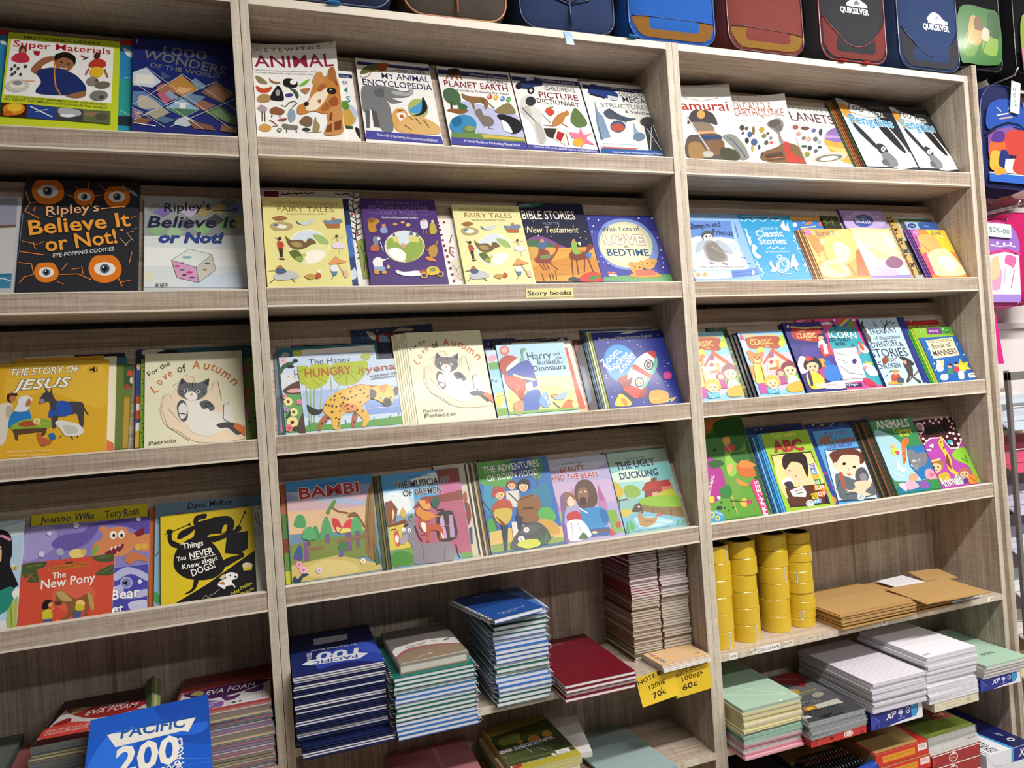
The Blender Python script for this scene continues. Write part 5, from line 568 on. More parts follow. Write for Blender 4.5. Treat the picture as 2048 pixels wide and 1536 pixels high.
{"n":"book","l":"orange picture book with a title in script and a glowing doorway, front of its pile","c":"book","p":[1.5247,0.0188,0.279],"f":0.0,"s":[0.1787,0.2063,0.0011],"k":"s","cv":"d89848","sp":"a8683a","pg":"eee7d8","a":"P e0a050 0 413 357 413 357 79 0 80;S f2d274 130 341 289 411 347 398 351 261 230 168 102 192;P e8b870 0 398 81 401 79 192 0 173;S d88a48 15 376 84 342 93 267 29 247;S f6e6b8 172 297 246 317 285 263 238 190 166 180;P c86a3a 326 251 357 272 356 82 258 83;S f0d0a0 37 172 181 191 202 84 18 82;S e8b878 64 150 159 159 160 95;E c86aa8 24 384 28 -6 -10 -19;T f6e8f2 3 387 47 380 10 0 2|Princess;T 7a6a78 71 353 219 368 45 1 2|Aurora;S f6e4a0 92 331 118 341 110 299 87 299;L f8e8b0 6 196 403 205 360;L f8e8b0 6 262 396 235 349;L c8823a 6 24 301 40 215;L b8722f 7 227 158 247 83","d":0.01608,"tc":0.00088,"cp":{"n":5,"dx":-0.0056,"dz":-0.002,"cs":["b08a58","7a4a2a","c89a5a","5a3424","8a5a3a"],"label":"thin story book behind the orange script-titled cover","pages":"e0d0b0"}},
{"n":"book","l":"purple-topped book with a blue oval title badge over pale yellow and icy swirls","c":"book","p":[1.701,0.0289,0.2813],"f":0.0,"s":[0.1695,0.2802,0.00712],"k":"h","cv":"9a86c0","sp":"5a4a8a","pg":"eee7d8","a":"P a592c8 0 560 339 560 337 421 18 421;P 8f7ab8 0 560 339 560 339 551 0 549;S b8a6d6 25 506 88 513 127 543 236 544 247 517 307 515 287 431 18 421;L d8cce8 5 30 504 87 512 127 543 236 544 249 516 304 513;P e8dc90 18 421 337 421 339 196 9 164;S f0e6ac 33 405 195 418 305 352 298 207 160 262 59 294;P bcd8ea 15 186 339 201 339 82 0 78;S dceaf2 11 338 70 316 131 207 220 153 39 143 3 207;S 9fc4e0 17 327 30 261 38 164 0 175;S c8b0d8 56 132 214 142 241 83 29 80;S f4ecc0 275 408 324 341 305 262 256 306;S 8a5a7a 184 174 268 218 328 174 268 131 199 137;L f4f8fa 7 4 143 97 100;L f4f8fa 6 185 131 310 98;E 3a4a94 159 477 76 -6 -29 -46;E 5a6cb4 159 477 67 -6 -24 -38;E 3a4a94 158 475 60 -5 -20 -32;T f4f6fa 94 460 207 455 39 3 0 28366e|FROZEN;T dfe6f4 153 500 190 497 13 0 2|Disney","d":0.00762},
{"n":"book","l":"lilac softcover at the right end of the second shelf, peeping out behind the orange book","c":"book","p":[2.0683,0.032,0.28],"f":0.0,"s":[0.0242,0.131,0.00372],"k":"s","cv":"a88aa0","sp":"a88aa0","pg":"eee7d8","a":"P b89ab0 48 208 48 262 48 84 31 84;L 8a5a5a 10 48 201 48 87","d":0.00422},
{"n":"book","l":"orange and yellow book with a purple spine and a script title","c":"book","p":[1.9414,0.0187,0.2792],"f":0.0,"s":[0.1474,0.2077,0.00167],"k":"s","cv":"e0863a","sp":"6a2a6a","pg":"eee7d8","a":"P e88a3a 0 415 295 415 295 79 0 80;P f0c83a 136 415 295 415 295 238 175 283;S f0a860 25 355 165 376 200 283 105 178 22 226;S f2dca0 48 226 221 272 286 152 277 79 36 82;P a04a9a 0 415 45 415 24 282 0 282;P d0506a 0 226 46 249 36 82 0 80;S f6e8c8 115 202 226 214 258 152 156 100;L f8e8b0 7 193 386 254 357;L c8642a 7 40 314 84 249;E d070b0 42 392 26 -6 -17 -21;T f6e8f2 21 392 60 387 10 0 2|Princess;T 7a6a5a 163 370 252 379 38 1 2|Ariel","d":0.01624,"tc":0.00117,"cp":{"n":3,"dx":-0.0055,"dz":0,"cs":["7a3a7a","2a3a7a","8a4a9a"],"label":"thin purple-edged book behind the orange and yellow cover","pages":"c8b8c0"}},
{"n":"book","l":"navy book standing at the back of the left pile behind the yellow nativity book","c":"book","p":[-0.4606,0.0337,-0.0407],"f":0.0,"s":[0.1835,0.2448,0.00194],"k":"h","cv":"1e2136","sp":"1e2136","pg":"eee7d8","a":"P d3d0c0 0 490 178 490 181 470 2 470;P 1b1d30 178 490 367 490 367 48 181 66;P 232a48 345 470 367 470 366 51 347 53","d":0.00244},
{"n":"book","l":"blue and red floral book, its edge showing right of the yellow nativity pile","c":"book","p":[-0.4159,0.0311,-0.0407],"f":0.0,"s":[0.1429,0.2347,0.00194],"k":"h","cv":"3a6276","sp":"3a6276","pg":"eee7d8","a":"P 3a6a7a 0 469 286 469 286 52 0 61;P 3a4a8a 258 388 285 394 286 52 264 50;P 8a2a30 260 382 274 382 274 211 261 212;P 2a8a9a 261 197 277 196 277 48 261 50","d":0.00477},
{"n":"book","l":"flowered book leaning a little, nearest the cream kitten book in the left bay","c":"book","p":[-0.3974,0.031,-0.035],"f":-0.047,"s":[0.1288,0.216,0.00194],"k":"h","cv":"5f6a3a","sp":"5f6a3a","pg":"eee7d8","a":"P 6a7a3a 0 432 258 432 258 55 0 51;P 3a5a34 219 432 258 432 256 327 226 327;E c04a3a 244 390 12 0 1 -14;E d8c8c0 254 357 8 0 1 -16;E b83a4a 238 327 9 0 1 -12;P b8963a 231 279 251 279 258 55 239 54","d":0.00711},
{"n":"book","l":"cream kitten book behind the yellow nativity book, only its right margin showing","c":"book","p":[-0.4654,0.0256,-0.0405],"f":0.0,"s":[0.1738,0.2369,0.00242],"k":"s","cv":"e6e2c6","sp":"7a8a3a","pg":"eee7d8","a":"P e8e4c8 0 474 348 474 348 51 0 55;P d8744a 311 104 345 80 347 49 311 49","d":0.00993},
{"n":"book","l":"deep yellow softcover directly behind the yellow nativity book","c":"book","p":[-0.4759,0.0229,-0.0406],"f":0.0,"s":[0.1602,0.2398,0.00208],"k":"s","cv":"c8922a","sp":"c8922a","pg":"eee7d8","a":"P c8922a 0 480 320 480 320 50 0 57","d":0.01241},
{"n":"book","l":"yellow nativity softcover with a donkey, a sheep and a baby in a manger","c":"book","p":[-0.5043,0.0191,-0.0402],"f":0.0,"s":[0.2,0.2293,0.00323],"k":"s","cv":"d9a82c","sp":"d9a82c","pg":"eee7d8","a":"P d9a82c 0 459 400 459 400 47 0 51;S e0b53c 56 445 229 454 377 443 383 238 191 323 45 302;E e6c060 342 414 30 1 2 -26;E d9a82c 342 414 25 1 2 -22;S 2a1e10 331 418 339 418 347 427 349 401 340 409 331 409;L 2a1e10 3 353 423 357 414 354 405;T f4f2ee 49 402 292 405 32 6 2 3a3020|THE STORY OF;T f4f2ee 58 338 265 341 46 7 3 3a3020|JESUS;S d8cfc0 14 259 45 285 67 269 64 236 51 120 27 105 6 118;S b8ac98 46 269 67 263 60 219 47 231;E b87a4a 61 307 15 0 1 -23;S 3a2a1c 45 307 48 323 77 323 78 312 59 315 53 301 62 285 49 291;S 2a7ac0 68 241 105 268 125 245 130 194 66 175 57 192;S dfe2e6 86 301 111 312 132 295 128 279 117 245 76 246 83 274;E b5764a 116 281 13 0 1 -19;S dfe2e6 100 279 103 301 120 304 111 279 110 251 97 246;S 45424a 156 278 166 312 177 323 173 340 184 329 191 318 197 340 200 323 206 300 226 277 299 270 315 246 316 160 306 161 292 216 273 217 233 224 220 166 208 167 200 231 191 278 166 272;L 33303a 4 309 258 322 227 333 209;S 2a55a8 221 277 259 271 277 229 258 212 234 210 220 219 195 208 195 243 214 237;E 8a8890 166 283 10 0 1 -10;S 8aa83a 68 183 107 206 174 206 202 190 199 167 132 154 79 163;L b8c85a 2 78 185 130 194;L 5a7a2a 2 100 167 166 175;L c8d06a 2 122 172 189 185;P 5a4030 73 169 190 165 189 147 182 133 173 134 172 151 93 145 96 122 87 123 80 151;S a8502a 91 190 116 200 147 196 153 181 126 174 100 181;E e8d89a 154 196 13 -1 1 -14;E d8b07a 154 194 8 0 0 -9;S dcdcd4 217 184 235 195 255 188 295 174 317 148 308 124 259 124 238 153;L 333 3 244 128 235 120;L 333 3 298 125 299 112;L 333 3 276 123 282 109;S c0c0b8 246 170 286 162 298 137 263 133;S b8643a 157 141 168 146 178 127 202 114 208 98 175 92;S 2a6ab0 198 138 215 140 223 118 207 113;L a8502a 2 180 98 178 86;T f0e4b8 53 73 212 65 9 0 2|Tales from the New Testament;T f0e4b8 70 55 191 49 9 0 2|retold for children","d":0.01604},
{"n":"book","l":"navy and teal book, cat silhouette on top, behind the left kitten book","c":"book","p":[-0.2547,0.0319,-0.0399],"f":0.0,"s":[0.2352,0.2502,0.00388],"k":"h","cv":"24344e","sp":"24344e","pg":"eee7d8","a":"P 22304a 0 500 458 500 467 46 0 50;P 2a5a6a 25 500 458 500 459 415 26 427;S c9c6b8 23 494 60 500 106 496 96 473 30 473;S 17181c 81 483 127 492 164 488 158 467 96 469;P 6a8a3a 428 436 470 442 467 46 415 48;E 2a3a20 437 429 3 0 0 -5;E 2a3a20 457 411 3 0 0 -5;E 2a3a20 437 394 3 0 0 -5;E 2a3a20 458 376 3 0 0 -5;E 2a3a20 438 360 3 0 0 -5;E 2a3a20 458 342 3 0 0 -5;E 2a3a20 439 325 3 0 0 -5;E 2a3a20 459 307 3 0 0 -5;E 2a3a20 440 291 3 0 0 -5;E 2a3a20 460 273 3 0 0 -5;E 2a3a20 441 258 3 0 0 -5;E 2a3a20 461 240 3 0 0 -5;E 2a3a20 441 224 3 0 0 -5;E 2a3a20 461 206 3 0 0 -5;E 2a3a20 442 191 3 0 0 -5;E 2a3a20 462 173 3 0 0 -5;E 2a3a20 443 158 3 0 0 -5;E 2a3a20 463 141 3 0 0 -5;E 2a3a20 444 126 3 0 0 -5;E 2a3a20 425 111 3 0 0 -5;E 2a3a20 444 94 3 0 0 -5;E 2a3a20 426 79 3 0 0 -5;E b04a7a 436 379 15 -1 -1 -26;E c05a8a 437 175 11 -1 -1 -31;E c8503a 441 258 9 0 -2 -38;L b07a3a 3 444 94 454 62","d":0.00438},
{"n":"book","l":"blue story book with a red and white striped figure, behind the left kitten book","c":"book","p":[-0.2546,0.0278,-0.0402],"f":0.0,"s":[0.1169,0.2167,0.00323],"k":"h","cv":"3a4a8a","sp":"3a4a8a","pg":"eee7d8","a":"P 3a4a8a 0 433 234 433 234 34 0 51;E e0a880 11 420 8 0 0 -18;P 34448a 3 399 22 393 22 293 3 294;P b8503a 3 282 22 275 21 246 2 247;P d8d0d8 3 247 22 246 21 216 3 217;P b8503a 3 217 21 216 20 175 2 176;P e0dce0 2 158 18 163 18 128 2 123;P c8a83a 2 123 18 128 20 51 0 51","d":0.00802},
{"n":"book","l":"green spotted book, a strip directly left of the left cream kitten book","c":"book","p":[-0.2444,0.0239,-0.0402],"f":0.0,"s":[0.1228,0.2266,0.00323],"k":"s","cv":"7a9a34","sp":"7a9a34","pg":"eee7d8","a":"P 7a9a34 0 453 246 453 246 34 0 51;E 2a3a20 4 435 2 0 0 -4;E 2a3a20 7 416 2 0 0 -4;E 2a3a20 10 396 2 0 0 -4;E 2a3a20 14 376 2 0 0 -4;E 2a3a20 7 357 2 0 0 -4;E 2a3a20 10 337 2 0 0 -4;E 2a3a20 13 317 2 0 0 -4;E 2a3a20 6 298 2 0 0 -4;E 2a3a20 10 278 2 0 0 -4;E 2a3a20 13 257 2 0 0 -4;E 2a3a20 6 237 2 0 0 -4;E 2a3a20 9 217 2 0 0 -4;E 2a3a20 13 197 2 0 0 -4;E 2a3a20 5 177 2 0 0 -4;E 2a3a20 9 156 2 0 0 -4;E 2a3a20 12 135 2 0 0 -4;E 2a3a20 5 115 2 0 0 -4;E 2a3a20 8 94 2 0 0 -4;E 2a3a20 12 73 2 0 0 -4","d":0.01165},
{"n":"book","l":"cream softcover with a tabby kitten held in two hands, in the left bay","c":"book","p":[-0.2361,0.0197,-0.0401],"f":0.0,"s":[0.1941,0.2376,0.00348],"k":"s","cv":"e6e3c4","sp":"e6e3c4","pg":"eee7d8","a":"T 222 18 368 100 420 24 2 0|For the;T c8763a 36 288 55 299 37 3 0|L;T c8763a 57 323 72 334 38 3 0|o;T c8763a 76 347 91 354 38 3 0|v;T c8763a 93 362 108 366 38 3 0|e;T 222 127 380 161 384 39 2 0|of;T c8763a 185 395 216 393 41 3 0|A;T c8763a 227 393 249 386 41 3 0|u;T c8763a 255 387 269 380 41 3 0|t;T c8763a 273 376 293 365 41 3 0|u;T c8763a 297 358 327 335 41 3 0|m;T c8763a 333 324 351 303 41 3 0|n;S ecd8bd 59 206 74 282 104 278 123 316 134 343 158 365 188 356 212 300 243 275 259 321 283 330 291 258 307 191 355 142 384 102 384 54 208 53 130 108 81 140;L 9a8a78 2 62 206 74 273 96 282 104 257;L 9a8a78 2 108 317 127 334 150 291;L 9a8a78 2 158 365 188 356 196 317;L 9a8a78 2 259 279 267 322 287 326 299 237;L 9a8a78 2 66 206 89 132 169 64;L 9a8a78 2 89 215 135 149;S e9e6dc 127 236 169 248 235 240 267 191 323 175 347 142 314 101 251 93 188 117 142 157;S 55555a 123 223 138 249 157 236 165 174 150 149 131 173;S e6e3da 129 215 146 236 161 215 157 174 138 165;S 5f5f64 211 232 243 240 270 207 259 191 227 199;S e9e6dc 219 191 243 203 251 174 239 150 220 149;S e6e3da 307 216 331 225 339 175 323 134 303 150;S e6e3da 169 124 207 125 267 101 259 77 208 85 173 108;S 4a4a4e 275 125 307 134 347 126 376 86 355 73 322 106 291 109;S 6a6a6e 130 317 144 351 165 330 211 326 251 343 243 300 239 270 204 245 158 253 127 282;P 3a3a3e 135 321 144 351 157 330;P 3a3a3e 228 321 251 343 249 309;S ece9e2 153 270 176 287 200 274 200 249 173 245;L 2f2f33 2 173 330 173 309;L 2f2f33 2 184 330 184 306;L 2f2f33 2 196 328 194 306;L 2f2f33 2 161 325 165 308;L 2f2f33 2 134 291 154 283;L 2f2f33 2 135 274 150 274;L 2f2f33 2 223 291 239 296;L 2f2f33 2 220 274 239 279;L 2f2f33 3 227 224 255 228;L 2f2f33 3 231 211 263 216;L 2f2f33 3 132 190 157 182;E e0dcc8 160 291 8 0 0 -8;E 222 160 291 4 0 0 -6;E e0dcc8 206 283 8 -1 0 -8;E 222 206 283 4 0 0 -6;E c88a80 181 272 5 0 0 -4;L 3a3a3e 2 311 212 314 222;L 3a3a3e 2 323 216 327 227;L 3a3a3e 2 307 216 303 150 323 134;P d8743a 339 110 355 126 388 106 388 62;T 333 20 57 121 63 16 0 0|Patricia","d":0.01553},
{"n":"book","l":"grey-blue book edge at the far left of the third middle shelf","c":"book","p":[0.0244,0.0344,-0.037],"f":0.0,"s":[0.0739,0.2234,0.0011],"k":"h","cv":"4f5a68","sp":"4f5a68","pg":"eee7d8","a":"P 55606c 0 447 148 447 148 49 0 58;P 6f7a80 5 440 28 442 17 230 1 231;P 3f5a7a 3 200 21 199 14 68 1 66;P a88a90 18 241 34 240 27 62 9 61","d":0.0016},
{"n":"book","l":"black-topped book at the back of the left pile under the tilted navy book","c":"book","p":[0.0642,0.0328,-0.037],"f":0.0,"s":[0.1773,0.2409,0.0011],"k":"h","cv":"1b1e2a","sp":"1b1e2a","pg":"eee7d8","a":"P 1b1e2a 0 482 355 482 355 54 0 58;L 4a5a7a 4 7 476 59 478","d":0.0031},
{"n":"book","l":"teal book with a grey rabbit ear, behind the pale blue animal book","c":"book","p":[0.0357,0.0312,-0.037],"f":0.013,"s":[0.2271,0.2364,0.0011],"k":"h","cv":"2f7080","sp":"2f7080","pg":"eee7d8","a":"P 2f7080 0 473 454 473 454 45 0 59;S a8a29a 17 434 30 450 48 445 51 430 19 426","d":0.0046},
{"n":"book","l":"white book with a lime corner tab, behind the pale blue animal book","c":"book","p":[0.0738,0.0296,-0.037],"f":0.032,"s":[0.1867,0.2288,0.0011],"k":"s","cv":"e6e2da","sp":"e6e2da","pg":"eee7d8","a":"P e9e6de 0 458 373 458 373 40 0 57;P b4c83a 1 458 41 456 41 427 1 428;L e8f0a0 3 12 447 24 445 28 438;P bcd0e4 41 433 372 427 373 402 43 419","d":0.0061},
{"n":"book","l":"pale blue animal book with sunflowers, half covered by the hyena book","c":"book","p":[0.0407,0.0279,-0.037],"f":0.023,"s":[0.2169,0.2122,0.0011],"k":"s","cv":"c3d4e8","sp":"c3d4e8","pg":"eee7d8","a":"P c3d4e8 0 424 434 424 434 36 0 56;P d3d6dc 0 340 91 343 92 269 0 272;P 5f9a5a 0 244 99 242 97 50 2 56;T 2a3a5a 128 376 316 378 31 0 0|The Happy;T 3a2a3a 58 314 76 313 47 2 0|H;E e3b8c0 17 406 15 -1 -1 -16;E c88a9a 17 406 5 0 0 -5;S 3a5a3a 1 371 30 395 62 398 57 382 19 365 4 340;E 1c2024 70 402 12 -1 -1 -10;E 1c2024 47 374 16 -1 -1 -8;L c8a03a 3 31 331 39 321;S a8b850 364 401 382 419 407 414 410 393 390 381;L 3a3a2a 2 397 415 427 418;L c05a4a 3 411 409 426 410;S 5a3a2c 3 256 37 285 79 297 80 239 30 241;S d8a0a4 22 257 54 265 82 260 81 245 30 246;S 4a342a 46 58 63 114 84 144 92 55;E e8d890 33 202 8 -1 -1 -9;E e8d890 29 194 8 -1 -1 -9;E e8d890 21 191 8 -1 -1 -9;E e8d890 14 195 8 -1 -1 -9;E e8d890 11 204 8 -1 -1 -9;E e8d890 15 213 8 -1 -1 -9;E e8d890 23 216 8 -1 -1 -9;E e8d890 30 211 8 -1 -1 -9;E 3a2a1c 22 203 6 -1 0 -7;E e8d890 51 150 8 -1 -1 -9;E e8d890 47 142 8 -1 -1 -9;E e8d890 40 139 8 -1 -1 -9;E e8d890 32 143 8 -1 -1 -9;E e8d890 30 152 8 -1 -1 -9;E e8d890 34 160 8 -1 -1 -9;E e8d890 41 163 8 -1 -1 -9;E e8d890 48 158 8 -1 -1 -9;E 3a2a1c 40 151 6 -1 0 -7;E e8d890 45 101 11 -1 -1 -12;E e8d890 40 90 11 -1 -1 -12;E e8d890 29 87 11 -1 -1 -12;E e8d890 20 92 11 -1 -1 -12;E e8d890 16 104 10 -1 -1 -12;E e8d890 21 115 11 -1 -1 -12;E e8d890 31 119 11 -1 -1 -12;E e8d890 41 113 11 -1 -1 -12;E 3a2a1c 30 103 8 -1 -1 -9;E dc8aa8 77 196 6 -1 0 -6;E dc8aa8 71 189 6 -1 0 -6;E dc8aa8 63 193 6 -1 0 -6;E dc8aa8 64 202 6 -1 0 -6;E dc8aa8 72 204 6 -1 0 -6;E c8607a 69 197 4 0 0 -5;E b890c0 19 166 5 -1 0 -6;E b890c0 13 159 5 -1 0 -6;E b890c0 5 163 5 -1 0 -6;E b890c0 6 172 5 -1 0 -6;E b890c0 14 174 5 -1 0 -6;E 7a5a8a 11 167 4 0 0 -5;E d8787a 25 76 7 -1 -1 -8;E d8787a 18 66 7 -1 -1 -8;E d8787a 7 71 7 -1 -1 -8;E d8787a 8 85 7 -1 -1 -8;E d8787a 19 88 7 -1 -1 -8;E b84a5a 15 77 6 -1 0 -7;E e0a0b0 13 229 5 -1 0 -6;E e0a0b0 8 222 5 -1 0 -6;E e0a0b0 0 226 5 -1 0 -6;E e0a0b0 1 235 5 -1 0 -6;E e0a0b0 9 238 5 -1 0 -6;E b06a7a 6 230 4 0 0 -5;S 2a4a2a 9 130 29 160 23 129;S 2a4a2a 29 76 52 84 42 61","d":0.0076},
{"n":"book","l":"softcover with a spotted yellow hyena standing by blue water","c":"book","p":[0.082,0.0263,-0.037],"f":0.037,"s":[0.2328,0.1887,0.0011],"k":"s","cv":"c5d6ea","sp":"c5d6ea","pg":"eee7d8","a":"P c5d6ea 0 377 466 377 466 39 0 57;P a8bfe4 6 251 466 236 466 96 2 123;P 7f9cd8 270 174 466 166 465 97 279 104;L e4ecf6 3 303 268 449 265;L 90a8d4 3 5 235 78 231;L e0e8f4 2 314 179 450 178;L e0e8f4 2 283 135 447 131;L 8aa860 5 43 268 27 67;L 8aa860 5 61 260 37 66;L 9ab070 4 93 261 66 115;L 9ab070 4 138 305 134 235;L 9ab070 4 176 273 151 232;L 8aa860 4 26 292 21 73;S a8b830 1 376 40 377 55 310 45 289 10 283 0 317;S b4bf2c 60 377 139 372 130 301 96 267 56 258 24 281;S b0be30 148 365 229 377 313 372 299 312 254 268 198 259 158 286;L 6a8420 2 52 311 91 262;L 6a8420 2 73 319 118 280;L 6a8420 2 212 323 204 264;L 6a8420 2 222 328 254 271;L 6a8420 2 233 332 292 297;L 6a8420 2 207 324 163 291;L d8d86a 2 16 337 35 291;L 6a8420 2 7 350 44 367;L 6a8420 2 156 353 208 335;P 5a9a44 3 81 38 97 131 70 227 74 323 78 466 81 466 39 0 57;L 3a7a34 4 370 72 383 91;L 3a7a34 4 408 72 422 97;L 3a7a34 4 442 74 452 104;L 3a7a34 4 297 65 306 90;L 3a7a34 4 178 70 176 91;L 3a7a34 4 21 73 20 105;T b86030 28 316 237 317 42 5 0|HUNGRY;T b86030 270 313 290 313 36 5 0|H;T b07050 300 315 441 322 34 5 0|yena;T 4a4a5a 315 288 444 294 10 1 0|AVERIE HECHT AND;T 4a4a5a 318 274 442 280 10 1 0|ADRIENNE KENNAWAY;S 1c1a1a 21 184 32 172 64 152 83 155 76 135 42 131 22 152;S a86034 53 59 62 94 89 123 116 109 74 77 66 53;S a86034 200 54 214 118 237 115 222 75 214 52;S e0b03c 89 160 107 195 150 227 212 246 271 255 313 239 322 200 289 172 256 144 273 126 284 88 261 49 245 51 252 81 224 127 186 126 159 103 147 50 119 56 116 104 90 133;S d88a3c 172 171 229 158 235 131 186 126 164 145;L b87028 4 201 242 267 256 309 245 347 240;L b87028 3 251 252 244 231;L b87028 3 281 254 282 227;L b87028 3 310 250 312 228;L b87028 3 221 245 224 229;S e4bc48 312 234 347 240 387 246 418 220 430 208 409 168 391 143 362 147 336 166 310 185;S c98a3c 347 235 387 241 371 205 357 206;S 33242a 305 224 325 221 332 199 314 177 301 187;S 33242a 412 216 436 226 433 197 416 183;E f4eedc 348 178 11 -1 -1 -6;E 1c1412 348 178 5 -1 -1 -5;E f4eedc 394 179 11 -1 -1 -6;E 1c1412 394 179 5 -1 -1 -5;S 3a302c 354 153 367 176 388 173 394 148 380 135 356 139;E 14100e 375 158 13 -2 -1 -9;E 2a1a14 114 167 4 0 -1 -4;E 2a1a14 128 163 5 -1 -1 -6;E 2a1a14 145 157 4 0 -1 -4;E 2a1a14 145 210 4 -1 -1 -5;E 2a1a14 125 194 3 0 0 -4;E 2a1a14 141 191 4 0 -1 -4;E 2a1a14 169 218 4 0 -1 -4;E 2a1a14 187 195 5 -1 -1 -6;E 2a1a14 176 200 4 0 -1 -4;E 2a1a14 201 189 4 -1 -1 -5;E 2a1a14 216 224 4 -1 -1 -5;E 2a1a14 237 203 4 0 -1 -4;E 2a1a14 263 229 4 -1 -1 -5;E 2a1a14 219 197 3 0 -1 -4;E 2a1a14 164 161 4 0 -1 -4;E 2a1a14 185 156 3 0 0 -4;E 2a1a14 195 162 4 -1 -1 -5;E 2a1a14 216 152 4 0 -1 -4;E 2a1a14 235 131 4 -1 -1 -5;E 2a1a14 254 168 4 0 -1 -4;E 2a1a14 197 141 4 -1 -1 -5;E 2a1a14 224 122 3 0 0 -4;E 2a1a14 124 134 5 -1 -1 -5;E 2a1a14 158 135 3 0 0 -4;E 2a1a14 137 103 4 0 -1 -4;E 2a1a14 151 97 4 0 -1 -4;E 2a1a14 146 79 3 0 0 -4;E 2a1a14 142 64 3 0 0 -4;E 2a1a14 104 108 4 -1 -1 -5;E 2a1a14 73 85 4 0 0 -4;E 2a1a14 92 91 3 0 0 -4;E 2a1a14 222 111 3 0 0 -4;E 2a1a14 213 76 3 0 0 -3;E 2a1a14 258 123 3 0 -1 -4;E 2a1a14 102 171 3 0 0 -4;E 2a1a14 277 211 4 0 -1 -4;E 2a1a14 292 193 4 0 -1 -4;E 2a1a14 178 175 4 0 -1 -4","d":0.0091},
{"n":"book","l":"navy book tilted at the back of the third middle shelf, white leaf shapes on it","c":"book","p":[0.2176,0.0344,-0.037],"f":0.057,"s":[0.2,0.2766,0.0011],"k":"h","cv":"2a4468","sp":"2a4468","pg":"eee7d8","a":"P 2a4468 0 553 400 553 400 152 0 130;S c9c6be 77 541 109 526 119 498 102 490 82 514;S 5a8ac0 140 500 154 525 180 500 183 476 141 481;E e8e8ea 127 540 4 -1 -1 -4;E 8aa0b8 40 545 3 0 -1 -3;E 8aa0b8 50 529 3 0 -1 -3;E 8aa0b8 51 510 3 0 -1 -4;E 8aa0b8 77 501 3 0 -1 -3;S d8cfc0 199 524 243 544 301 534 295 522 220 527","d":0.0016},
{"n":"book","l":"maroon and navy book with a blue pointed hat, left of the middle kitten pile","c":"book","p":[0.2601,0.0328,-0.037],"f":0.0,"s":[0.0667,0.2656,0.0011],"k":"h","cv":"1e2440","sp":"1e2440","pg":"eee7d8","a":"P 7a2a24 0 531 133 531 133 479 2 481;P 1e2440 2 484 133 481 133 60 0 66;S 5f88b0 20 491 31 526 53 510 63 483 21 483;L d8d4cc 2 21 521 19 485;E 8a90a0 29 464 2 0 0 -3;E 8a90a0 42 443 2 0 0 -3","d":0.0031},
{"n":"book","l":"cream kitten softcover at the front of its pile in the middle bay","c":"book","p":[0.3295,0.0178,-0.037],"f":0.0,"s":[0.1888,0.2627,0.0011],"k":"s","cv":"e9e5c6","sp":"e0dcc0","pg":"eee7d8","a":"T 222 18 425 96 473 23 2 0|For the;T c8763a 35 349 53 359 35 3 0|L;T c8763a 55 382 69 392 35 3 0|o;T c8763a 73 404 87 410 36 3 0|v;T c8763a 89 418 104 423 36 3 0|e;T 222 122 435 155 439 36 2 0|of;T c8763a 178 449 208 447 39 3 0|A;T c8763a 220 447 241 441 40 3 0|u;T c8763a 247 441 260 434 40 3 0|t;T c8763a 264 430 284 420 40 3 0|u;T c8763a 288 414 317 390 40 3 0|m;T c8763a 323 380 341 359 40 3 0|n;S ecd8bd 56 270 71 343 100 339 118 375 129 400 152 420 182 412 204 358 235 333 250 379 274 386 282 317 297 252 345 204 374 164 373 117 200 120 126 175 78 207;L 9a8a78 2 60 270 71 334 93 342 100 318;L 9a8a78 2 104 375 122 391 144 350;L 9a8a78 2 152 420 182 412 189 375;L 9a8a78 2 251 338 258 379 278 383 289 297;L 9a8a78 2 64 270 85 199 163 132;L 9a8a78 2 85 278 129 214;S e9e6dc 122 298 163 310 227 301 258 252 313 236 337 204 305 165 243 158 181 182 137 222;S 55555a 118 285 133 310 151 298 159 237 144 214 125 238;S e6e3da 124 277 141 298 155 277 152 238 133 230;S 5f5f64 204 293 235 301 262 268 250 253 219 261;S e9e6dc 212 253 235 265 242 237 231 213 212 213;S e6e3da 297 276 321 284 329 236 313 197 293 212;S e6e3da 163 190 201 190 258 165 250 142 201 151 167 174;S 4a4a4e 266 189 297 196 337 188 365 149 345 137 313 169 281 173;S 6a6a6e 126 375 139 408 159 387 205 383 243 399 235 358 231 329 197 305 151 314 122 342;P 3a3a3e 130 379 139 408 152 387;P 3a3a3e 220 379 243 399 241 366;S ece9e2 148 330 171 346 193 333 193 309 166 306;L 2f2f33 2 167 387 167 367;L 2f2f33 2 178 387 178 365;L 2f2f33 2 189 385 187 364;L 2f2f33 2 156 383 159 367;L 2f2f33 2 129 350 148 342;L 2f2f33 2 129 334 144 334;L 2f2f33 2 216 350 231 354;L 2f2f33 2 212 333 231 338;L 2f2f33 3 219 285 247 289;L 2f2f33 3 223 273 254 277;L 2f2f33 3 127 254 151 245;E e0dcc8 153 350 8 0 -1 -7;E 222 155 350 4 0 -1 -5;E e0dcc8 199 342 8 0 -1 -7;E 222 199 342 4 0 -1 -5;E c88a80 174 332 4 0 0 -4;L 3a3a3e 2 301 272 305 282;L 3a3a3e 2 313 276 317 286;L 3a3a3e 2 297 276 293 212 313 197;P d8743a 329 172 345 188 377 168 377 125;T 333 32 105 125 105 14 0 0|Patricia;T 333 35 78 182 80 20 0 0|Polacco","d":0.017,"tc":0.0006,"cp":{"n":6,"dx":-0.0056,"dz":-0.001,"cs":["e6e2c4","dcd8ba","e6e2c4","e2deb8","d8d0a8","e6e2c4","c8c090"],"label":"cream softcover behind the middle kitten cover","pages":"e4dfc8"}},
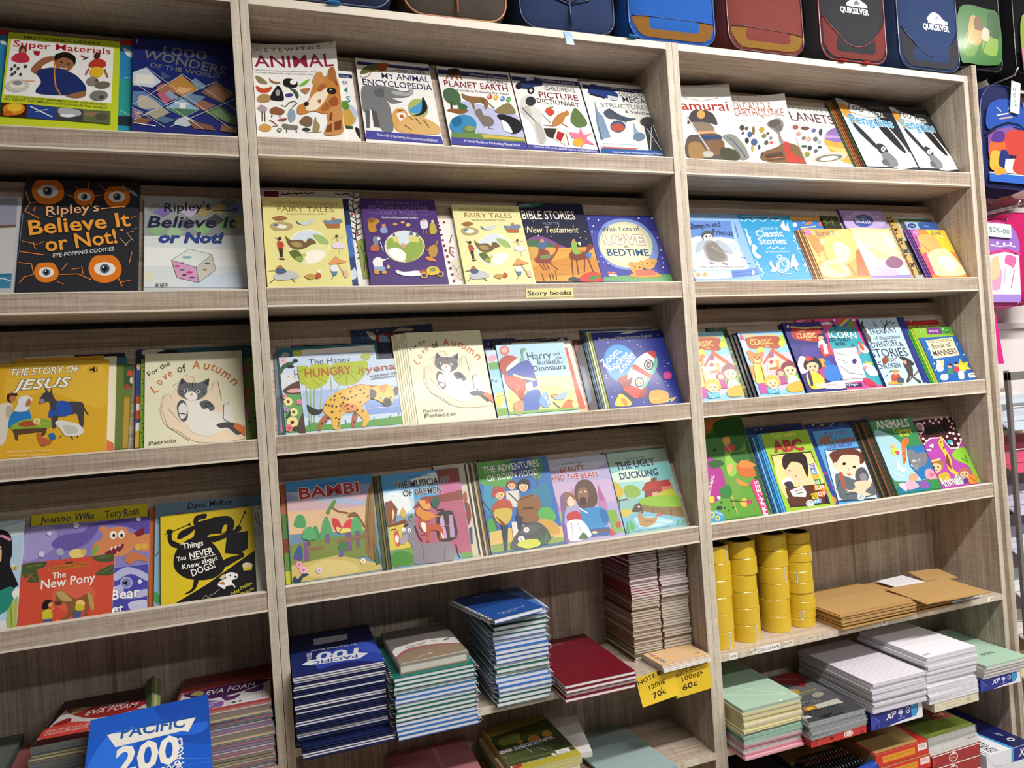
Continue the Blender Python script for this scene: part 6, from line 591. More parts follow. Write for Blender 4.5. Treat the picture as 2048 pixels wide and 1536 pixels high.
{"n":"book","l":"navy book edge between the middle kitten pile and the boy with a bucket","c":"book","p":[0.5267,0.0329,-0.0363],"f":0.0,"s":[0.0865,0.237,0.00278],"k":"h","cv":"1e2a6a","sp":"1e2a6a","pg":"eee7d8","a":"P 1e2a6a 0 474 173 474 173 50 0 55;E c8d0e0 25 447 4 0 -1 -4","d":0.00328},
{"n":"book","l":"aqua book with a yellow duck, beside the boy with a bucket","c":"book","p":[0.5241,0.0233,-0.0363],"f":0.0,"s":[0.0825,0.2047,0.00278],"k":"s","cv":"b8d4e4","sp":"b8d4e4","pg":"eee7d8","a":"P b8d4e4 0 409 165 409 165 50 0 55;S dc9ab0 1 369 37 382 56 363 19 345;P 5f9a4a 4 339 58 344 58 304 3 303;P 8ac0dc 3 303 61 304 56 173 2 171;E 3a7a8a 5 244 10 0 -2 -8;E 3a7a8a 25 239 9 0 -1 -7;S e8cc4a 6 165 30 180 52 168 48 135 28 114 14 73 6 100 5 132;E fff 22 157 6 0 -1 -7;E 222 22 157 3 0 -1 -4;E fff 44 160 6 0 -1 -7;E 222 44 160 3 0 -1 -4;P 7aa83a 3 95 56 96 50 59 3 56","d":0.01214},
{"n":"book","l":"black starry softcover behind the boy with a bucket","c":"book","p":[0.5445,0.0294,-0.0363],"f":0.0,"s":[0.2099,0.2323,0.00278],"k":"h","cv":"1c1624","sp":"1c1624","pg":"eee7d8","a":"P 1c1624 0 465 420 465 420 62 0 57;P 2e2438 2 464 118 463 117 434 2 441;E c8c0d0 384 442 21 1 -5 -17;E 8a8090 384 442 14 1 -3 -11;T b8b0c0 57 440 369 459 9 1 0|From the creators of Search and Find;E 8a7a9a 14 451 2 0 -1 -2;E 8a7a9a 29 445 2 0 -1 -2;E 8a7a9a 52 455 2 0 -1 -2;E 8a7a9a 133 453 2 0 -1 -2;E 8a7a9a 90 458 2 0 -1 -2;E 8a7a9a 239 441 2 0 -1 -3","d":0.00647},
{"n":"book","l":"red-orange softcover behind the boy with a bucket, right edge showing","c":"book","p":[0.598,0.0266,-0.0366],"f":0.0,"s":[0.1628,0.2229,0.00209],"k":"s","cv":"d8a888","sp":"d8a888","pg":"eee7d8","a":"P e4dcc8 0 446 326 446 326 61 0 62;P c8502c 275 409 298 403 308 205 322 62 278 60 280 207;S e0882f 272 360 286 335 290 292 275 311","d":0.00895},
{"n":"book","l":"light blue softcover with a bending boy and a huge blue bucket of small dinosaurs","c":"book","p":[0.5521,0.0197,-0.0363],"f":0.0,"s":[0.1848,0.2182,0.00299],"k":"s","cv":"b8d4e0","sp":"b8d4e0","pg":"eee7d8","a":"P a9cfe6 0 436 370 436 363 247 184 250 192 341 0 262;P d9dc8c 8 183 184 250 369 247 370 59 0 59;S e4e2a0 181 233 276 241 359 232 361 165 265 193;L 8a9a4a 3 187 209 265 193;L 8a9a4a 3 227 231 303 204;L a8b05a 3 225 172 330 215;S e8d49a 192 232 251 236 243 200 192 203;E d05a4a 41 404 25 0 -4 -27;E e8a49a 41 404 17 0 -3 -17;T f8e4dc 26 403 54 402 7 2 0|NEW;T 27304a 155 344 285 347 46 1 0|Harry;T 27304a 298 363 333 364 20 0 0|and;T 27304a 308 339 342 344 18 0 0|the;T 27304a 203 315 321 314 29 0 0|Bucketful;T 27304a 329 315 342 317 13 0 0|of;T 27304a 172 280 349 284 32 0 0|Dinosaurs;S a83a2c 2 343 34 373 78 372 97 354 64 325 28 273 5 279 0 314;S efe4d4 34 307 91 351 106 342 41 284;S b8402c 17 270 67 277 114 235 120 212 101 167 82 124 53 170 19 216;S 3c4fa8 28 273 109 330 162 335 176 239 178 203 140 199 115 241 64 260;L 2c3c8a 6 24 279 103 327 164 332;L ecdc9a 12 60 269 105 247 169 233;L e0a83a 5 68 208 80 202 60 180 61 155;S f0d8c4 115 212 150 222 149 187 180 203 170 181 118 172;S 4a6ab8 91 145 130 177 180 174 174 118 146 64 76 64 80 102;S 7aa4d8 169 124 212 167 221 103 205 82 173 90;L e4eef6 3 202 173 211 82;L e4eef6 3 186 151 226 97;S d88a4a 231 146 267 149 286 134 250 127;S 9ab8c8 304 156 324 164 322 143 301 121 265 118 245 130;S c8743a 277 71 317 114 346 107 335 90 340 61;L 5a6a7a 5 239 108 257 84 282 65;E 222 325 108 3 0 -1 -3;S c8946a 33 116 82 124 69 59 33 60;L e8c8a8 3 36 105 66 70;P 8ab04a 2 73 370 70 370 59 0 59;S 6f9a80 127 409 158 406 137 384 134 341 111 336 126 372;E 222 146 402 3 0 -1 -3","d":0.01553},
{"n":"book","l":"brown softcover in the pile beside the rocket book, leftmost edge","c":"book","p":[0.7713,0.0335,-0.0366],"f":0.0,"s":[0.1294,0.2237,0.00208],"k":"h","cv":"3a2c2c","sp":"3a2c2c","pg":"eee7d8","a":"P 3a2c2c 0 447 259 447 259 62 0 77;P 5a6a8a 3 299 29 286 24 101 2 84;P 8a3a2c 1 442 18 439 17 387 0 387","d":0.00258},
{"n":"book","l":"dark teal book left of the rocket book, with a dotted spine","c":"book","p":[0.7966,0.0299,-0.0362],"f":0.0,"s":[0.1371,0.2516,0.00312],"k":"h","cv":"235a58","sp":"2a6a60","pg":"eee7d8","a":"P 235a58 0 503 274 503 274 48 0 61;E 8ac0b8 -4 466 2 0 -1 -3;E 8ac0b8 -4 453 2 0 -1 -3;E 8ac0b8 -4 439 2 0 -1 -3;E 8ac0b8 -4 425 2 0 -1 -3;E 8ac0b8 -4 411 2 0 -1 -3;E 8ac0b8 -4 397 2 0 -1 -3;E 8ac0b8 -5 383 2 0 -1 -3;E 8ac0b8 -5 368 2 0 -1 -3;E 8ac0b8 -5 354 2 0 -1 -3;E 8ac0b8 -5 339 2 0 -1 -3","d":0.0061},
{"n":"book","l":"dark blue softcover with a red and white rocket","c":"book","p":[0.8216,0.019,-0.0368],"f":0.0,"s":[0.2122,0.2417,0.00156],"k":"s","cv":"27348c","sp":"c8b84a","pg":"eee7d8","a":"P 27348c 0 483 424 483 424 59 0 59;S e0e0da 161 470 224 483 284 483 234 473;E 3a86c8 127 297 94 43 31 -106;E 4a94d2 127 297 86 39 28 -98;T f2f0ea 34 437 356 446 17 2 0|Rockets and Other Awesome Engines!;T f4f4f0 22 281 150 367 40 6 0|Zoom,;T f4f4f0 53 250 202 346 40 6 0|Rocket,;T f4f4f0 108 239 227 330 40 6 0|Zoom!;S f0eee8 136 217 185 277 236 326 303 355 343 331 340 285 284 217 218 141 183 125 141 151;S 6fb0a0 341 324 336 272 282 211 218 141 190 128 255 206;S c04038 299 355 331 361 349 351 338 315 316 331;P c04038 189 283 207 289 290 217 275 199 182 264;S c04038 103 165 135 175 211 135 170 97 130 106 102 136;S 9a302e 86 207 130 229 146 222 103 165;S 9a302e 180 114 235 158 220 111 187 93;S 8a2a2c 99 177 169 215 138 163;E 26304a 285 280 29 -1 -9 -32;E f0ece4 285 280 21 -1 -7 -24;E 33405a 285 280 16 0 -5 -19;E d8a060 288 279 9 0 -2 -9;E 26304a 202 184 27 -1 -8 -29;E f0ece4 202 184 20 -1 -6 -22;E e0c080 201 182 12 -1 -4 -14;E c8643a 209 177 6 0 -1 -5;P 2a3040 80 132 103 142 151 93 123 75;S e8c43a 55 111 82 126 123 78 106 57 30 63;S e0883a 68 93 88 103 105 74 84 58;S d89a3a 244 122 292 134 346 119 349 85 328 60 234 63;L e8c86a 5 316 64 381 83 391 86 355 64;T f4e0a0 245 81 335 83 8 0 0|Margaret Mayo;E c8408a 378 212 27 -1 -7 -24;L e070a8 3 361 220 399 212;L e070a8 3 359 204 393 200;E e8ecf8 252 402 3 0 -1 -3;E e8ecf8 265 387 3 0 -1 -3;E e8ecf8 81 422 3 0 -1 -3;E e8ecf8 382 300 3 0 -1 -3;E e8ecf8 403 280 3 0 -1 -3;E e8ecf8 354 176 3 0 -1 -3;E e8ecf8 364 154 3 0 -1 -3;E e8ecf8 303 170 3 0 -1 -3;E e8ecf8 21 110 3 0 -1 -3;E e8ecf8 45 145 3 0 -1 -3;E e8ecf8 193 70 3 0 -1 -3;E e8ecf8 378 264 3 0 -1 -3;E e8ecf8 392 451 4 0 -1 -4;E e8ecf8 20 233 3 0 -1 -3;E e8ecf8 17 219 3 0 -1 -3;E e8ecf8 209 426 3 0 -1 -3","d":0.01589,"tc":0.00146,"cp":{"n":4,"dx":-0.0055,"dz":0.002,"cs":["9aa84a","d8d4c0","5a7a3a","3a4a8a"],"label":"thin softcover behind the rocket cover","pages":"e8e0c0"}},
{"n":"book","l":"dark green scalloped book, a strip between the two bear covers","c":"book","p":[1.1867,0.0329,-0.0363],"f":0.0,"s":[0.0681,0.2434,0.00278],"k":"h","cv":"26301f","sp":"26301f","pg":"eee7d8","a":"P 2a3c2a 0 487 136 487 136 61 0 67;E 3a6a4a 45 477 29 1 -5 -17;E 3a6a4a 94 480 34 1 -6 -19;E 7a5a4a 67 473 12 0 -4 -13;E 6a6a2a 108 354 14 0 -4 -11;E 7a8a3a 109 330 14 0 -4 -11;E 4a4a22 110 305 14 0 -4 -11;E 6a6a2a 111 281 14 0 -4 -11;E 7a8a3a 112 257 14 0 -4 -11;E 4a4a22 113 232 14 0 -4 -11;E 6a6a2a 113 208 14 -1 -4 -11;E 7a8a3a 114 184 14 -1 -4 -11;E 4a4a22 115 160 14 -1 -4 -11;E 6a6a2a 116 136 14 -1 -4 -11;E 7a8a3a 117 113 14 -1 -4 -11;E 4a4a22 118 89 14 -1 -4 -11","d":0.00328},
{"n":"book","l":"story collection with a red-roofed cottage, partly hidden by the upright","c":"book","p":[1.0867,0.0255,-0.0347],"f":0.0,"s":[0.1458,0.2283,0.007],"k":"h","cv":"8ab8d8","sp":"1c1c20","pg":"eee7d8","a":"P 8ac0e0 0 457 292 457 292 56 0 58;P e8b8c8 63 309 292 309 292 124 113 60;P 7ab04a 194 227 292 202 292 133 188 131;P c0506a 21 452 32 404 1 405;P e8c0d0 6 405 34 404 31 330 4 321;S c9b884 51 444 131 431 237 433 242 419 127 412 54 418;S a8502a 54 418 242 419 254 370 222 337 148 346 54 345 39 376;T e8c870 60 368 203 369 35 5 0|CLASSIC;T f0d890 73 402 113 398 12 1 0|Fantastic;T f0d890 142 353 173 351 11 1 0|TALES;E a8c83a 280 394 26 0 -11 -35;E c8cc4a 259 370 22 0 -7 -21;E 7aa83a 301 417 18 0 -7 -23;S c8cc4a 84 337 121 355 133 326 101 308;P d0603a 185 343 278 252 260 239 177 314 103 242 95 251;P e8c8b8 123 250 177 314 239 254 232 187 108 194;P 8a5a8a 152 306 183 319 179 286 149 277;P b84a3a 128 250 151 268 168 257 148 239;P d8a04a 178 262 202 261 189 209 170 209;P b0703a 124 217 183 223 178 205 120 201;S c8803c 15 283 41 329 66 319 101 308 100 270 75 243 39 249;E c8803c 31 322 15 0 -4 -14;E c8803c 107 308 15 0 -4 -15;E e8bc7a 67 267 20 -1 -4 -14;E 3a2418 68 273 7 0 -1 -5;E 222 59 291 5 0 -1 -5;E 222 85 285 5 0 -2 -5;S d8cc5a 9 237 83 238 76 139 16 124 1 171;L 8a5a3a 7 28 241 10 134;L 8a5a3a 7 78 238 67 139;P b04a9a 16 124 83 129 57 64 14 58;E c8803c -1 200 18 -1 -11 -42;S 7a3a3a 193 181 209 233 264 255 292 229 292 175;E f0c8a4 248 196 40 -2 -13 -41;S 7a3a3a 207 207 229 241 261 246 292 238 292 202 269 219 237 218;E 222 232 194 5 0 -2 -7;E 222 264 192 5 0 -2 -7;L b5443c 5 232 174 242 169 254 173;P f0ece4 213 154 272 155 292 85 267 58 199 61;S e0a83a 200 102 284 126 292 75 267 56 189 62;S a84a6a 155 173 163 198 189 209 209 196 203 170;E f0c8a4 181 180 19 -1 -6 -19;S a84a6a 162 186 173 202 188 204 202 200 203 183 190 191 176 191;E 222 173 180 2 0 -1 -3;E 222 189 179 2 0 -1 -3;L b5443c 2 173 170 178 168 184 169;P b04a8a 167 162 200 160 202 111 154 110;S e0b040 63 110 76 155 122 173 159 150 148 104;E f2c8a4 109 122 33 -2 -10 -34;S e0b040 74 132 93 161 120 166 145 158 149 127 126 142 99 142;E 222 96 121 4 0 -2 -5;E 222 122 120 4 0 -2 -5;L b5443c 4 95 104 103 100 114 103;P 5ab0c8 63 88 139 87 136 59 60 57;E eaf6f8 79 77 4 0 -1 -3;E eaf6f8 101 71 4 0 -1 -3;E eaf6f8 122 77 4 0 -1 -3;E eaf6f8 90 62 4 0 -1 -3","d":0.01068},
{"n":"book","l":"story collection with a bear in yellow and a red-roofed cottage, next to its black spines","c":"book","p":[1.2739,0.0193,-0.0358],"f":0.0,"s":[0.1562,0.2248,0.00417],"k":"h","cv":"8ab8d8","sp":"17181c","pg":"eee7d8","a":"P 8ac0e0 0 450 312 450 312 59 0 60;P e8b8c8 68 306 312 306 312 124 120 63;P 7ab04a 207 226 312 201 312 134 202 132;P c0506a 23 445 35 399 1 400;P e8c0d0 6 399 36 399 34 326 4 318;S c9b884 55 437 141 424 254 427 260 413 135 406 58 412;S a8502a 58 412 260 413 273 365 238 333 158 342 58 341 42 371;T e8c870 64 363 218 365 34 5 0|CLASSIC;T f0d890 78 396 122 393 11 1 0|Fantastic;T f0d890 152 348 185 347 11 1 0|TALES;E a8c83a 300 388 27 -1 -10 -34;E c8cc4a 278 365 23 -1 -6 -21;E 7aa83a 323 411 19 0 -6 -23;S c8cc4a 90 333 130 350 142 322 107 305;P d0603a 198 339 298 250 278 237 190 311 109 240 102 249;P e8c8b8 132 248 190 311 256 252 248 186 116 193;P 8a5a8a 162 303 197 316 192 283 160 275;P b84a3a 137 248 162 265 180 255 159 238;P d8a04a 191 260 217 258 202 207 182 208;P b0703a 133 216 196 222 191 203 128 200;S c8803c 17 281 44 325 70 315 107 305 107 268 80 241 42 247;E c8803c 34 318 16 -1 -4 -14;E c8803c 114 304 16 -1 -4 -15;E e8bc7a 71 265 22 -1 -4 -15;E 3a2418 73 271 8 0 -2 -5;E 222 63 288 5 0 -2 -5;E 222 91 282 5 0 -2 -5;S d8cc5a 9 235 88 236 81 140 18 125 1 172;L 8a5a3a 8 30 239 11 135;L 8a5a3a 8 83 236 72 140;P b04a9a 18 125 89 130 61 67 15 61;E c8803c -1 199 19 -1 -12 -45;S 7a3a3a 207 180 224 232 283 253 312 227 312 175;E f0c8a4 266 195 43 -2 -12 -43;S 7a3a3a 221 206 245 239 280 244 312 236 312 201 287 218 253 217;E 222 249 193 6 0 -2 -7;E 222 282 192 6 0 -2 -7;L b5443c 6 248 174 259 169 272 173;P f0ece4 229 154 292 155 312 87 286 61 213 64;S e0a83a 214 103 305 126 312 77 286 59 203 65;S a84a6a 166 173 174 197 202 207 224 195 218 170;E f0c8a4 194 180 20 -1 -6 -20;S a84a6a 173 185 184 201 201 203 216 199 218 183 204 190 188 190;E 222 186 179 3 0 -1 -3;E 222 202 178 3 0 -1 -3;L b5443c 3 186 170 191 167 197 169;P b04a8a 179 162 215 160 217 113 165 111;S e0b040 68 112 82 155 131 173 169 150 159 106;E f2c8a4 117 123 36 -2 -10 -36;S e0b040 80 133 100 162 129 166 155 158 159 128 135 143 106 143;E 222 103 123 5 0 -2 -6;E 222 131 121 5 0 -2 -6;L b5443c 5 102 106 111 102 122 105;P 5ab0c8 67 90 148 89 145 61 64 60;E eaf6f8 85 79 4 0 -1 -4;E eaf6f8 108 73 4 0 -1 -4;E eaf6f8 130 79 4 0 -1 -4;E eaf6f8 96 65 4 0 -1 -4","d":0.01601,"tc":0.00348,"cp":{"n":2,"dx":-0.0105,"dz":-0.004,"cs":["1a1b1e","141416"],"label":"thick black-spined story collection behind the bear cover","pages":"d8d0b8","th":0.005}},
{"n":"book","l":"dark purple story collection with a boy in yellow, beside the unicorn book","c":"book","p":[1.44,0.0197,-0.0351],"f":0.0,"s":[0.1404,0.2472,0.00598],"k":"h","cv":"34307a","sp":"2c2a66","pg":"eee7d8","a":"P 34307a 0 494 281 494 281 56 0 66;P 4a3c90 63 324 281 346 281 162 70 149;E e8e4f4 33 470 9 1 -2 -9;S c9b884 58 473 147 463 259 465 260 449 143 448 59 457;S b03c34 59 457 143 448 254 448 232 368 124 371 40 393;T f0dc9a 71 391 210 390 34 5 0|CLASSIC;T f0e0b0 98 431 139 431 12 1 0|Famous;T f0e0b0 125 374 162 372 11 1 0|TALES;S efe6e0 0 221 43 276 85 249 79 185 0 169;S c8a03a 144 241 200 251 192 183 139 184;P b04080 121 194 187 202 198 126 143 119;L 8a2a34 12 207 306 193 266;L 8a2a34 12 223 306 215 266;S e8e4dc 214 367 251 369 248 336 237 321 201 319 198 333;P 8a2a34 203 326 239 327 235 299 191 297;E e0b088 238 389 20 1 -6 -21;S 3a2420 214 383 222 404 245 415 264 408 260 386 252 398 228 397;P c04048 202 341 281 350 280 273 203 261;P f0ece4 231 342 260 346 248 282 219 279;S 3a78c8 168 174 222 212 274 192 279 133 223 97 164 118;S 2f66b4 195 231 231 242 234 212 193 207;S 1c1a1c 42 191 56 243 115 268 163 244 151 189;E e8bc94 99 208 44 0 -11 -44;S 1c1a1c 55 216 77 252 112 259 145 253 151 216 120 232 86 230;E 222 82 205 6 0 -2 -7;E 222 116 205 6 0 -2 -7;L b5443c 6 82 186 93 181 106 185;S b83a34 65 249 90 273 127 255 83 240;S e0c83a 34 159 114 166 143 119 121 75 33 72;S 3a2a5a 46 167 67 176 57 97 37 89;S e8c8a4 76 96 138 101 151 73 80 69;S efe8dc 157 96 281 104 280 60 129 66;L 9a9488 4 156 91 236 68;L 9a9488 4 132 79 220 88","d":0.01591,"tc":0.00449,"cp":{"n":1,"dx":-0.004,"dz":-0.003,"cs":["2a2a70"],"label":"dark purple story collection directly behind the boy in yellow","pages":"d8d0c8","th":0.006}},
{"n":"book","l":"pink book sliver behind the dark purple story collection","c":"book","p":[1.5027,0.032,-0.036],"f":0.0,"s":[0.0614,0.2588,0.00372],"k":"h","cv":"d8488a","sp":"d8488a","pg":"eee7d8","a":"P d8488a 0 518 123 518 123 66 0 69;L f0b8d0 6 7 506 67 510;E f4e0ea 34 506 8 -1 -2 -5","d":0.00422},
{"n":"book","l":"pink and teal unicorn activity book with a rainbow","c":"book","p":[1.5697,0.032,-0.036],"f":0.0,"s":[0.1717,0.2599,0.00374],"k":"s","cv":"d8508c","sp":"d8508c","pg":"eee7d8","a":"P d8508c 0 520 343 520 337 413 0 407;P 3aa0b0 74 441 180 487 227 458 291 458 306 317 46 314;P eeebe4 62 313 235 314 224 99 8 90;P 3aa0b0 246 338 320 322 341 59 211 69;L d84a3a 9 169 466 217 500 256 515;L e8a83a 9 179 465 224 494 264 512;L e8dc4a 8 188 463 233 490 274 511;L 5a9ad0 9 197 461 241 485 286 509;L 5a4a9a 8 207 460 249 480 297 506;S 6a9a4a 245 484 288 497 283 440 253 445;E f8e8f0 301 501 15 0 -4 -8;E f8e8f0 153 504 10 0 -4 -7;P 6a4a8a 80 487 119 503 130 487;P 6a4a8a 107 491 146 508 145 487;S e8dce4 32 486 104 495 125 479 45 476;T 1f2c4a 125 456 165 458 25 2 0|My;T f4f2ec 66 388 273 372 49 5 0|ICORN;T 1f2c4a 56 361 217 360 25 4 0|DOT-TO-DOT;T 1f2c4a 93 332 169 330 24 3 0|BOOK;L 9a9a9a 4 74 283 112 272 142 286 141 261;L 9a9a9a 4 64 243 114 230;L 9a9a9a 5 65 200 112 153 202 136;L 9a9a9a 5 49 146 55 110 131 117 190 107;L aaa 3 98 220 132 219;S f0ece8 268 348 306 317 323 286 286 271 251 298;S c8603a 264 352 286 337 292 297 263 298;E e08a90 243 280 16 -1 -6 -12;E 4a2a7a 180 225 16 -1 -8 -17;S f4f0ec 232 203 300 189 315 129 249 127;S e8c84a 251 219 307 205 288 189;S c83a5a 192 113 249 97 273 58 199 70;E e890a0 241 180 17 -1 -6 -13;P 27306a 20 89 167 85 162 60 13 63;T e8e4d8 53 69 135 71 16 2 0|92 Pages;E c83a5a 20 77 11 -1 -8 -16;E 3a3a5a 214 329 7 0 -3 -6","d":0.00424},
{"n":"book","l":"pale blue adventure treasury with a walking man and blackbirds, dark blue spine right","c":"book","p":[1.7292,0.0215,-0.0335],"f":0.0,"s":[0.1564,0.2488,0.01023],"k":"h","cv":"b9d3e6","sp":"3a4a8a","pg":"eee7d8","a":"P b9d3e6 0 498 313 498 313 51 0 54;T 2a303c 95 435 124 434 50 0 0|A;L 2a2420 8 219 482 156 402;L 2a2420 6 185 435 172 477;L 2a2420 6 192 447 248 475;L 2a2420 5 173 465 170 485;T 333b48 41 388 264 397 44 0 0|TREASURY;T 4a5260 54 349 267 354 29 0 2|of illustrated;T 2f3744 -14 297 226 305 43 0 0|ADVENTURE;T 3a3a44 234 299 269 302 35 0 0|&;T 2f3744 -17 235 268 233 60 0 0|STORIES;T 4a4a50 97 201 170 204 36 0 3|for;T 2f3744 -6 158 170 160 34 0 0|CHILDREN;S 4a4034 0 462 26 485 18 450 23 416 11 372 0 363 0 417;L 4a4034 9 0 373 0 341;L 4a4034 9 7 378 22 329;S 6a5a4a 0 395 26 394 31 350 0 363;S 8a4a2c 58 227 91 235 94 206 57 189 44 203;S 3c3a3c 187 231 245 218 282 178 254 169 212 200;S 4a4440 196 191 239 185 255 150 235 96 275 59 254 51 213 98 183 64 162 66 201 116;L 6a5648 8 298 134 178 65;E c89a78 215 190 14 -1 -7 -13;S b8503a 72 115 125 121 128 85 84 62 57 72;E d8a884 108 126 17 -1 -7 -14;S b0904a 77 137 119 148 142 133;P c8a04a 23 70 145 75 127 51 15 56;S 4a5a6a 106 95 150 84 136 59 94 61;L 333a44 6 245 455 276 467;L 333a44 5 5 196 33 209;L 333a44 5 64 133 87 145;L 333a44 5 20 109 39 115;P 2a3278 302 497 313 498 313 51 288 51","d":0.01487},
{"n":"book","l":"red spotted book with a rainbow corner, at the back right of the third shelf","c":"book","p":[1.892,0.0337,-0.0367],"f":0.0,"s":[0.1719,0.2403,0.00195],"k":"h","cv":"a82a3c","sp":"a82a3c","pg":"eee7d8","a":"P a82a3c 0 481 325 481 344 126 0 65;P c03028 45 457 344 481 340 472 44 431;E f0d8dc 119 479 10 2 -3 -6;E f0d8dc 286 505 12 2 -3 -7;L e8c84a 8 173 478 214 481;L 3a3a3a 9 184 477 226 481;E e898a0 14 470 4 1 -2 -4;E e898a0 45 480 4 1 -2 -4;E e898a0 72 475 4 1 -2 -4;E e898a0 200 502 5 1 -2 -4;E e898a0 249 505 5 1 -2 -4","d":0.00245},
{"n":"book","l":"dark blue book edge between the treasury and the lime activity books","c":"book","p":[1.8971,0.0286,-0.0365],"f":0.0,"s":[0.0235,0.2554,0.00234],"k":"h","cv":"2e3a86","sp":"2e3a86","pg":"eee7d8","a":"P 2e3a86 0 511 47 511 47 55 0 56","d":0.00714},
{"n":"book","l":"lime activity book with black capitals, behind the blue manners book","c":"book","p":[1.9183,0.0315,-0.0368],"f":0.0,"s":[0.1387,0.2228,0.00156],"k":"s","cv":"b4cc5a","sp":"b4cc5a","pg":"eee7d8","a":"P b4cc5a 0 446 277 446 277 55 0 60;T 22301c 14 420 263 420 24 5 0|DOT-TO-DOT","d":0.0044},
{"n":"book","l":"green softcover with a purple band, directly behind the blue manners book","c":"book","p":[1.9268,0.0215,-0.037],"f":0.0,"s":[0.1613,0.2126,0.00117],"k":"s","cv":"8ab83a","sp":"8ab83a","pg":"eee7d8","a":"P 8ab83a 0 425 323 425 323 62 0 63;P 7a3a86 118 425 236 424 230 376 106 379;T f0dcec 128 391 211 394 20 0 2|Pinny;P 4a9a3a 236 424 323 425 323 378 230 376;E e8f4c8 29 413 5 0 -2 -4;E e8f4c8 59 402 5 0 -2 -4;E e8f4c8 89 414 5 0 -2 -4;E e8f4c8 280 400 5 0 -2 -4;E e8f4c8 254 410 5 0 -2 -4;E 3a5a2a 276 390 17 -1 -3 -6","d":0.01358,"tc":0.00109,"cp":{"n":3,"dx":-0.006,"dz":-0.004,"cs":["c8b83a","2a9a3a","4a8a3a"],"label":"thin green-edged softcover behind the purple-banded one","pages":"c8d89a"}},
{"n":"book","l":"blue manners softcover with a cream title panel and a yellow star","c":"book","p":[1.9349,0.0193,-0.0368],"f":0.0,"s":[0.1576,0.1788,0.00168],"k":"s","cv":"2a62ae","sp":"2a62ae","pg":"eee7d8","a":"P 2a62ae 0 358 315 358 315 63 0 62;P ece4b8 46 337 278 351 269 223 43 209;T 33283a 55 314 260 325 31 1 0|The Children's;T 33283a 75 276 239 286 36 1 0|Book of;T 4a2048 59 227 263 236 39 6 0|MANNERS;P e8cc3a 185 161 232 164 253 200 266 167 315 175 288 144 309 121 264 124 247 103 226 126 199 124 215 143;T 7a5a2a 225 175 288 177 11 0 0|charming;T 7a5a2a 221 156 284 159 11 0 0|verses;E e8e4dc 68 188 14 -1 -7 -12;S f0f0ee 48 174 87 177 79 129 28 127;P e8dc7a 92 197 118 199 97 155 73 156;E e0b088 143 152 15 -1 -7 -14;S 3a8a5a 119 132 153 136 142 103 102 100;S 2a1c18 134 160 158 170 160 155;E e0b088 198 160 15 -1 -7 -14;S c83a4a 168 140 209 143 201 116 161 116;S 2a1c18 189 168 213 177 214 159;S e8e8ee 192 111 233 114 214 65 173 62;S e8e8ee 43 99 96 101 76 65 26 67;P ece8dc 263 96 315 98 315 64 258 65;L 7a7a7a 5 271 84 312 85;E e8f0fa 33 276 6 0 -3 -5;E e8f0fa -1 248 6 0 -3 -5;E e8f0fa 34 236 6 0 -3 -5;E e8f0fa -9 192 6 0 -3 -5;E e8f0fa 24 175 6 0 -3 -5;E e8f0fa 291 301 6 0 -3 -5;E e8f0fa 329 264 6 0 -3 -5;E e8f0fa 302 224 6 0 -3 -5;E e8f0fa 319 207 6 0 -3 -5;E e8f0fa 333 309 6 0 -3 -5;E e8f0fa 12 133 6 0 -3 -5;E e8f0fa 107 191 6 0 -3 -5","d":0.01566},
{"n":"book","l":"pale blue softcover with a black-haired girl in a pink hairband","c":"book","p":[-0.6079,0.0201,-0.3597],"f":0.0,"s":[0.135,0.2316,0.004],"k":"s","cv":"b4d0e4","sp":"b4d0e4","pg":"eee7d8","a":"P b4d0e4 0 463 270 463 270 27 0 44;P d4e2ea 1 443 270 451 267 402 4 392;T 5a6a7a 186 439 259 451 8 0 2|illustrated by;S 1e1c20 159 419 196 428 226 399 235 328 231 285 262 206 258 195 230 182 174 179;S e8b890 162 371 193 364 200 320 195 299 167 291;L d890a8 10 160 406 197 404 227 383;E f4f0ea 190 353 7 0 1 -10;E 222 192 352 3 0 0 -5;S 2a8a7a 175 173 202 186 239 198 255 174 235 111 180 98;S eceae4 245 175 266 189 268 150 256 146;P a8b85a 235 111 265 162 270 27 230 31;L 6a8a3a 3 244 121 254 38;L c8d48a 2 252 142 260 53;P dcdedc 181 71 232 74 240 29 183 36;E e8c43a 249 270 10 -1 1 -9;L 222 2 246 278 248 261;L 222 2 251 277 253 261;E e4ecf0 244 279 4 0 0 -5","d":0.0153},
{"n":"book","l":"bright yellow book with two handwritten names along its top, behind the purple dinosaur book","c":"book","p":[-0.4642,0.0299,-0.3589],"f":0.0,"s":[0.2127,0.2364,0.006],"k":"s","cv":"d4c42c","sp":"d4c42c","pg":"eee7d8","a":"P d4c42c 0 473 425 473 425 17 0 37;T 27303a 30 435 140 432 29 2 1|Jeanne;T 27303a 156 432 227 430 31 3 1|Willis;T 27303a 269 427 333 431 32 2 1|Tony;T 27303a 339 424 396 431 34 2 1|Ross","d":0.0065},
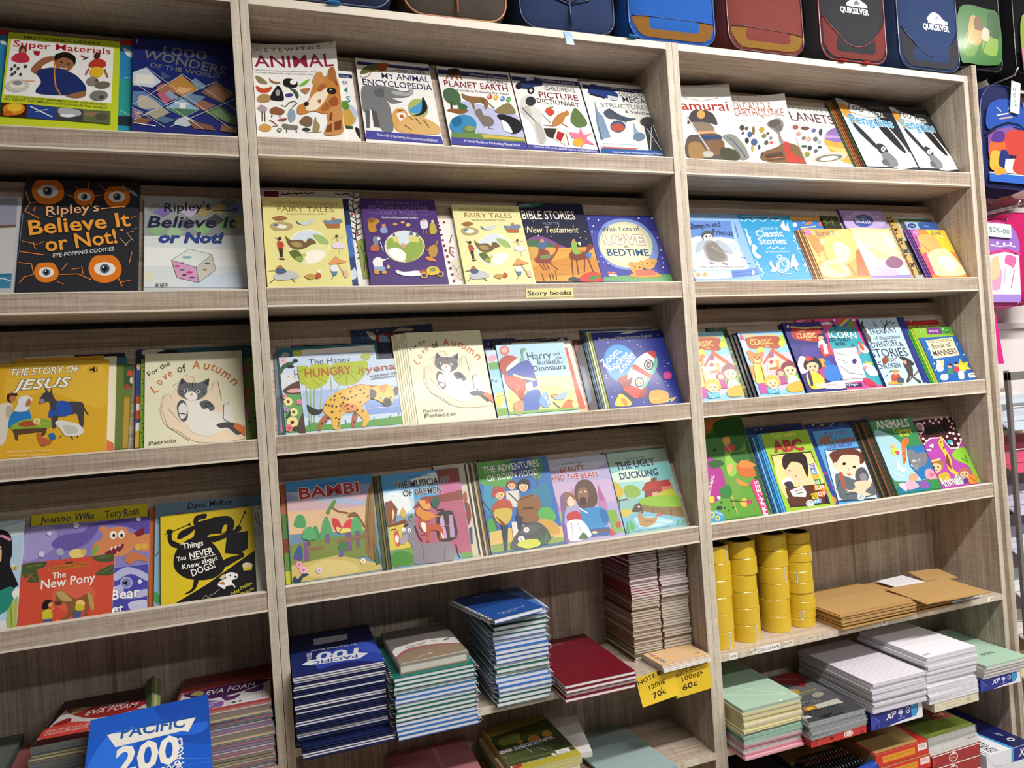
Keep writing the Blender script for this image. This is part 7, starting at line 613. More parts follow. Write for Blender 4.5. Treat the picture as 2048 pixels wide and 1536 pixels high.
{"n":"book","l":"purple softcover with an orange toothy dinosaur, behind the red pony book","c":"book","p":[-0.4772,0.027,-0.3544],"f":-0.025,"s":[0.2277,0.2084,0.004],"k":"s","cv":"8a80c0","sp":"8a80c0","pg":"eee7d8","a":"P 8a80c0 0 417 455 417 455 28 0 36;S a49ad0 5 399 100 405 112 331 66 293 6 283;S 6a5ca8 96 333 130 369 208 377 227 404 267 400 229 330 152 305;S 5f50a0 237 403 357 417 453 413 451 340 358 385;S d88a58 243 272 249 322 273 336 288 369 317 383 358 379 384 347 400 306 390 278 355 260 325 263 295 278 260 270;S d88a58 379 325 453 340 454 271 410 282;S d88a58 265 380 280 393 308 367 288 358;S d88a58 384 347 415 356 420 344 389 330;P 7a2a3a 394 352 435 374 435 342 410 333;E f4f2ec 319 351 13 -1 0 -17;E f4f2ec 349 350 13 -1 0 -17;E 1c1820 321 349 5 -1 0 -8;E 1c1820 350 346 5 -1 0 -8;S 7a2a34 292 278 324 297 359 310 354 288 330 271;P f4f0e4 309 299 315 287 320 298;P f4f0e4 324 303 330 289 335 304;P f4f0e4 340 306 345 296 350 308;P f4f0e4 335 273 337 283 343 275;S 7ab04a 240 273 254 310 267 309 260 282;E e0b04a 413 290 13 -1 0 -14;E e0b04a 438 290 13 -1 0 -14;S c87a4a 365 247 390 272 441 250 452 226 411 236 386 222;E e8d07a 191 287 29 -3 1 -20;E d8b85a 215 292 11 -1 0 -12;E a8acc0 130 302 14 -2 1 -16;L 6a6a8a 4 133 288 134 268;P 4a48a8 326 213 454 214 455 25 324 27;S b8b8dc 331 190 381 212 452 175 452 147 391 182 337 161;S b8b8dc 327 130 362 142 377 107 452 114 453 86 363 87;S c8c8e4 388 67 453 70 453 31 403 33;E b8b4d8 376 148 23 -3 0 -24;E 8a84bc 376 148 18 -2 0 -19;S 1c1c3a 364 154 372 153 379 159 379 137 372 144 364 145;T f4f4fa 324 86 428 89 40 7 0 3a3470|Bear;T f4f4fa 329 32 371 32 39 7 0 3a3470|et;E d8d4ec 72 298 5 -1 0 -6;E d8d4ec 68 292 5 -1 0 -5;E d8d4ec 61 295 5 -1 0 -5;E d8d4ec 61 304 5 -1 0 -6;E d8d4ec 68 306 5 -1 0 -6;E d8d4ec 66 299 4 0 0 -4;E d8d4ec 93 381 4 0 0 -4;E d8d4ec 89 376 4 0 0 -4;E d8d4ec 83 379 4 0 0 -4;E d8d4ec 83 385 4 0 0 -4;E d8d4ec 89 387 4 0 0 -4;E d8d4ec 87 382 3 0 0 -3;E d8d4ec 188 405 5 -1 0 -6;E d8d4ec 184 398 5 -1 0 -6;E d8d4ec 176 402 5 -1 0 -6;E d8d4ec 176 411 5 -1 0 -6;E d8d4ec 183 413 5 0 0 -6;E d8d4ec 182 406 4 0 0 -5;E e8e4f4 417 408 4 0 0 -4;E e8e4f4 413 403 4 0 0 -4;E e8e4f4 407 405 4 0 0 -4;E e8e4f4 407 412 4 0 0 -4;E e8e4f4 413 413 4 0 0 -4;E e8e4f4 411 408 3 0 0 -4;E e8e4f4 431 145 4 0 0 -4;E e8e4f4 427 141 4 0 0 -4;E e8e4f4 422 143 4 0 0 -4;E e8e4f4 422 150 4 0 0 -4;E e8e4f4 427 151 4 0 0 -4;E e8e4f4 426 146 3 0 0 -3","d":0.0109},
{"n":"book","l":"small red softcover with a brown pony and a black-haired child, front of the left bay","c":"book","p":[-0.4742,0.0212,-0.3569],"f":-0.019,"s":[0.1624,0.1388,0.004],"k":"s","cv":"d0503a","sp":"d0503a","pg":"eee7d8","a":"P d0503a 0 278 325 278 325 30 0 26;S d8634a 142 180 213 182 264 116 171 70 111 131;P c8702f 91 252 231 257 235 238 94 236;T 7a5a2a 100 238 230 244 14 2 0|Farmyard Tales;E 4a4030 164 261 16 1 1 -4;S 4a5a34 3 273 80 274 76 253 53 245 63 199 38 199 23 206 40 236 18 218 6 230;S 4a5a34 248 276 322 275 323 250 288 249 258 258;S 4a5a34 260 203 284 222 323 233 322 195 280 195;L 7a8a4a 3 15 261 66 265;L 7a8a4a 3 258 266 312 271;L 7a8a4a 2 275 204 319 223;L c8743a 2 21 233 51 208;T f4efe4 106 204 155 204 25 6 0|The;T f4efe4 71 168 260 174 36 6 0|New Pony;S 8a5a34 126 124 133 155 158 141 197 114 234 130 249 118 246 81 238 45 228 47 231 94 198 93 194 67 163 30 145 32 171 65 160 104 141 96 129 105;S b8a060 125 145 143 151 168 129 183 111 169 107 145 116;S b89a58 234 136 254 112 261 68 251 64 240 103;P 5a3a24 122 114 145 111 146 98 127 100;E e0a06a 109 104 8 -1 1 -12;S 1c1818 82 93 86 119 102 123 116 115 103 109 100 88;S c8c034 86 82 112 84 118 47 88 49;P 4a5a8a 88 51 118 49 115 27 90 29;L c8c034 4 112 79 123 93;E e8c870 212 94 16 -2 1 -14;S c8c034 196 88 217 90 227 68 199 69;P 4a5a8a 190 68 218 66 215 28 191 30;S e8d060 113 28 139 43 126 30","d":0.0153},
{"n":"book","l":"orange book, a narrow strip left of the blue-grey book","c":"book","p":[-0.2474,0.0313,-0.3595],"f":0.0,"s":[0.1081,0.224,0.00449],"k":"h","cv":"b8602c","sp":"b8602c","pg":"eee7d8","a":"P b8602c 0 448 216 448 216 4 0 27","d":0.00499},
{"n":"book","l":"blue-grey book with a handwritten name along the top, behind the yellow and black dog book","c":"book","p":[-0.2375,0.0268,-0.3575],"f":-0.01,"s":[0.2156,0.2309,0.00449],"k":"h","cv":"6f8ea6","sp":"6f8ea6","pg":"eee7d8","a":"P 6f8ea6 0 462 431 462 431 364 1 377;P 8ab0c4 1 377 431 364 431 28 0 25;T 1c2a34 127 428 308 429 27 4 1|David McKee;L 4a7a5a 5 3 237 18 258;S 4a9a5a 1 92 20 79 23 46 3 54;P a84a30 84 410 122 411 127 399 84 402","d":0.00988},
{"n":"book","l":"white and pale grey book with thin black marks, partly behind the left upright","c":"book","p":[-0.0791,0.0228,-0.3603],"f":0.0,"s":[0.0596,0.2071,0.00224],"k":"s","cv":"d5dfe2","sp":"d5dfe2","pg":"eee7d8","a":"P dbe4e6 0 414 119 414 119 32 0 35;L 3a4a4a 3 87 387 93 340 111 321;L 3a4a4a 3 98 386 106 334;P b8ccd4 83 318 119 319 119 278 82 277;L 8a9aa0 2 94 246 103 247;L 8a9aa0 2 98 198 106 199;L 8a9aa0 2 84 151 93 152;L 8a9aa0 2 102 112 111 113;L c8503a 4 96 401 115 401","d":0.01252},
{"n":"book","l":"yellow softcover with a big black dog silhouette playing drums and a small white dog","c":"book","p":[-0.2227,0.019,-0.36],"f":0.007,"s":[0.1842,0.2065,0.00322],"k":"s","cv":"dcc026","sp":"dcc026","pg":"eee7d8","a":"P dcc026 0 413 368 413 368 33 0 34;P 17161a 43 39 169 98 368 215 368 33 40 31;S 17161a 139 363 183 376 221 383 271 379 292 349 281 314 248 307 204 310 182 298 219 246 240 196 244 155 212 126 159 120 96 138 55 178 49 224 65 268 101 297 128 311;S 17161a 128 365 134 394 161 403 182 400 177 382 150 377 142 351;S 17161a 64 314 75 336 107 350 139 357 123 330 91 311 70 305;S dcc026 239 311 248 340 262 341 256 315;S 17161a 65 268 38 283 27 314 30 337 43 329 46 305 75 284;E 17161a 35 342 13 -2 0 -12;L 17161a 4 17 333 112 364;E 17161a 113 364 5 -1 0 -6;S 17161a 182 298 236 302 292 319 315 325 311 307 247 283 203 274;E 17161a 308 321 12 -2 0 -12;L 17161a 4 306 323 336 387;E 17161a 337 387 6 -1 0 -6;P 17161a 258 287 292 301 346 304 340 228 300 207 248 221;S 17161a 234 185 267 201 311 203 322 195 299 184 244 161;E 17161a 314 203 11 -2 0 -12;S 17161a 127 130 143 125 132 93 112 77 88 75 117 93;T f4f2ec 85 260 165 266 26 4 0|Things;T f4f2ec 62 212 97 217 21 4 0|You;T f4f2ec 112 214 204 227 29 6 0|NEVER;L f4f2ec 3 115 210 212 220;T f4f2ec 82 177 149 182 22 4 0|Knew;T f4f2ec 158 188 219 196 21 4 0|about;T f4f2ec 120 141 210 166 31 4 0|DOGS!;S f0eeea 216 91 227 106 249 114 249 131 271 136 295 124 292 107 270 100 285 74 275 82 248 80 243 70 232 77;S c8743a 222 96 238 102 243 87;E 1c1a1c 287 114 5 -1 0 -5;E 1c1a1c 266 123 3 0 0 -4;S d8c4a0 225 121 244 132 249 120 233 111;L f0eeea 3 243 81 237 71;L f0eeea 3 275 82 283 70;P e0d23a 317 149 354 150 352 133 319 135;E f4f0e0 336 157 20 -3 0 -10;P f0e4a0 316 161 356 155 354 144 317 147;L b8b4b0 2 156 45 169 57 179 44 190 56 200 57 221 73;T d8c83a 268 38 352 75 15 2 1|Paley-Phillips;T d8c83a 306 32 358 52 13 2 1|Braun","d":0.01614},
{"n":"book","l":"colourful fairy tale book, a sliver at the far left behind the deer-forest cover","c":"book","p":[0.0205,0.0318,-0.3557],"f":0.0,"s":[0.1099,0.2453,0.004],"k":"s","cv":"8a5a34","sp":"8a5a34","pg":"eee7d8","a":"P a85a34 0 491 220 491 220 37 0 40;P 4a7a3a 0 347 29 349 28 234 0 232;P 7a3a24 0 237 28 234 25 175 1 174;P b8c03a 0 98 25 98 22 38 0 40;P 5a8a3a 0 174 27 175 25 94 0 94","d":0.0045},
{"n":"book","l":"fairy tale book of a sunset forest with a purple fence and butterfly","c":"book","p":[0.0325,0.027,-0.3557],"f":0.0,"s":[0.1957,0.2488,0.004],"k":"s","cv":"6a8aa8","sp":"6a8aa8","pg":"eee7d8","a":"P 3a8ac4 0 498 391 498 391 447 0 438;P 8a9ac4 0 448 391 453 391 400 1 398;P c8a8b0 2 408 391 405 387 328 2 350;P dcb890 3 359 389 339 381 229 3 255;S a8b4d0 0 448 86 439 225 406 366 361 269 361 84 410;T 1c2a5a 149 463 225 467 12 3 0|Super Story;T b03038 57 411 325 414 54 8 0 f4eee8|BAMBI;S 4f9a64 26 290 35 327 53 342 73 323 72 280;S 56a06a 135 211 144 276 166 320 182 281 190 209;S 5aa86a 267 242 281 290 306 297 321 256 321 207 291 191;S 4a9460 86 217 98 262 122 279 131 211;P 7a8a44 3 209 381 229 380 113 3 119;P c8b468 3 119 202 137 382 75 391 46 0 42;S d8c480 43 78 134 123 245 103 287 56 150 49;S 8a6a3a 352 363 381 448 391 447 385 308 379 210 377 90 331 120 331 215;L 6a4c28 4 371 402 346 263 342 137;L a88450 4 387 411 360 212 363 115;S 7a5a30 335 254 303 317 275 320 263 302 306 297 329 245;L 7a5a30 8 265 321 219 336 192 359;S 5a8a34 167 337 183 360 204 388 218 384 202 358 192 349 180 326;P 7a5a86 60 215 82 213 79 131 59 129;P 7a5a86 155 237 174 237 173 197 155 199;P 7a5a86 247 230 271 230 266 152 245 150;P 7a5a86 290 235 309 233 302 161 287 158;P 8a6a50 208 206 341 214 339 200 209 190;P 8a6a50 71 186 143 186 142 173 71 173;S c83a4a 193 305 216 297 231 256 211 239 195 270;S d8404a 277 295 252 283 236 256 257 234 274 261;S e8d07a 208 264 231 254 259 253 271 237 233 232 211 239;L 3a2420 3 215 234 231 256;S 3a5a8a 17 157 42 204 53 175 47 135;S 5a4a9a 13 153 31 160 43 145 25 142;S 4a7a4a 205 164 226 195 247 178 240 150;S 6a5aa8 206 132 223 162 231 152 224 129;S 27405a 4 48 13 73 25 58 48 77 73 71 47 60 33 42;E e0a0c0 43 117 6 -1 0 -7;E e0a0c0 39 110 6 -1 0 -7;E e0a0c0 30 111 6 -1 0 -7;E e0a0c0 26 120 6 -1 0 -7;E e0a0c0 31 127 6 -1 0 -7;E e0a0c0 40 126 6 -1 0 -7;E c8608a 35 119 5 -1 0 -5;E e8b0cc 60 91 7 -1 0 -7;E e8b0cc 55 83 7 -1 0 -7;E e8b0cc 46 84 7 -1 0 -7;E e8b0cc 41 93 7 -1 0 -7;E e8b0cc 46 101 7 -1 0 -7;E e8b0cc 56 100 7 -1 0 -7;E c8608a 51 92 6 -1 0 -6;S 3a6a3a 363 202 368 115 384 84 364 78;L 4a6a8a 4 373 162 382 75;L 4a6a8a 4 382 132 387 70;L 6a5a3a 8 88 249 85 197;E 5aa86a 88 249 27 -3 -2 -31;E 5aa86a 72 237 16 -2 -1 -14;E 5aa86a 104 233 16 -2 -1 -14;E f0e0c0 316 94 6 -1 -1 -6;E f0e0c0 312 88 6 -1 -1 -5;E f0e0c0 305 89 6 -1 -1 -5;E f0e0c0 302 96 6 -1 -1 -5;E f0e0c0 306 102 6 -1 -1 -6;E f0e0c0 313 101 6 -1 -1 -6;E d8b04a 309 95 4 -1 0 -4;E d8d0f0 124 79 5 -1 0 -5;E d8d0f0 120 74 5 -1 0 -5;E d8d0f0 113 75 5 -1 0 -5;E d8d0f0 110 81 5 -1 0 -5;E d8d0f0 114 87 5 -1 0 -5;E d8d0f0 121 86 5 -1 0 -5;E 8a7ac0 117 80 4 -1 0 -4","d":0.0089},
{"n":"book","l":"dark green and brown fairy tale book, spine between the forest cover and the donkey cover","c":"book","p":[0.2294,0.0299,-0.3549],"f":0.0,"s":[0.1418,0.2406,0.006],"k":"h","cv":"33403c","sp":"3a2a2a","pg":"eee7d8","a":"P 2a3a3a 0 481 284 481 284 32 0 45;P 8aa0b0 26 481 41 481 29 46 19 46;P 4a5a2a 0 359 17 357 15 48 0 48;P b8a83a 25 158 40 161 34 48 22 45","d":0.0065},
{"n":"book","l":"fairy tale book with a grey donkey, a dog and a cat outside a pink house","c":"book","p":[0.2481,0.0208,-0.3563],"f":0.0,"s":[0.1906,0.2437,0.00241],"k":"s","cv":"7aa0b8","sp":"6a8a8a","pg":"eee7d8","a":"P 4aa0d8 0 487 381 487 381 353 1 364;P bcdcec 0 405 145 405 140 288 3 284;S e8f0f2 0 385 59 399 111 373 123 310 72 296 3 334;S e4eef2 129 443 204 467 266 472 271 428 186 411;P b06078 140 323 299 331 377 327 381 67 112 95;P c06a94 275 460 381 474 379 338 257 325;P 8a4034 128 309 180 360 262 361 381 374 380 327 257 325;P 8a4034 269 487 381 487 375 418 270 418;P b05a8a 273 444 332 454 328 423 274 412;P 8a5034 3 354 35 361 60 317 44 260 0 245;P 7a4028 0 245 88 264 105 242 7 235;P d8c24a 5 235 111 246 97 131 1 129;P f0dcb0 36 320 43 299 29 261;S c85a4a 28 203 48 215 51 151 31 149;E f0e8e8 39 177 9 -1 -2 -19;P d8b04a 70 301 83 325 97 298 94 273 72 271;P 4a7a4a 104 272 125 285 130 244 106 247;P 7a9a44 5 124 117 133 112 52 0 52;S 4a8a34 8 109 52 122 98 97 98 59 7 58;P 6a9a3c 328 75 381 72 381 49 329 50;S 33302c 237 256 256 279 297 280 320 261 319 150 232 147;P c8a0c8 252 254 269 262 273 151 243 150;P b890b8 294 259 314 257 311 151 283 150;P 3a3430 290 270 298 269 286 150 276 151;T 1a1a1c 55 412 316 416 34 6 0 f4f2ee|THE MUSICIANS;T 1a1a1c 93 372 281 372 32 6 0 f4f2ee|OF BREMEN;T 33506a 129 461 234 461 8 0 0|Sunrise Fairy Tales;S 8a828c 73 216 91 244 111 251 103 262 113 266 120 240 125 200 138 149 201 136 270 132 296 99 289 51 263 45 140 50 103 58 106 125 82 166 57 160;S a89aa8 47 161 65 188 89 190 86 166 65 149;E fff 75 214 8 -1 -1 -10;E fff 100 209 8 -1 -1 -10;E 222 76 211 3 0 -1 -4;E 222 101 207 3 0 -1 -4;S 2a2838 80 238 100 243 94 229 79 228;L 2a2838 6 128 229 141 173 153 152;S a07a86 112 261 123 265 125 240;L 6a626c 4 151 138 151 61;L 6a626c 4 256 104 244 52;L 2a2838 5 309 117 312 67 319 52;S b8562c 148 227 162 260 185 247 183 227 242 220 258 188 248 150 233 152 238 186 198 191 187 148 173 150 178 188 159 201;S f0ece4 159 235 179 233 178 193 164 200;L b8562c 4 261 208 292 209;L b8562c 4 152 182 177 183;L f0ece4 5 247 179 253 149;S d88a34 144 297 164 315 181 293 220 278 227 257 190 242 166 255 144 277;L d88a34 5 228 262 262 253;S e0a04a 162 341 193 343 215 320 207 295 178 304;S c83a3a 193 343 212 336 200 322;S 2a5a4a 222 334 251 357 262 325 243 296 224 309;P 3a2a2a 242 291 278 292 278 286 242 285;P 3a2a2a 16 224 40 226 40 223 16 220","d":0.01443,"tc":0.00168,"cp":{"n":2,"dx":-0.005,"dz":0,"cs":["4a5a34","7a6a3a"],"label":"thin fairy tale book behind the donkey cover","pages":"c8c0a0"}},
{"n":"book","l":"fairy tale book with a brown bear figure, a strip right of the donkey cover","c":"book","p":[0.3779,0.0285,-0.3568],"f":0.0,"s":[0.0882,0.253,0.0011],"k":"s","cv":"b8b09a","sp":"b8b09a","pg":"eee7d8","a":"P c9c4b4 0 506 176 506 176 52 0 57;P 3a3a30 154 502 176 506 176 52 155 50;S 9a5a34 127 350 144 360 142 317 125 313;S 8a3a34 125 308 149 295 148 233 125 194 117 236;P 4a5068 128 183 145 187 134 102 118 99;P c8c4a0 124 104 150 105 150 51 121 47","d":0.00705,"tc":0.00061,"cp":{"n":5,"dx":0.0062,"dz":0.001,"cs":["6a6a44","b8a878","4a3a2a","d8d0b0","3a4a3a"],"label":"thin fairy tale book in the pile right of the donkey cover","pages":"c8bc90","side":"R"}},
{"n":"book","l":"fairy tale book with three men in a forest, one in a red hat","c":"book","p":[0.4835,0.0191,-0.3566],"f":0.0,"s":[0.1901,0.2512,0.00167],"k":"s","cv":"3a6a8a","sp":"4a3a2a","pg":"eee7d8","a":"P 2f6ab0 0 502 380 502 380 59 0 54;S 4f9a44 2 497 88 502 181 502 169 403 126 365 37 374 1 413;S 5fa84a 15 502 118 502 136 424 26 423;P 27509a 181 502 301 502 286 391 181 402;S 3a8a5a 292 491 339 499 349 467 324 388 281 398;S 2f7a9a 270 338 350 354 353 244 265 242 237 293;S 3a90b0 19 376 76 358 91 227 12 248;S 58a850 282 234 339 234 361 189 337 163 272 182;S 4a9a4a 12 214 47 209 44 158 9 157;P d8b868 8 152 152 162 277 176 380 133 379 59 0 54;S c89a48 265 177 315 177 359 148 362 101 313 107;P 8aa048 7 91 200 93 377 81 380 59 0 54;L 5a3a44 6 3 307 35 245 51 163;L 5a4a34 6 314 470 298 353;T f4f4ee 30 443 330 453 36 6 0|THE ADVENTURES;T f4f4ee 44 400 316 410 33 6 0|OF ROBIN HOOD;T 1c2a4a 148 481 214 482 9 0 0|Super Story;S b07a3a 63 323 69 352 98 363 124 346 120 317;E e8c494 93 329 22 -2 -4 -24;S b07a3a 69 337 79 356 97 358 114 352 119 332 102 342 85 343;E 222 84 329 3 0 -1 -4;E 222 101 327 3 0 -1 -4;L b5443c 3 85 318 90 315 97 316;S b04438 52 319 72 370 119 359 116 342 85 339 58 318;S 7a3a2a 137 361 142 386 168 396 190 382 187 356;E e4b888 163 367 20 -2 -4 -21;S 7a3a2a 142 373 151 390 167 392 182 387 186 369 172 378 156 379;E 222 155 367 3 0 -1 -3;E 222 170 365 3 0 -1 -3;L b5443c 3 156 357 161 354 167 356;P d0ccc8 128 341 195 340 187 257 114 259;S 1c1c1e 190 348 197 379 229 390 257 373 252 341;E e8c09a 223 355 24 -2 -5 -26;S 1c1c1e 197 363 209 383 228 385 247 379 251 357 234 368 214 369;E 222 213 354 3 0 -1 -4;E 222 232 353 3 0 -1 -4;L b5443c 3 214 342 220 339 227 341;S 1c1c1e 196 376 224 394 257 385 253 364 213 371;S b0502c 49 278 86 304 133 298 146 267 135 239 47 250;S c8b04a 54 255 137 251 121 195 83 176 51 203;P 8a3a2a 52 223 72 183 80 160 95 181 60 219;P 2a3a4a 71 178 106 174 81 58 66 58;S 8a5a30 180 287 214 307 277 307 294 263 269 230 265 177 190 175 168 218;P 4a3420 198 250 253 249 251 238 196 238;L 4a3420 5 193 292 264 308;L 3a2a20 5 139 333 179 282;S 8a5a30 275 265 300 262 282 234 256 231;P d8d4d0 126 188 162 184 144 117 120 115;P 2a3040 156 219 190 204 165 132 150 151;S 4a4f50 100 67 132 119 195 168 252 173 295 138 310 90 279 60 157 54;S 5a6060 158 127 212 160 271 147 217 119;E f0e0e0 169 97 8 -1 -1 -7;E f0e0e0 162 90 8 -1 -1 -7;E f0e0e0 153 91 8 -1 -1 -7;E f0e0e0 149 100 8 -1 -1 -7;E f0e0e0 155 107 8 -1 -1 -7;E f0e0e0 165 106 8 -1 -1 -7;E c8a0a0 159 98 6 -1 -1 -6;E f0d8dc 202 139 7 -1 -1 -6;E f0d8dc 196 132 7 -1 -1 -6;E f0d8dc 188 133 7 -1 -1 -6;E f0d8dc 185 141 7 -1 -1 -6;E f0d8dc 190 147 7 -1 -1 -6;E f0d8dc 199 146 7 -1 -1 -6;E c8a0a0 193 140 5 -1 -1 -4;S c8cc4a 131 74 169 91 236 88 248 58 180 50;L 3a7a34 5 217 119 261 62;L 3a7a34 5 248 121 267 61;L 4a8a34 5 297 121 273 60;L 3a7a34 5 323 94 285 59","d":0.01581,"tc":0.00117,"cp":{"n":4,"dx":-0.006,"dz":0.0,"cs":["5a4a34","b8a47a","3a3428","d8d0b8"],"label":"thin fairy tale book with worn edges behind the forest men cover","pages":"c8bc98"}},
{"n":"book","l":"lilac fairy tale book with a woman in red beside a beast in blue","c":"book","p":[0.6748,0.027,-0.3557],"f":0.0,"s":[0.1673,0.2375,0.004],"k":"s","cv":"a8a0c8","sp":"a8a0c8","pg":"eee7d8","a":"P a8a0c8 0 475 335 475 335 53 0 49;P b8bcd4 0 475 335 475 328 412 0 417;S d0d0e0 14 428 149 442 321 439 279 410 108 406;P c0a8c8 0 353 330 339 325 219 1 231;T 33343e 72 441 189 441 11 0 0|Sunrise Fairy Tales;T a02830 59 399 199 405 30 7 0 f0eae8|BEAUTY;T a02830 -5 360 269 358 31 7 0 f0eae8|AND THE BEAST;P a85a98 0 310 8 230 0 209 0 256;P a85a98 103 317 106 243 88 221;P a85a98 250 321 273 224 234 229;P b87aa8 228 229 275 230 271 164 226 169;P b878a8 0 220 32 227 29 180 0 179;P 7aa84a 261 177 314 177 329 62 275 57;S 8ab85a 0 196 26 198 18 158 0 155;S 5a4034 109 286 132 333 170 352 214 338 233 279 218 218 168 200 120 217;S 8a6248 131 296 174 310 186 277 160 225 124 235;E e8d8b0 145 288 6 -1 -1 -4;E e8d8b0 172 288 6 -1 -1 -4;S 3a2820 135 258 162 258 160 225 129 228;S 3a86c0 121 193 188 203 251 190 262 129 234 97 155 89 124 122;P 2a5a9a 143 96 253 94 249 54 141 57;P 6a4a34 147 85 250 86 247 75 144 73;E d8c890 170 76 14 -2 -2 -7;S 2a6aa8 224 187 261 177 260 123 227 121;P b84038 253 94 288 55 253 48;S 7a5aa0 25 252 45 292 72 296 93 275 88 221 51 225 22 146 29 60 3 52;E f0c8b0 80 246 21 -2 -6 -27;S 8a6244 37 251 52 292 85 294 106 274 101 250 81 276 57 255 48 213 34 203;S b83a40 46 184 96 196 116 170 103 142 48 149;S e8e4ee 42 149 111 147 143 96 141 57 33 48 27 111;L b8b0c8 4 59 142 47 58;L b8b0c8 4 89 138 104 62;L f4f4f8 6 117 205 156 177;S 4a6a3a 77 54 109 84 127 53;E c84a3a 310 99 13 -2 -4 -16","d":0.0089},
{"n":"book","l":"dark fairy tale book just showing above the duckling cover","c":"book","p":[0.8347,0.0318,-0.3557],"f":0.0,"s":[0.1881,0.2416,0.004],"k":"s","cv":"3a4a3a","sp":"3a4a3a","pg":"eee7d8","a":"P 33402f 0 483 376 483 376 52 0 53;P 5a7a6a 13 483 376 483 376 471 42 474","d":0.0045},
{"n":"book","l":"pale green fairy tale book with a brown duckling on a pond","c":"book","p":[0.8439,0.0261,-0.3553],"f":0.0,"s":[0.1798,0.2378,0.005],"k":"s","cv":"8ab8b0","sp":"8ab8b0","pg":"eee7d8","a":"P a8c8b8 0 476 360 476 350 388 0 402;P 7ab8b8 0 408 352 394 345 291 0 310;S c8dccc 0 362 141 376 229 315 115 286 5 309;P 9accc8 0 317 177 306 163 218 0 223;T 2c3a34 103 431 217 433 11 0 0|Sunrise Fairy Tales;T 2a2452 37 381 274 389 42 8 0|THE UGLY;T 2a2452 45 328 275 331 38 8 0|DUCKLING;S c8a83a 0 317 20 314 48 267 19 232 0 241;S 8aa84a 53 285 96 294 138 271 133 233 84 226 53 235;L 6a4c28 8 0 186 9 221 56 222;L 6a4c28 6 0 241 3 210;P a83a34 188 299 326 299 339 245 252 234 148 257;P 8a3a3a 168 255 259 253 240 197 153 206;P d8a08a 208 238 241 242 230 211 201 207;P 7a4a34 222 315 260 319 253 299 221 299;P c87a5a 269 262 336 265 339 245 269 242;S b8b83a 246 235 329 246 350 205 350 186 246 215;S 8ab83c 126 209 205 220 350 205 350 148 248 159 137 177;P 8a7048 139 183 188 166 246 153 357 147 360 85 200 122 132 141;L 5a4630 4 188 166 179 130;L 5a4630 4 239 154 228 113;L 5a4630 4 293 148 283 100;P 7ab4c8 0 151 128 148 360 85 360 52 0 52;S c8b85a 0 164 41 170 70 154 30 130 0 140;S a8d0d8 66 120 197 110 285 70 114 62;L e0f0f2 3 78 72 209 68;L e0f0f2 3 191 93 292 69;S 5a4a3a 64 155 93 188 121 191 131 160 118 137 89 152;S b08a58 95 140 115 149 119 119 169 108 197 110 181 83 129 66 93 76 88 105;E f4f0e4 109 174 6 -1 -1 -5;L 8a6a40 4 118 96 170 90;P c85a3a 194 123 235 124 232 115 198 113;S 4a9a4a 3 54 26 113 21 52;S 5aa84a 35 55 38 111 60 75;S 4a9a4a 301 57 319 84 315 58;S 5aa84a 332 65 359 79 339 55","d":0.0099},
{"n":"book","l":"green colouring book with jungle animals and a pink title strip","c":"book","p":[1.0976,0.0318,-0.3557],"f":0.0,"s":[0.2027,0.3124,0.004],"k":"s","cv":"3f7a2c","sp":"2a5a28","pg":"eee7d8","a":"P 5f9a34 0 625 405 625 405 42 0 47;P d8783a 146 615 380 622 376 583 142 585;S e08a3a 143 589 219 596 185 557 135 530;S 2f6a2c 219 596 397 608 375 466 292 414 255 484 197 497;S 2a5a28 401 619 397 465 405 294 398 75 405 42 379 77 358 263;P a8308a 103 409 148 379 173 306 169 213 82 149 31 131;S 3a7a30 134 511 196 527 231 476 215 401 170 386 115 399;S 2a5a24 94 365 167 377 197 348 121 328;S 8ac048 232 419 289 350 240 274 198 295;S 2f6a2c 255 398 360 400 349 345 292 331;S e0a04a 237 495 282 502 279 463 241 446;S c84a3a 231 447 306 451 282 415 232 419;S c86a2c 272 333 363 353 381 270 354 255 279 270;S d8843c 312 357 386 333 389 314 295 313;S e0b070 213 338 251 344 230 301 203 294;S 6a9a3c 196 260 276 262 226 158 166 148;S d88a3c 244 256 308 216 286 210 251 221;S 2f7a34 121 209 185 228 183 170 123 160;S e0b04a 227 133 261 146 267 113 240 93 218 111;P c83a6a 264 130 305 133 295 110 260 106;L c8b860 7 231 476 269 407;L c8b860 6 180 162 181 61;L 3a5a2a 5 163 140 298 118;E 1c2a4a 83 110 18 -2 -3 -10;E 1c1a2a 165 433 12 -1 -3 -9;P d03a78 321 223 356 246 380 230 380 45 340 42;T f6e8ee 372 38 377 231 29 6 0|PRINCESS;T f4f0f0 41 177 112 285 18 5 0|COLOURING;E 3a9ac8 42 55 52 -6 -14 -42;E e0c83a 23 79 19 -2 -5 -17;E 3a9ac8 23 79 9 -1 -3 -9;E e0c83a 53 56 15 -2 -5 -14;E 3a9ac8 53 56 7 -1 -2 -7;E d8c82a 49 160 18 -2 -6 -20;T f0f4f4 45 90 86 65 9 2 0|EASTERN;E 1c3a1c 70 112 5 -1 -1 -4;E 1c3a1c 114 107 5 -1 -2 -4;E 1c3a1c 135 89 5 -1 -2 -4;E 1c3a1c 167 101 5 -1 -2 -4;E 1c3a1c 106 139 5 -1 -2 -5;E 1c3a1c 407 139 6 -1 -2 -5;E 1c3a1c 374 110 6 -1 -2 -5;E 1c3a1c 368 143 6 -1 -2 -5;E f0e8f0 101 164 4 0 -1 -4;E f0e8f0 95 159 4 0 -1 -4;E f0e8f0 88 163 4 0 -1 -4;E f0e8f0 90 169 4 0 -1 -4;E f0e8f0 98 170 4 0 -1 -4;E f0e8f0 95 165 4 0 -1 -3","d":0.0045},
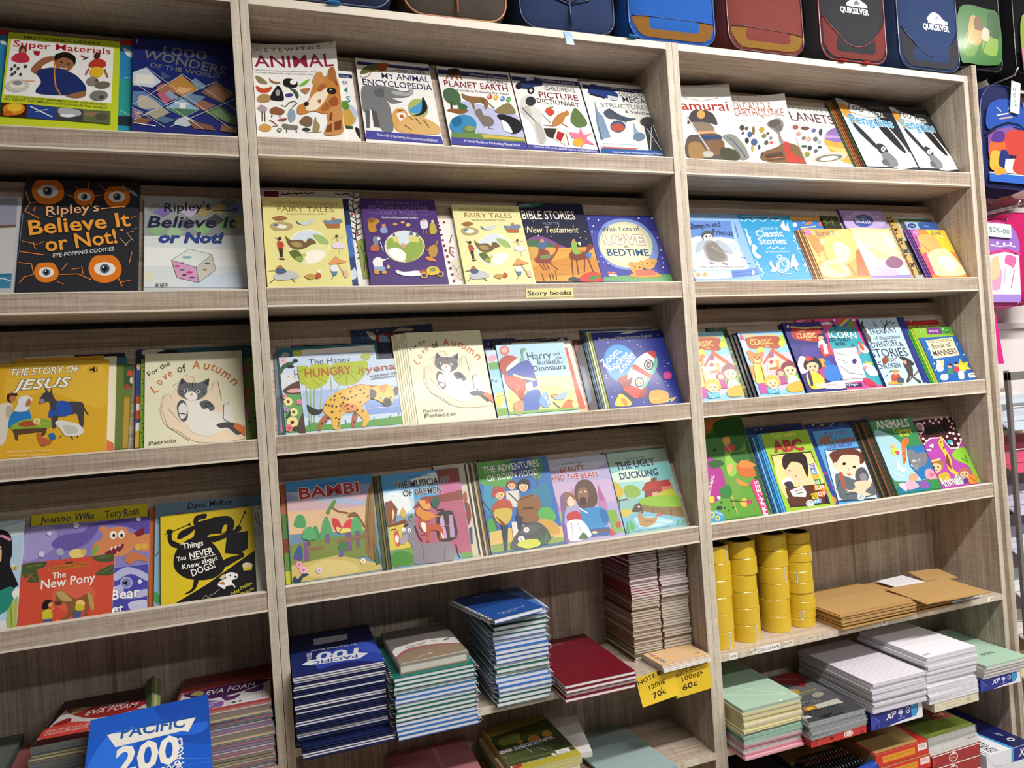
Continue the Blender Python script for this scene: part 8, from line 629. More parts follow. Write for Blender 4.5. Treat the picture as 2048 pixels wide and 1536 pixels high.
{"n":"book","l":"blue colouring book with fishes and flowers, behind the lime green alphabet book","c":"book","p":[1.3031,0.0332,-0.3563],"f":0.0,"s":[0.2021,0.2716,0.00241],"k":"s","cv":"2c4a9a","sp":"2c4a9a","pg":"eee7d8","a":"P 2c4a9a 0 543 404 543 404 45 0 53;E c8d0e8 68 527 9 0 -2 -5;E c84a4a 34 479 14 -1 -4 -9;E e8dcc0 105 529 8 0 -2 -5;E 2a5a3a 236 518 23 -1 -6 -14;E 5a3424 191 511 16 -1 -4 -10;E 8a4a2a 294 529 15 -1 -4 -9;E e0b83a 553 532 14 -1 -3 -8;E c83a6a 519 522 11 -1 -3 -7;E 3a8a4a 705 527 24 -1 -6 -14;E 2a2a5a 760 540 17 -1 -5 -10;E e8e0d0 487 538 9 0 -2 -6;E 5a2a6a 392 528 17 -1 -4 -10;E 3a6aa8 847 541 22 -1 -6 -13;E 8a3a8a 436 231 22 -2 -6 -13;E c85a3a 417 102 15 -2 -4 -9;L d8a8c0 7 404 518 404 540;L b83a5a 7 404 532 404 543;P 6a3a8a 404 314 404 310 404 133 404 118;P d88a3a 404 100 404 69 404 39 404 42","d":0.00291},
{"n":"book","l":"blue colouring book with fishes and flowers, behind the sky blue alphabet book","c":"book","p":[1.5118,0.0344,-0.3568],"f":0.0,"s":[0.2408,0.2642,0.00116],"k":"s","cv":"2c4a9a","sp":"2c4a9a","pg":"eee7d8","a":"P 2c4a9a 0 528 482 528 482 45 0 53;E c8d0e8 -327 514 8 0 -2 -5;E c84a4a -360 468 13 -1 -3 -9;E e8dcc0 -293 517 8 0 -2 -5;E 2a5a3a -169 505 22 -1 -5 -13;E 5a3424 -212 498 16 -1 -4 -10;E 8a4a2a -114 515 14 -1 -4 -9;E e0b83a 130 518 13 -1 -3 -7;E c83a6a 98 508 11 -1 -3 -6;E 3a8a4a 273 513 22 -1 -6 -13;E 2a2a5a 324 525 16 -1 -4 -9;E e8e0d0 67 524 8 0 -2 -5;E 5a2a6a -22 515 16 -1 -4 -10;E 3a6aa8 406 525 21 -1 -6 -12;E 8a3a8a 19 226 21 -2 -5 -12;E c85a3a 2 100 14 -2 -4 -9;L d8a8c0 7 179 504 222 525;L b83a5a 7 286 517 321 528;P 6a3a8a 49 306 91 303 58 130 19 116;P d88a3a 12 99 36 69 18 39 0 42","d":0.00166},
{"n":"book","l":"lime green alphabet book with a boy bent over letter blocks","c":"book","p":[1.3374,0.019,-0.3565],"f":0.0,"s":[0.1666,0.2519,0.00181],"k":"s","cv":"9ac23a","sp":"3aa0d8","pg":"eee7d8","a":"P 9ac23a 0 504 333 504 333 42 0 51;T ecec6a 76 473 238 471 22 4 0|PLAY WITH;T c03038 54 388 261 384 68 8 0 5a1820|ABC;S 3a2a1c 20 350 47 374 279 369 307 348 308 76 278 59 55 65 32 90;S e8d28a 27 345 50 367 277 362 299 344 297 113 31 117;P 5a3424 42 178 319 174 304 76 274 63 57 71 37 97;S f0c49a 81 290 141 311 224 302 226 248 190 207 115 206 76 246;S 2c1c14 77 309 105 360 184 374 252 354 247 282 217 222 211 267 203 304 144 320 88 281;L 6a4a3a 4 102 275 117 267;L 6a4a3a 4 132 240 148 234;S f0c8a0 115 206 234 211 256 181 140 185;S e0e0e0 34 215 94 235 112 197 55 186;S 3a3440 46 205 95 208 103 171 61 172;P e8e4dc 67 158 159 179 174 136 157 111 75 123;L b84a4a 5 96 150 151 157;L 3a7a4a 5 101 136 155 139;P 7a6ab0 258 294 298 299 291 264 253 263;T f0ecf0 255 270 287 273 20 4 0|RC;P 6a9ad0 255 263 296 263 291 232 249 234;T f0f4f4 255 238 283 240 20 4 0|A;P e0b03a 254 230 301 231 295 200 251 202;P 3a8a4a 253 202 298 202 293 168 246 169;T f4f0e0 248 173 287 176 22 4 0|NS;P e0882f 239 170 316 165 310 134 231 139;T f4f0e0 244 145 303 144 22 4 0|ILM;P d8b83a 194 125 243 128 241 92 193 94;T 3a2a1c 192 98 234 102 22 4 0|PO;P c8603a 250 132 316 134 308 98 247 99;T f4ece0 247 105 301 108 22 4 0|DE;P 5a9ac8 203 90 257 91 250 66 200 68;T f4f4f0 205 71 245 72 18 4 0|RK;E f2f0ea 170 72 28 -3 -7 -19;E 5a5a5a 170 72 21 -2 -5 -14;E f2f0ea 170 72 18 -2 -4 -11;T 444 154 69 182 68 12 2 0|52;P 33245a 303 112 304 76 279 61 292 114","d":0.01594,"tc":0.00168,"cp":{"n":5,"dx":-0.0062,"dz":-0.002,"cs":["4aa8e0","3a94d0","2a5a8a","5ab0e0","2f4a6a"],"label":"thin blue-edged alphabet book behind the lime green cover","pages":"a8cfe6"}},
{"n":"book","l":"sky blue alphabet and number book with a boy hugging a grey kitten","c":"book","p":[1.5319,0.0327,-0.3568],"f":0.0,"s":[0.1668,0.2425,0.00116],"k":"s","cv":"5aa4dc","sp":"5aa4dc","pg":"eee7d8","a":"P 5aa4dc 0 485 334 485 334 38 0 42;T 8a3a8a 80 451 246 451 24 4 0|PLAY WITH;T c8702f 23 399 125 400 48 7 0 3a2418|ABC;T c8702f 142 399 291 399 31 5 0 3a2418|& Number;T 5a2a8a 64 369 255 368 24 4 0|LOOK AND SAY;S 27405a 33 345 80 361 295 356 321 334 290 53 258 39 15 53 0 71;S cddde6 38 340 80 355 289 349 311 331 284 58 257 47 24 60 5 75;S f2cfb0 64 295 146 334 254 322 250 246 190 196 116 186 70 228;S 6a3a30 60 333 122 355 247 353 298 317 295 270 255 255 267 302 206 318 137 316 62 257 64 295;E f2c8a8 72 266 15 -2 -9 -18;E 2a1c18 141 268 13 -1 -5 -9;E 2a1c18 204 242 12 -1 -4 -8;L b87a6a 5 156 238 159 226;S c8605a 133 207 164 201 143 194;S 5f6a70 50 212 110 196 193 158 303 127 282 63 51 58 22 112;S a85a48 71 209 103 215 93 141 101 117 74 125;L 3a444a 5 64 173 16 122;L 3a444a 5 66 88 178 85;L d8d8d8 6 80 115 139 98;S 5a5860 214 222 256 236 280 215 278 167 227 135 182 159 190 196;S 8a8890 227 201 266 188 258 151 215 156;L 2f2d34 4 221 212 233 191;L 2f2d34 4 258 217 265 197;E 222 230 196 4 0 -2 -4;S f2c8a8 167 152 269 149 271 121 215 90 249 67 169 67 139 98 73 101 149 116;E f2f0ea 171 63 28 -3 -10 -19;E 5a5a5a 171 63 20 -2 -7 -13;E f2f0ea 171 63 17 -2 -5 -11;T 444 156 59 183 59 13 2 0|52","d":0.00323},
{"n":"book","l":"animals colouring book with an elephant and a giraffe, glossy cover, front of a thick pile","c":"book","p":[1.7414,0.0188,-0.3568],"f":0.0,"s":[0.1719,0.258,0.0011],"k":"s","cv":"3f8a5a","sp":"b8c0b0","pg":"eee7d8","a":"P 3f8a5a 0 516 344 516 344 50 0 50;P 4a9a64 9 511 342 512 329 447 10 450;S a8d0dc 5 442 130 410 206 326 344 241 301 127 74 123 1 172;P 2f74b0 206 326 344 330 342 133 220 116 170 212;T f2f2ea 40 461 304 457 56 7 0 2a6a44|ANIMALS;T e8dc3a 157 426 299 422 30 4 0|Colouring;T e8dc3a 193 398 273 396 28 4 0|Book;S d8783a 195 375 248 384 237 352 200 327 167 252 129 227 161 311;S d8783a 336 389 344 389 344 357 333 361;E b85a2a 169 291 7 -1 -5 -9;E b85a2a 155 254 7 -1 -5 -9;S 7a7c82 192 289 235 313 267 281 307 286 344 272 309 217 247 194 200 199 185 240;E f4f4f4 218 237 11 -1 -5 -9;E f4f4f4 256 235 11 -1 -5 -9;E 222 217 235 5 -1 -2 -5;E 222 255 233 5 -1 -2 -5;S 8a8c92 222 217 241 205 214 177 196 190;L f0f0ee 8 184 216 197 204;S e8e8e0 93 251 107 209 137 196 104 180 68 204;L f0f4f0 8 29 178 77 153;S e09aac 273 171 325 175 344 131 327 104 260 122;S d86a8a 295 153 335 144 301 127;S e0a080 141 156 193 160 184 120 132 116;S c8d84a 86 329 125 335 117 297 78 291;S e8b87a 85 348 124 354 109 327;S c84a6a 99 308 136 309 118 287;P 3a8a4a 267 111 344 111 344 50 214 55;P 2a7a9a 12 89 220 116 282 88 238 52 6 53;S e0a8c0 80 112 147 120 176 80 84 71;S e8c8d8 29 108 80 112 67 62;S 8a5aa8 191 109 253 107 245 67 195 68","d":0.01607,"tc":0.00082,"cp":{"n":9,"dx":-0.0068,"dz":0.0,"cs":["2a3a34","5a3a2a","2f4a3a","8a4a2a","1c2a2a","3a2a22","6a5a3a","22302c","4a342a"],"label":"thin dark colouring book behind the glossy animals cover","pages":"9a8a6a"}},
{"n":"book","l":"purple animals activity book with a carry handle cut-out and a brown spotted top, right end","c":"book","p":[1.93,0.0318,-0.3557],"f":0.0,"s":[0.1625,0.2432,0.004],"k":"s","cv":"b04aa8","sp":"b04aa8","pg":"eee7d8","a":"P b04aa8 0 486 325 486 325 50 0 45;S 4a1f26 0 477 134 486 314 486 325 468 325 332 262 280 198 281 179 347 74 366 0 326 0 384;L f2e8e4 8 0 326 72 361 171 357 199 283 261 278 325 327;P 1c1a1c 75 441 238 443 250 409 224 382 44 380;L 4a484c 6 161 441 182 381;L 4a484c 6 199 440 209 383;E ece6e0 18 430 40 -3 -20 -40;E 9a8a84 25 445 28 -2 -6 -13;P c05a4a 0 436 44 434 42 424 0 426;P 2a2426 0 421 41 419 33 406 0 408;S 8ac83a 194 246 274 278 325 263 325 146 325 50 291 60 282 155 200 205;L 4a6a2a 9 289 226 291 175;L 4a6a2a 8 255 209 277 187;S e8c04a 121 327 171 357 155 299 167 218 147 149 195 112 153 107 110 153 129 232 120 293;S 7a4a24 151 250 147 190 134 150 116 193;E 7a4a24 148 290 7 -1 -6 -11;E 222 144 328 5 0 -2 -4;L e8c04a 7 160 348 163 368;S e8d8ec 37 315 77 322 59 297;S d8e0f0 0 291 38 293 30 277;S a8743a 0 168 0 214 45 229 88 203 67 156;E e8bc94 19 178 44 -5 -19 -39;S a8743a 0 190 4 219 41 222 72 213 71 180 44 197 9 199;E 222 1 178 6 -1 -3 -6;E 222 35 174 6 -1 -3 -6;L b5443c 6 0 160 8 155 22 157;P e0c8a8 0 220 81 227 78 215 0 210;S c8a83a 5 123 88 135 89 83 10 81;S b06a5a 171 103 190 138 239 150 274 129 259 93;E e8bc94 220 110 34 -4 -14 -30;S b06a5a 185 120 208 142 237 144 261 136 261 111 240 125 212 126;E 222 206 110 5 -1 -2 -5;E 222 233 107 5 -1 -2 -5;L b5443c 5 204 96 212 92 223 94;S 9a9aa2 123 100 190 103 179 51 129 57;S d88a3a 236 87 297 101 308 68 284 45 230 45;L 8a4a1a 6 253 80 282 55;E 5a3a8a 208 69 20 -2 -8 -16;E 4ab0d0 217 322 22 -2 -7 -15;T f4f2ee -8 50 173 52 62 5 0|Animals;E f6ece8 127 472 11 -1 -4 -8;E f6ece8 180 477 11 -1 -4 -8;E f6ece8 231 480 11 -1 -4 -8;E f6ece8 283 484 11 -1 -4 -8;E f6ece8 328 471 11 -1 -4 -8;E f6ece8 339 441 11 -1 -4 -8;E f6ece8 300 439 11 -1 -4 -8;E f6ece8 284 460 11 -1 -4 -8;E f6ece8 195 457 11 -1 -4 -8;E f6ece8 296 405 11 -1 -4 -8;E f6ece8 327 403 11 -1 -4 -8;E f6ece8 274 373 11 -1 -4 -9;E f6ece8 316 364 11 -1 -4 -9;E f6ece8 271 339 11 -1 -4 -9;E f6ece8 312 330 11 -1 -4 -9;E f6ece8 273 304 11 -1 -4 -9;E f6ece8 224 308 11 -1 -4 -9;E f6ece8 210 359 11 -1 -4 -8;E f6ece8 246 380 11 -1 -4 -8;E f6ece8 73 462 11 -1 -4 -8;E f6ece8 10 362 11 -1 -4 -8;E f6ece8 -6 378 11 -1 -4 -8;E f6ece8 27 346 11 -1 -4 -8;E f6ece8 276 417 11 -1 -4 -8;E f6ece8 144 456 11 -1 -4 -8;E f6ece8 -37 366 11 -1 -4 -8","d":0.0045},
]

# ------------------------------------------------------------------ books on the sloped rests
ROTB = Matrix.Rotation(-TH, 3, 'X')
def book_parts(t, w, h, th, kind, cov, spc, pg, fn=None, cuts=None):
    b = 0.0022 if kind == 'h' else 0.0005
    b = min(b, th * 0.3)
    i = 0.003 if kind == 'h' else 0.0
    m = MB()
    m.box(0, w, 0, b, 0, h, cov)
    m.box(0, w, th - b, th, 0, h, cov)
    m.box(0, b, b, th - b, 0, h, spc)
    m.face([(-0.0002, 0, 0), (-0.0002, th, 0), (-0.0002, th, h), (-0.0002, 0, h)], spc)
    m.build('cover', PRINT, t, fn, cuts=cuts)
    m = MB()
    m.box(b, w - i - 0.0002, b, th - b, i, h - i - (0 if i else 0.0002), pg)
    m.build('page_block', PAPER, t, fn, cuts=cuts)

def add_book(r):
    w, h, th = r['s']
    u = r.get('u', 0)
    mat = ROTB @ Matrix.Rotation(-r['f'], 3, 'Y')
    nm = 'hardback_book' if r['k'] == 'h' else 'softcover_book'
    cp = r.get('cp')
    t = thing(nm, r['l'], r['c'], (r['p'][0], r['p'][1], r['p'][2] + 0.0004), mat)
    fn = cuts = None
    if u:
        fn = lambda x, y, z: (x, y - u * max(0, z / h - 0.25) ** 2.2 * (0.15 + 0.85 * (x / w) ** 2), z)
        cuts = [((0, 0, h * k / 12), (0, 0, 1)) for k in range(3, 12)] + [((w * k / 10, 0, 0), (1, 0, 0)) for k in range(1, 10)]
    book_parts(t, w, h, th, r['k'], r['cv'], r['sp'], r['pg'], fn, cuts)
    if r['a']:
        ink(r['a'], w, h, t, FOIL if r.get('m') == 'F' else None, fn, cuts)
    if cp:
        n = cp['n']
        tc = r['tc']
        side = Vector((1, 0, 0))
        for i in range(n):
            back = ROTB @ Vector((0, 1, 0))
            p = Vector(r['p']) + side * cp['dx'] * (i + 1) + back * (th + (tc + 0.0004) * i + 0.0004)
            p += ROTB @ Vector((0, 0, 1)) * ((tc + 0.0004) * (i + 1) * math.tan(TH) + 0.0004)
            h2 = h + cp['dz'] * (i + 1) * (1 if i % 2 else 0.6)
            c = thing('softcover_book', '%s, %s from the front' % (cp['label'], nth(i + 1)), 'book', p, mat, 'thin copies: ' + cp['label'])
            book_parts(c, w, h2, tc, 's', cp['cs'][i % len(cp['cs'])], cp['cs'][i % len(cp['cs'])], cp['pages'])

for r in BOOKS:
    add_book(r)

S5, S6, S7 = S5 + 0.0004, S6 + 0.0004, S7 + 0.0004
def top(k):
    return 'topmost' if k == 0 else nth(k) + ' from the top'

# ------------------------------------------------------------------ flat things: local x right, y back, z up
def flat(name, label, cat, x, y, z, rz=0.0, group=None, tilt=0.0):
    return thing(name, label, cat, (x, y, z), Euler((tilt, 0, rz)).to_matrix(), group)

def top_ink(key, w, dep, th, parent, mat=None):
    ink(FLAT[key], w, dep, parent, mat, fn=lambda x, y, z: (x, z, th - y))

def front_ink(key, w, th, parent, mat=None):
    ink(FLAT[key], w, th, parent, mat)

def mesh_part(name, mat, parent, boxes, bevel=0.0, fn=None):
    m = MB()
    for b in boxes:
        m.box(*b)
    return m.build(name, mat, parent, fn=fn, bevel=bevel)

rnd = random.Random(11)

def slab_book(name, label, cat, x, y, z, w, dep, th, cov, pg, spine, rz=0, group=None, cb=0.0006):
    """closed book lying flat; spine: 'F' towards the room, 'B' towards the back, 'L' left"""
    t = flat(name, label, cat, x, y, z, rz, group)
    bx = [(0, w, 0, dep, 0, cb, cov), (0, w, 0, dep, th - cb, th, cov)]
    ys, ye, xs = 0.0006, dep - 0.0006, 0.0006
    if spine == 'F':
        bx.append((0, w, 0, 0.001, 0, th, cov)); ys = 0.001
    elif spine == 'B':
        bx.append((0, w, dep - 0.001, dep, 0, th, cov)); ye = dep - 0.001
    else:
        bx.append((0, 0.001, 0, dep, 0, th, cov)); xs = 0.001
    mesh_part('cover', PRINT, t, bx)
    mesh_part('page_block', PAPER, t, [(xs, w - 0.0006, ys, ye, cb, th - cb, pg)])
    return t

# drawing book pile, far left of the middle bay
pat = 'WWWNWWNNWNNNWWNWNNNWWNNNWWNNN'
thk, zt = 0.00485, S5
low = 'NNWWN'
n_all = len(pat) + len(low)
for i in range(n_all):                      # i = 0 is the lowest
    k = n_all - 1 - i
    is_low = i < len(low)
    ch = (low[::-1] + pat[::-1])[i]
    lab = ('uppermost drawing book with a big 100 on its navy cover, top of the left pile' if k == 0 else
           'navy drawing book, %s of the left pile, %s out' % (top(k), 'white edge' if ch == 'W' else 'navy spine'))
    t = slab_book('drawing_book', lab, 'exercise book', (0.030 if is_low else 0.0215) + rnd.uniform(-.0012, .0012), (-0.062 if is_low else -0.045) + rnd.uniform(-.0015, .0015),
                  zt, 0.187, 0.268, thk - 0.0001, '1e2a66' if ch == 'W' or k == 0 else '1b2550', 'e2e2e6', 'B' if ch == 'W' else 'F', 0, 'navy drawing books in the left pile')
    zt += thk
    if k == 0:
        top_ink('draw', 0.187, 0.268, thk, t)

# spiral notebooks
def spiral_book(label, x, y, z, w, dep, th, cov, side, rz=0, group=None, rings=26):
    t = flat('spiral_notebook', label, 'notebook', x, y, z, rz, group)
    mesh_part('cover', PRINT, t, [(0, w, 0, dep, 0, 0.0014, cov), (0, w, 0, dep, th - 0.0014, th, cov)])
    mesh_part('page_block', PAPER, t, [(0.002, w - 0.002, 0.001, dep - 0.001, 0.0014, th - 0.0014, 'dfe3ea')])
    m = MB()
    cx = -0.003 if side == 'L' else w + 0.003
    rr = th * 0.47
    for k in range(rings):
        yy = 0.008 + (dep - 0.016) * k / (rings - 1)
        m.tube([(cx + rr * 1.5 * math.cos(a), yy + 0.0006 * math.sin(a), th / 2 + rr * math.sin(a)) for a in (2 * math.pi * j / 10 for j in range(10))], 0.0006, 'd8dade', 4, True)
    m.build('wire_binding', WIRE, t)
    return t

cols = ['2f62ac', '3a6fb8', '3a6cb4', '3668b0', '1f5a4e', '24695c', '23604f', '1f6a5c', '3a6cb4', '3f72ba', '2a6a5c', '1f5f56', '1d6a60', '1f7268']
names = {'2': 'blue', '3': 'blue', '1': 'green'}
def cname(c): return 'green' if int(c[2:4], 16) > int(c[4:6], 16) else 'blue'
zz, th = S5, 0.00945
for i, c in enumerate(cols):
    k = len(cols) - 1 - i
    lab = 'teal spiral notebook on top of the shorter spiral pile, under the brown album' if k == 0 else '%s spiral notebook, %s from the top of the shorter spiral pile' % (cname(c), nth(k))
    t = spiral_book(lab, 0.222 + rnd.uniform(-.002, .002), -0.068 + rnd.uniform(-.002, .002), zz, 0.178, 0.285, th - 0.0002, c, 'L' if i % 2 == 1 else 'R', 0, 'spiral notebooks in the shorter pile')
    zz += th
    if k == 0:
        top_ink('teal', 0.178, 0.285, th, t)
alb_z = zz

cols = ['2a5a50', '23604f', '1f5a4e', '3a6cb4', '3f72ba', '4a80c8', '23604f', '2a6a5c', '1f5a4e', '3a6cb4', '3f72ba', '3668b0', '3a6cb4', '4a7cc0', '3a6cb4', '24695c', '1f5a4e', '23604f', '4a7cc4']
th = 0.01085
zz = S5
for i, c in enumerate(cols):
    k = len(cols) - i
    spiral_book('%s spiral notebook, %s from the top of the tall spiral pile' % (cname(c), nth(k)), 0.462 + rnd.uniform(-.004, .003), -0.018 + rnd.uniform(-.003, .003), zz, 0.132, 0.205, th - 0.0002, c,
                'L' if i % 2 == 1 else 'R', rnd.uniform(-.012, .012), 'spiral notebooks in the tall pile')
    zz += th
t = spiral_book('royal blue spiral notebook lying askew on top of the tall spiral pile', 0.452, -0.066, zz, 0.132, 0.205, th, '23509a', 'L', 0.23, 'spiral notebooks in the tall pile')
top_ink('askew', 0.132, 0.205, th, t)

# brown album in its clear sleeve, on the teal notebook
t = flat('photo_album', 'brown leather-look album in a clear sleeve with a white curved label', 'album', 0.238, -0.058, alb_z, 0.03)
mesh_part('cover', solid('brown_leather', '7a5a36', 0.45, noise=0.15, nscale=200), t, [(0, 0.152, 0, 0.225, 0, 0.003, 'fff'), (0, 0.152, 0, 0.225, 0.019, 0.022, 'fff'), (0, 0.152, 0.222, 0.225, 0, 0.022, 'fff')], 0.001)
mesh_part('page_block', PAPER, t, [(0.003, 0.149, 0.003, 0.222, 0.003, 0.019, 'd8d4c8')])
top_ink('album', 0.152, 0.225, 0.0222, t)
mesh_part('clear_sleeve', FILM, t, [(-0.002, 0.154, -0.004, 0.227, -0.0, 0.0235, 'fff')], 0.002)

# maroon hardback books
for i in range(4):
    k = 3 - i
    lab = ['maroon hardback notebook on top of the low maroon pile', 'maroon hardback notebook second from the top of the low pile', 'maroon hardback notebook third from the top of the low pile', 'lowest maroon hardback notebook, lying on the shelf'][k]
    t = slab_book('hardback_notebook', lab, 'notebook', 0.609 + rnd.uniform(-.002, .002), -0.066 + rnd.uniform(-.003, .003), S5 + i * 0.0098, 0.181, 0.288, 0.0096, '6e1624', 'e6e2e2', 'B', 0, 'maroon hardback notebooks', 0.0018)
    if k == 0:
        top_ink('maroon', 0.181, 0.288, 0.0096, t)

# two tall piles of small notebooks beside the right upright
def small_pile(tag_, x, y, n, cols, w, grp, z1):
    th = (z1 - S5) / n
    for i in range(n):
        k = n - 1 - i
        f = k / n
        c = cols[min(int(f * len(cols)), len(cols) - 1)]
        sp = 'B' if rnd.random() < 0.85 else 'F'
        slab_book('small_notebook', 'thin notebook, %s in the %s' % (top(k), tag_), 'notebook', x + rnd.uniform(-.0025, .0025), y + rnd.uniform(-.003, .003), S5 + i * th, w, 0.160, th - 0.0002, c,
                  'd9d0ce' if f < .45 else 'c9c0b4', 'L' if rnd.random() < .75 else sp, rnd.uniform(-.008, .008), grp)
small_pile('left tall pile of school notebooks', 0.859, 0.062, 44, ['7a2430', '9a7a7a', '8a3038', '8a6a4a', '9a7a50', '8a6a48', '7a6a50'], 0.083, 'school notebooks in the left tall pile', -0.388)
small_pile('right tall pile of school notebooks', 0.9485, 0.064, 40, ['9a8884', 'a08c88', '9a8a78', '8f8270', '8a7a68'], 0.083, 'school notebooks in the right tall pile', -0.392)
lab = ['cream notebook with coloured lettering on top of the small loose pile', 'thin notebook second in the small loose pile, orange edge', 'thin notebook third in the small loose pile', 'thin notebook lowest in the small loose pile']
for i in range(4):
    k = 3 - i
    t = slab_book('small_notebook', lab[k], 'notebook', 0.890 - i * .001, -0.028 + i * .001, S5 + i * 0.0045, 0.1425, 0.124, 0.0044, 'd9ae7e' if k < 2 else 'd9d4cc', 'e8e6e8', 'B', 0.06, 'small loose notebooks', 0.0007)
    if k == 0:
        top_ink('cream', 0.1425, 0.124, 0.0044, t)

# yellow price cards under the shelf edge
def card(key, label, x, y, z, w, h, rz, curl):
    t = thing('price_card', label, 'price card', (x, y, z), Euler((0, rz[0], rz[1])).to_matrix())
    m = MB()
    n = 10
    fn = lambda a, b, c: (a, b - curl * ((h - c) / h) ** 2, c)
    m.box(0, w, 0, 0.0005, 0, h, 'e0bc28')
    cuts = [((0, 0, h * k / n), (0, 0, 1)) for k in range(1, n)]
    m.build('card', MATTE, t, fn, cuts=cuts)
    ink(FLAT[key], w, h, t, MATTE, fn=fn, cuts=cuts, part=('marks', 'handwriting'))
card('card70', 'yellow card under the shelf edge, handwritten 120pg note book price', 0.829, -0.0085, -0.748, 0.107, 0.070, (-0.10, 0.0), 0.012)
card('card60', 'yellow card under the shelf edge, handwritten 100pgs note book price', 0.930, -0.0065, -0.751, 0.107, 0.074, (-0.06, 0.0), 0.004)

# ------------------------------------------------------------------ packing tape and envelopes, right bay
TW = 0.0452
def roll(label, x, y, z, hgt, r, strip, group):
    t = flat('tape_roll', label, 'tape roll', x, y, z, rnd.uniform(-.3, .3), group)
    m = MB()
    q = hgt - 0.0006
    m.lathe([(r - 0.0080, 0), (r - 0.0006, 0), (r, 0.0008), (r, q - 0.0008), (r - 0.0006, q), (r - 0.0080, q)], 'd9b62a', 44)
    m.build('tape_winding', TAPE, t)
    m = MB()
    m.lathe([(r - 0.0112, 0.0002), (r - 0.0081, 0.0002), (r - 0.0081, q - 0.0002), (r - 0.0112, q - 0.0002)], '2e2624', 36)
    m.build('core', MATTE, t)
    if strip is not None:
        m = MB()
        rr = r + 0.0002
        for ia in range(6):
            for iz in range(16):
                a0 = strip + (ia - 3) * 0.028
                z0, z1 = q * iz / 16, q * (iz + 1) / 16
                dark = (ia + iz) % 2 == 0 and 0 < ia < 5 and 0 < iz < 15
                m.face([(rr * math.cos(a), rr * math.sin(a), zz_) for a, zz_ in ((a0, z0), (a0 + .028, z0), (a0 + .028, z1), (a0, z1))], '26282c' if dark else 'e9e6dc')
        m.build('checked_strip', PRINT, t)
    return t
R0 = 0.0415
cx = [(1.119, 0.066, 'first'), (1.2085, 0.074, 'second'), (1.328, 0.092, 'third')]
ta = {0: {0: -1.15, 5: -1.25}, 1: {0: -1.25}, 2: {3: -1.45}}
for ci, (x, y, nm) in enumerate(cx):
    n = 6
    for i in range(n):
        k = n - 1 - i
        roll('wide yellow tape roll, %s, %s column from the left upright' % (top(k), nm), x + rnd.uniform(-.0022, .0022), y + rnd.uniform(-.0015, .0015), S5 + i * TW, TW, R0, ta[ci].get(i), 'wide tape rolls')
hs = [0.0235, 0.024, 0.0245, 0.0235, 0.031, 0.031, 0.026, 0.025, 0.025, 0.031]
z = S5
for i, h_ in enumerate(hs):
    k = len(hs) - 1 - i
    roll('narrow yellow tape roll, %s in the rightmost tape column' % top(k), 1.4135 + rnd.uniform(-.002, .002), 0.092 + rnd.uniform(-.002, .002), z, h_, R0 - 0.001, {1: -2.3, 5: -2.4, 7: -.9}.get(i), 'narrow tape rolls')
    z += h_

def envelope(label, x, y, z, w, d, th, rz, col, group, tilt=0.0, flap=True, bend=0.0):
    t = flat('envelope', label, 'envelope', x, y, z, rz, group, tilt)
    m = MB()
    m.box(0, w, 0, d, 0, th, col)
    fn = (lambda a, b, c: (a, b, c + bend * math.sin(a / w * math.pi))) if bend else None
    cuts = [((w * k / 8, 0, 0), (1, 0, 0)) for k in range(1, 8)] if bend else None
    m.build('sleeve', KRAFT if col == 'b89460' else MATTE, t, fn, cuts=cuts)
    if flap:
        m = MB()
        m.face([(0, 0.0002, th + 0.0002), (w, 0.0002, th + 0.0002), (w * 0.86, d * 0.22, th + 0.0009), (w * 0.14, d * 0.22, th + 0.0009)], col)
        m.build('flap', KRAFT if col == 'b89460' else MATTE, t, fn, cuts=cuts)
    return t
KRAFT = solid('kraft_paper', 'b48e58', 0.75, noise=0.07, nscale=90)
for i in range(13):
    k = 12 - i
    envelope('big brown kraft envelope, %s in the pile beside the tape' % top(k), 1.463 + rnd.uniform(-.004, .004), -0.012 + rnd.uniform(-.006, .006), S5 + i * 0.0032, 0.268, 0.205, 0.0028, rnd.uniform(-.02, .02), 'b89460', 'big kraft envelopes beside the tape')
for i in range(11):
    k = 10 - i
    envelope('brown kraft envelope, %s in the middle envelope pile' % top(k), 1.744 + rnd.uniform(-.003, .003), -0.004 + rnd.uniform(-.006, .006), S5 + i * 0.0031, 0.130, 0.200, 0.0027, rnd.uniform(-.02, .02), 'b89460', 'kraft envelopes in the middle pile', flap=i == 10)
for i in range(9):
    k = 8 - i
    envelope('white envelope, %s, right end of the tape shelf' % top(k), 1.889 + rnd.uniform(-.004, .004), 0.0 + rnd.uniform(-.004, .004), S5 + 0.0012 + i * 0.0031, 0.118, 0.11, 0.0022, rnd.uniform(-.03, .03), 'dcdbe2', 'white envelopes at the right end', flap=False, bend=-0.0012)
envelope('loose brown envelope lying across the two envelope piles', 1.735, -0.045, -0.6365, 0.235, 0.150, 0.003, -0.06, 'b89460', None, 0.03)
envelope('white envelope sticking out behind the loose brown one', 1.79, 0.092, -0.634, 0.115, 0.085, 0.002, 0.05, 'e2e1e6', None, 0.04, False)
envelope('small brown envelope at the back right of the tape shelf', 1.905, 0.105, -0.630, 0.110, 0.090, 0.002, -0.25, 'b89460', None, 0.06, False)

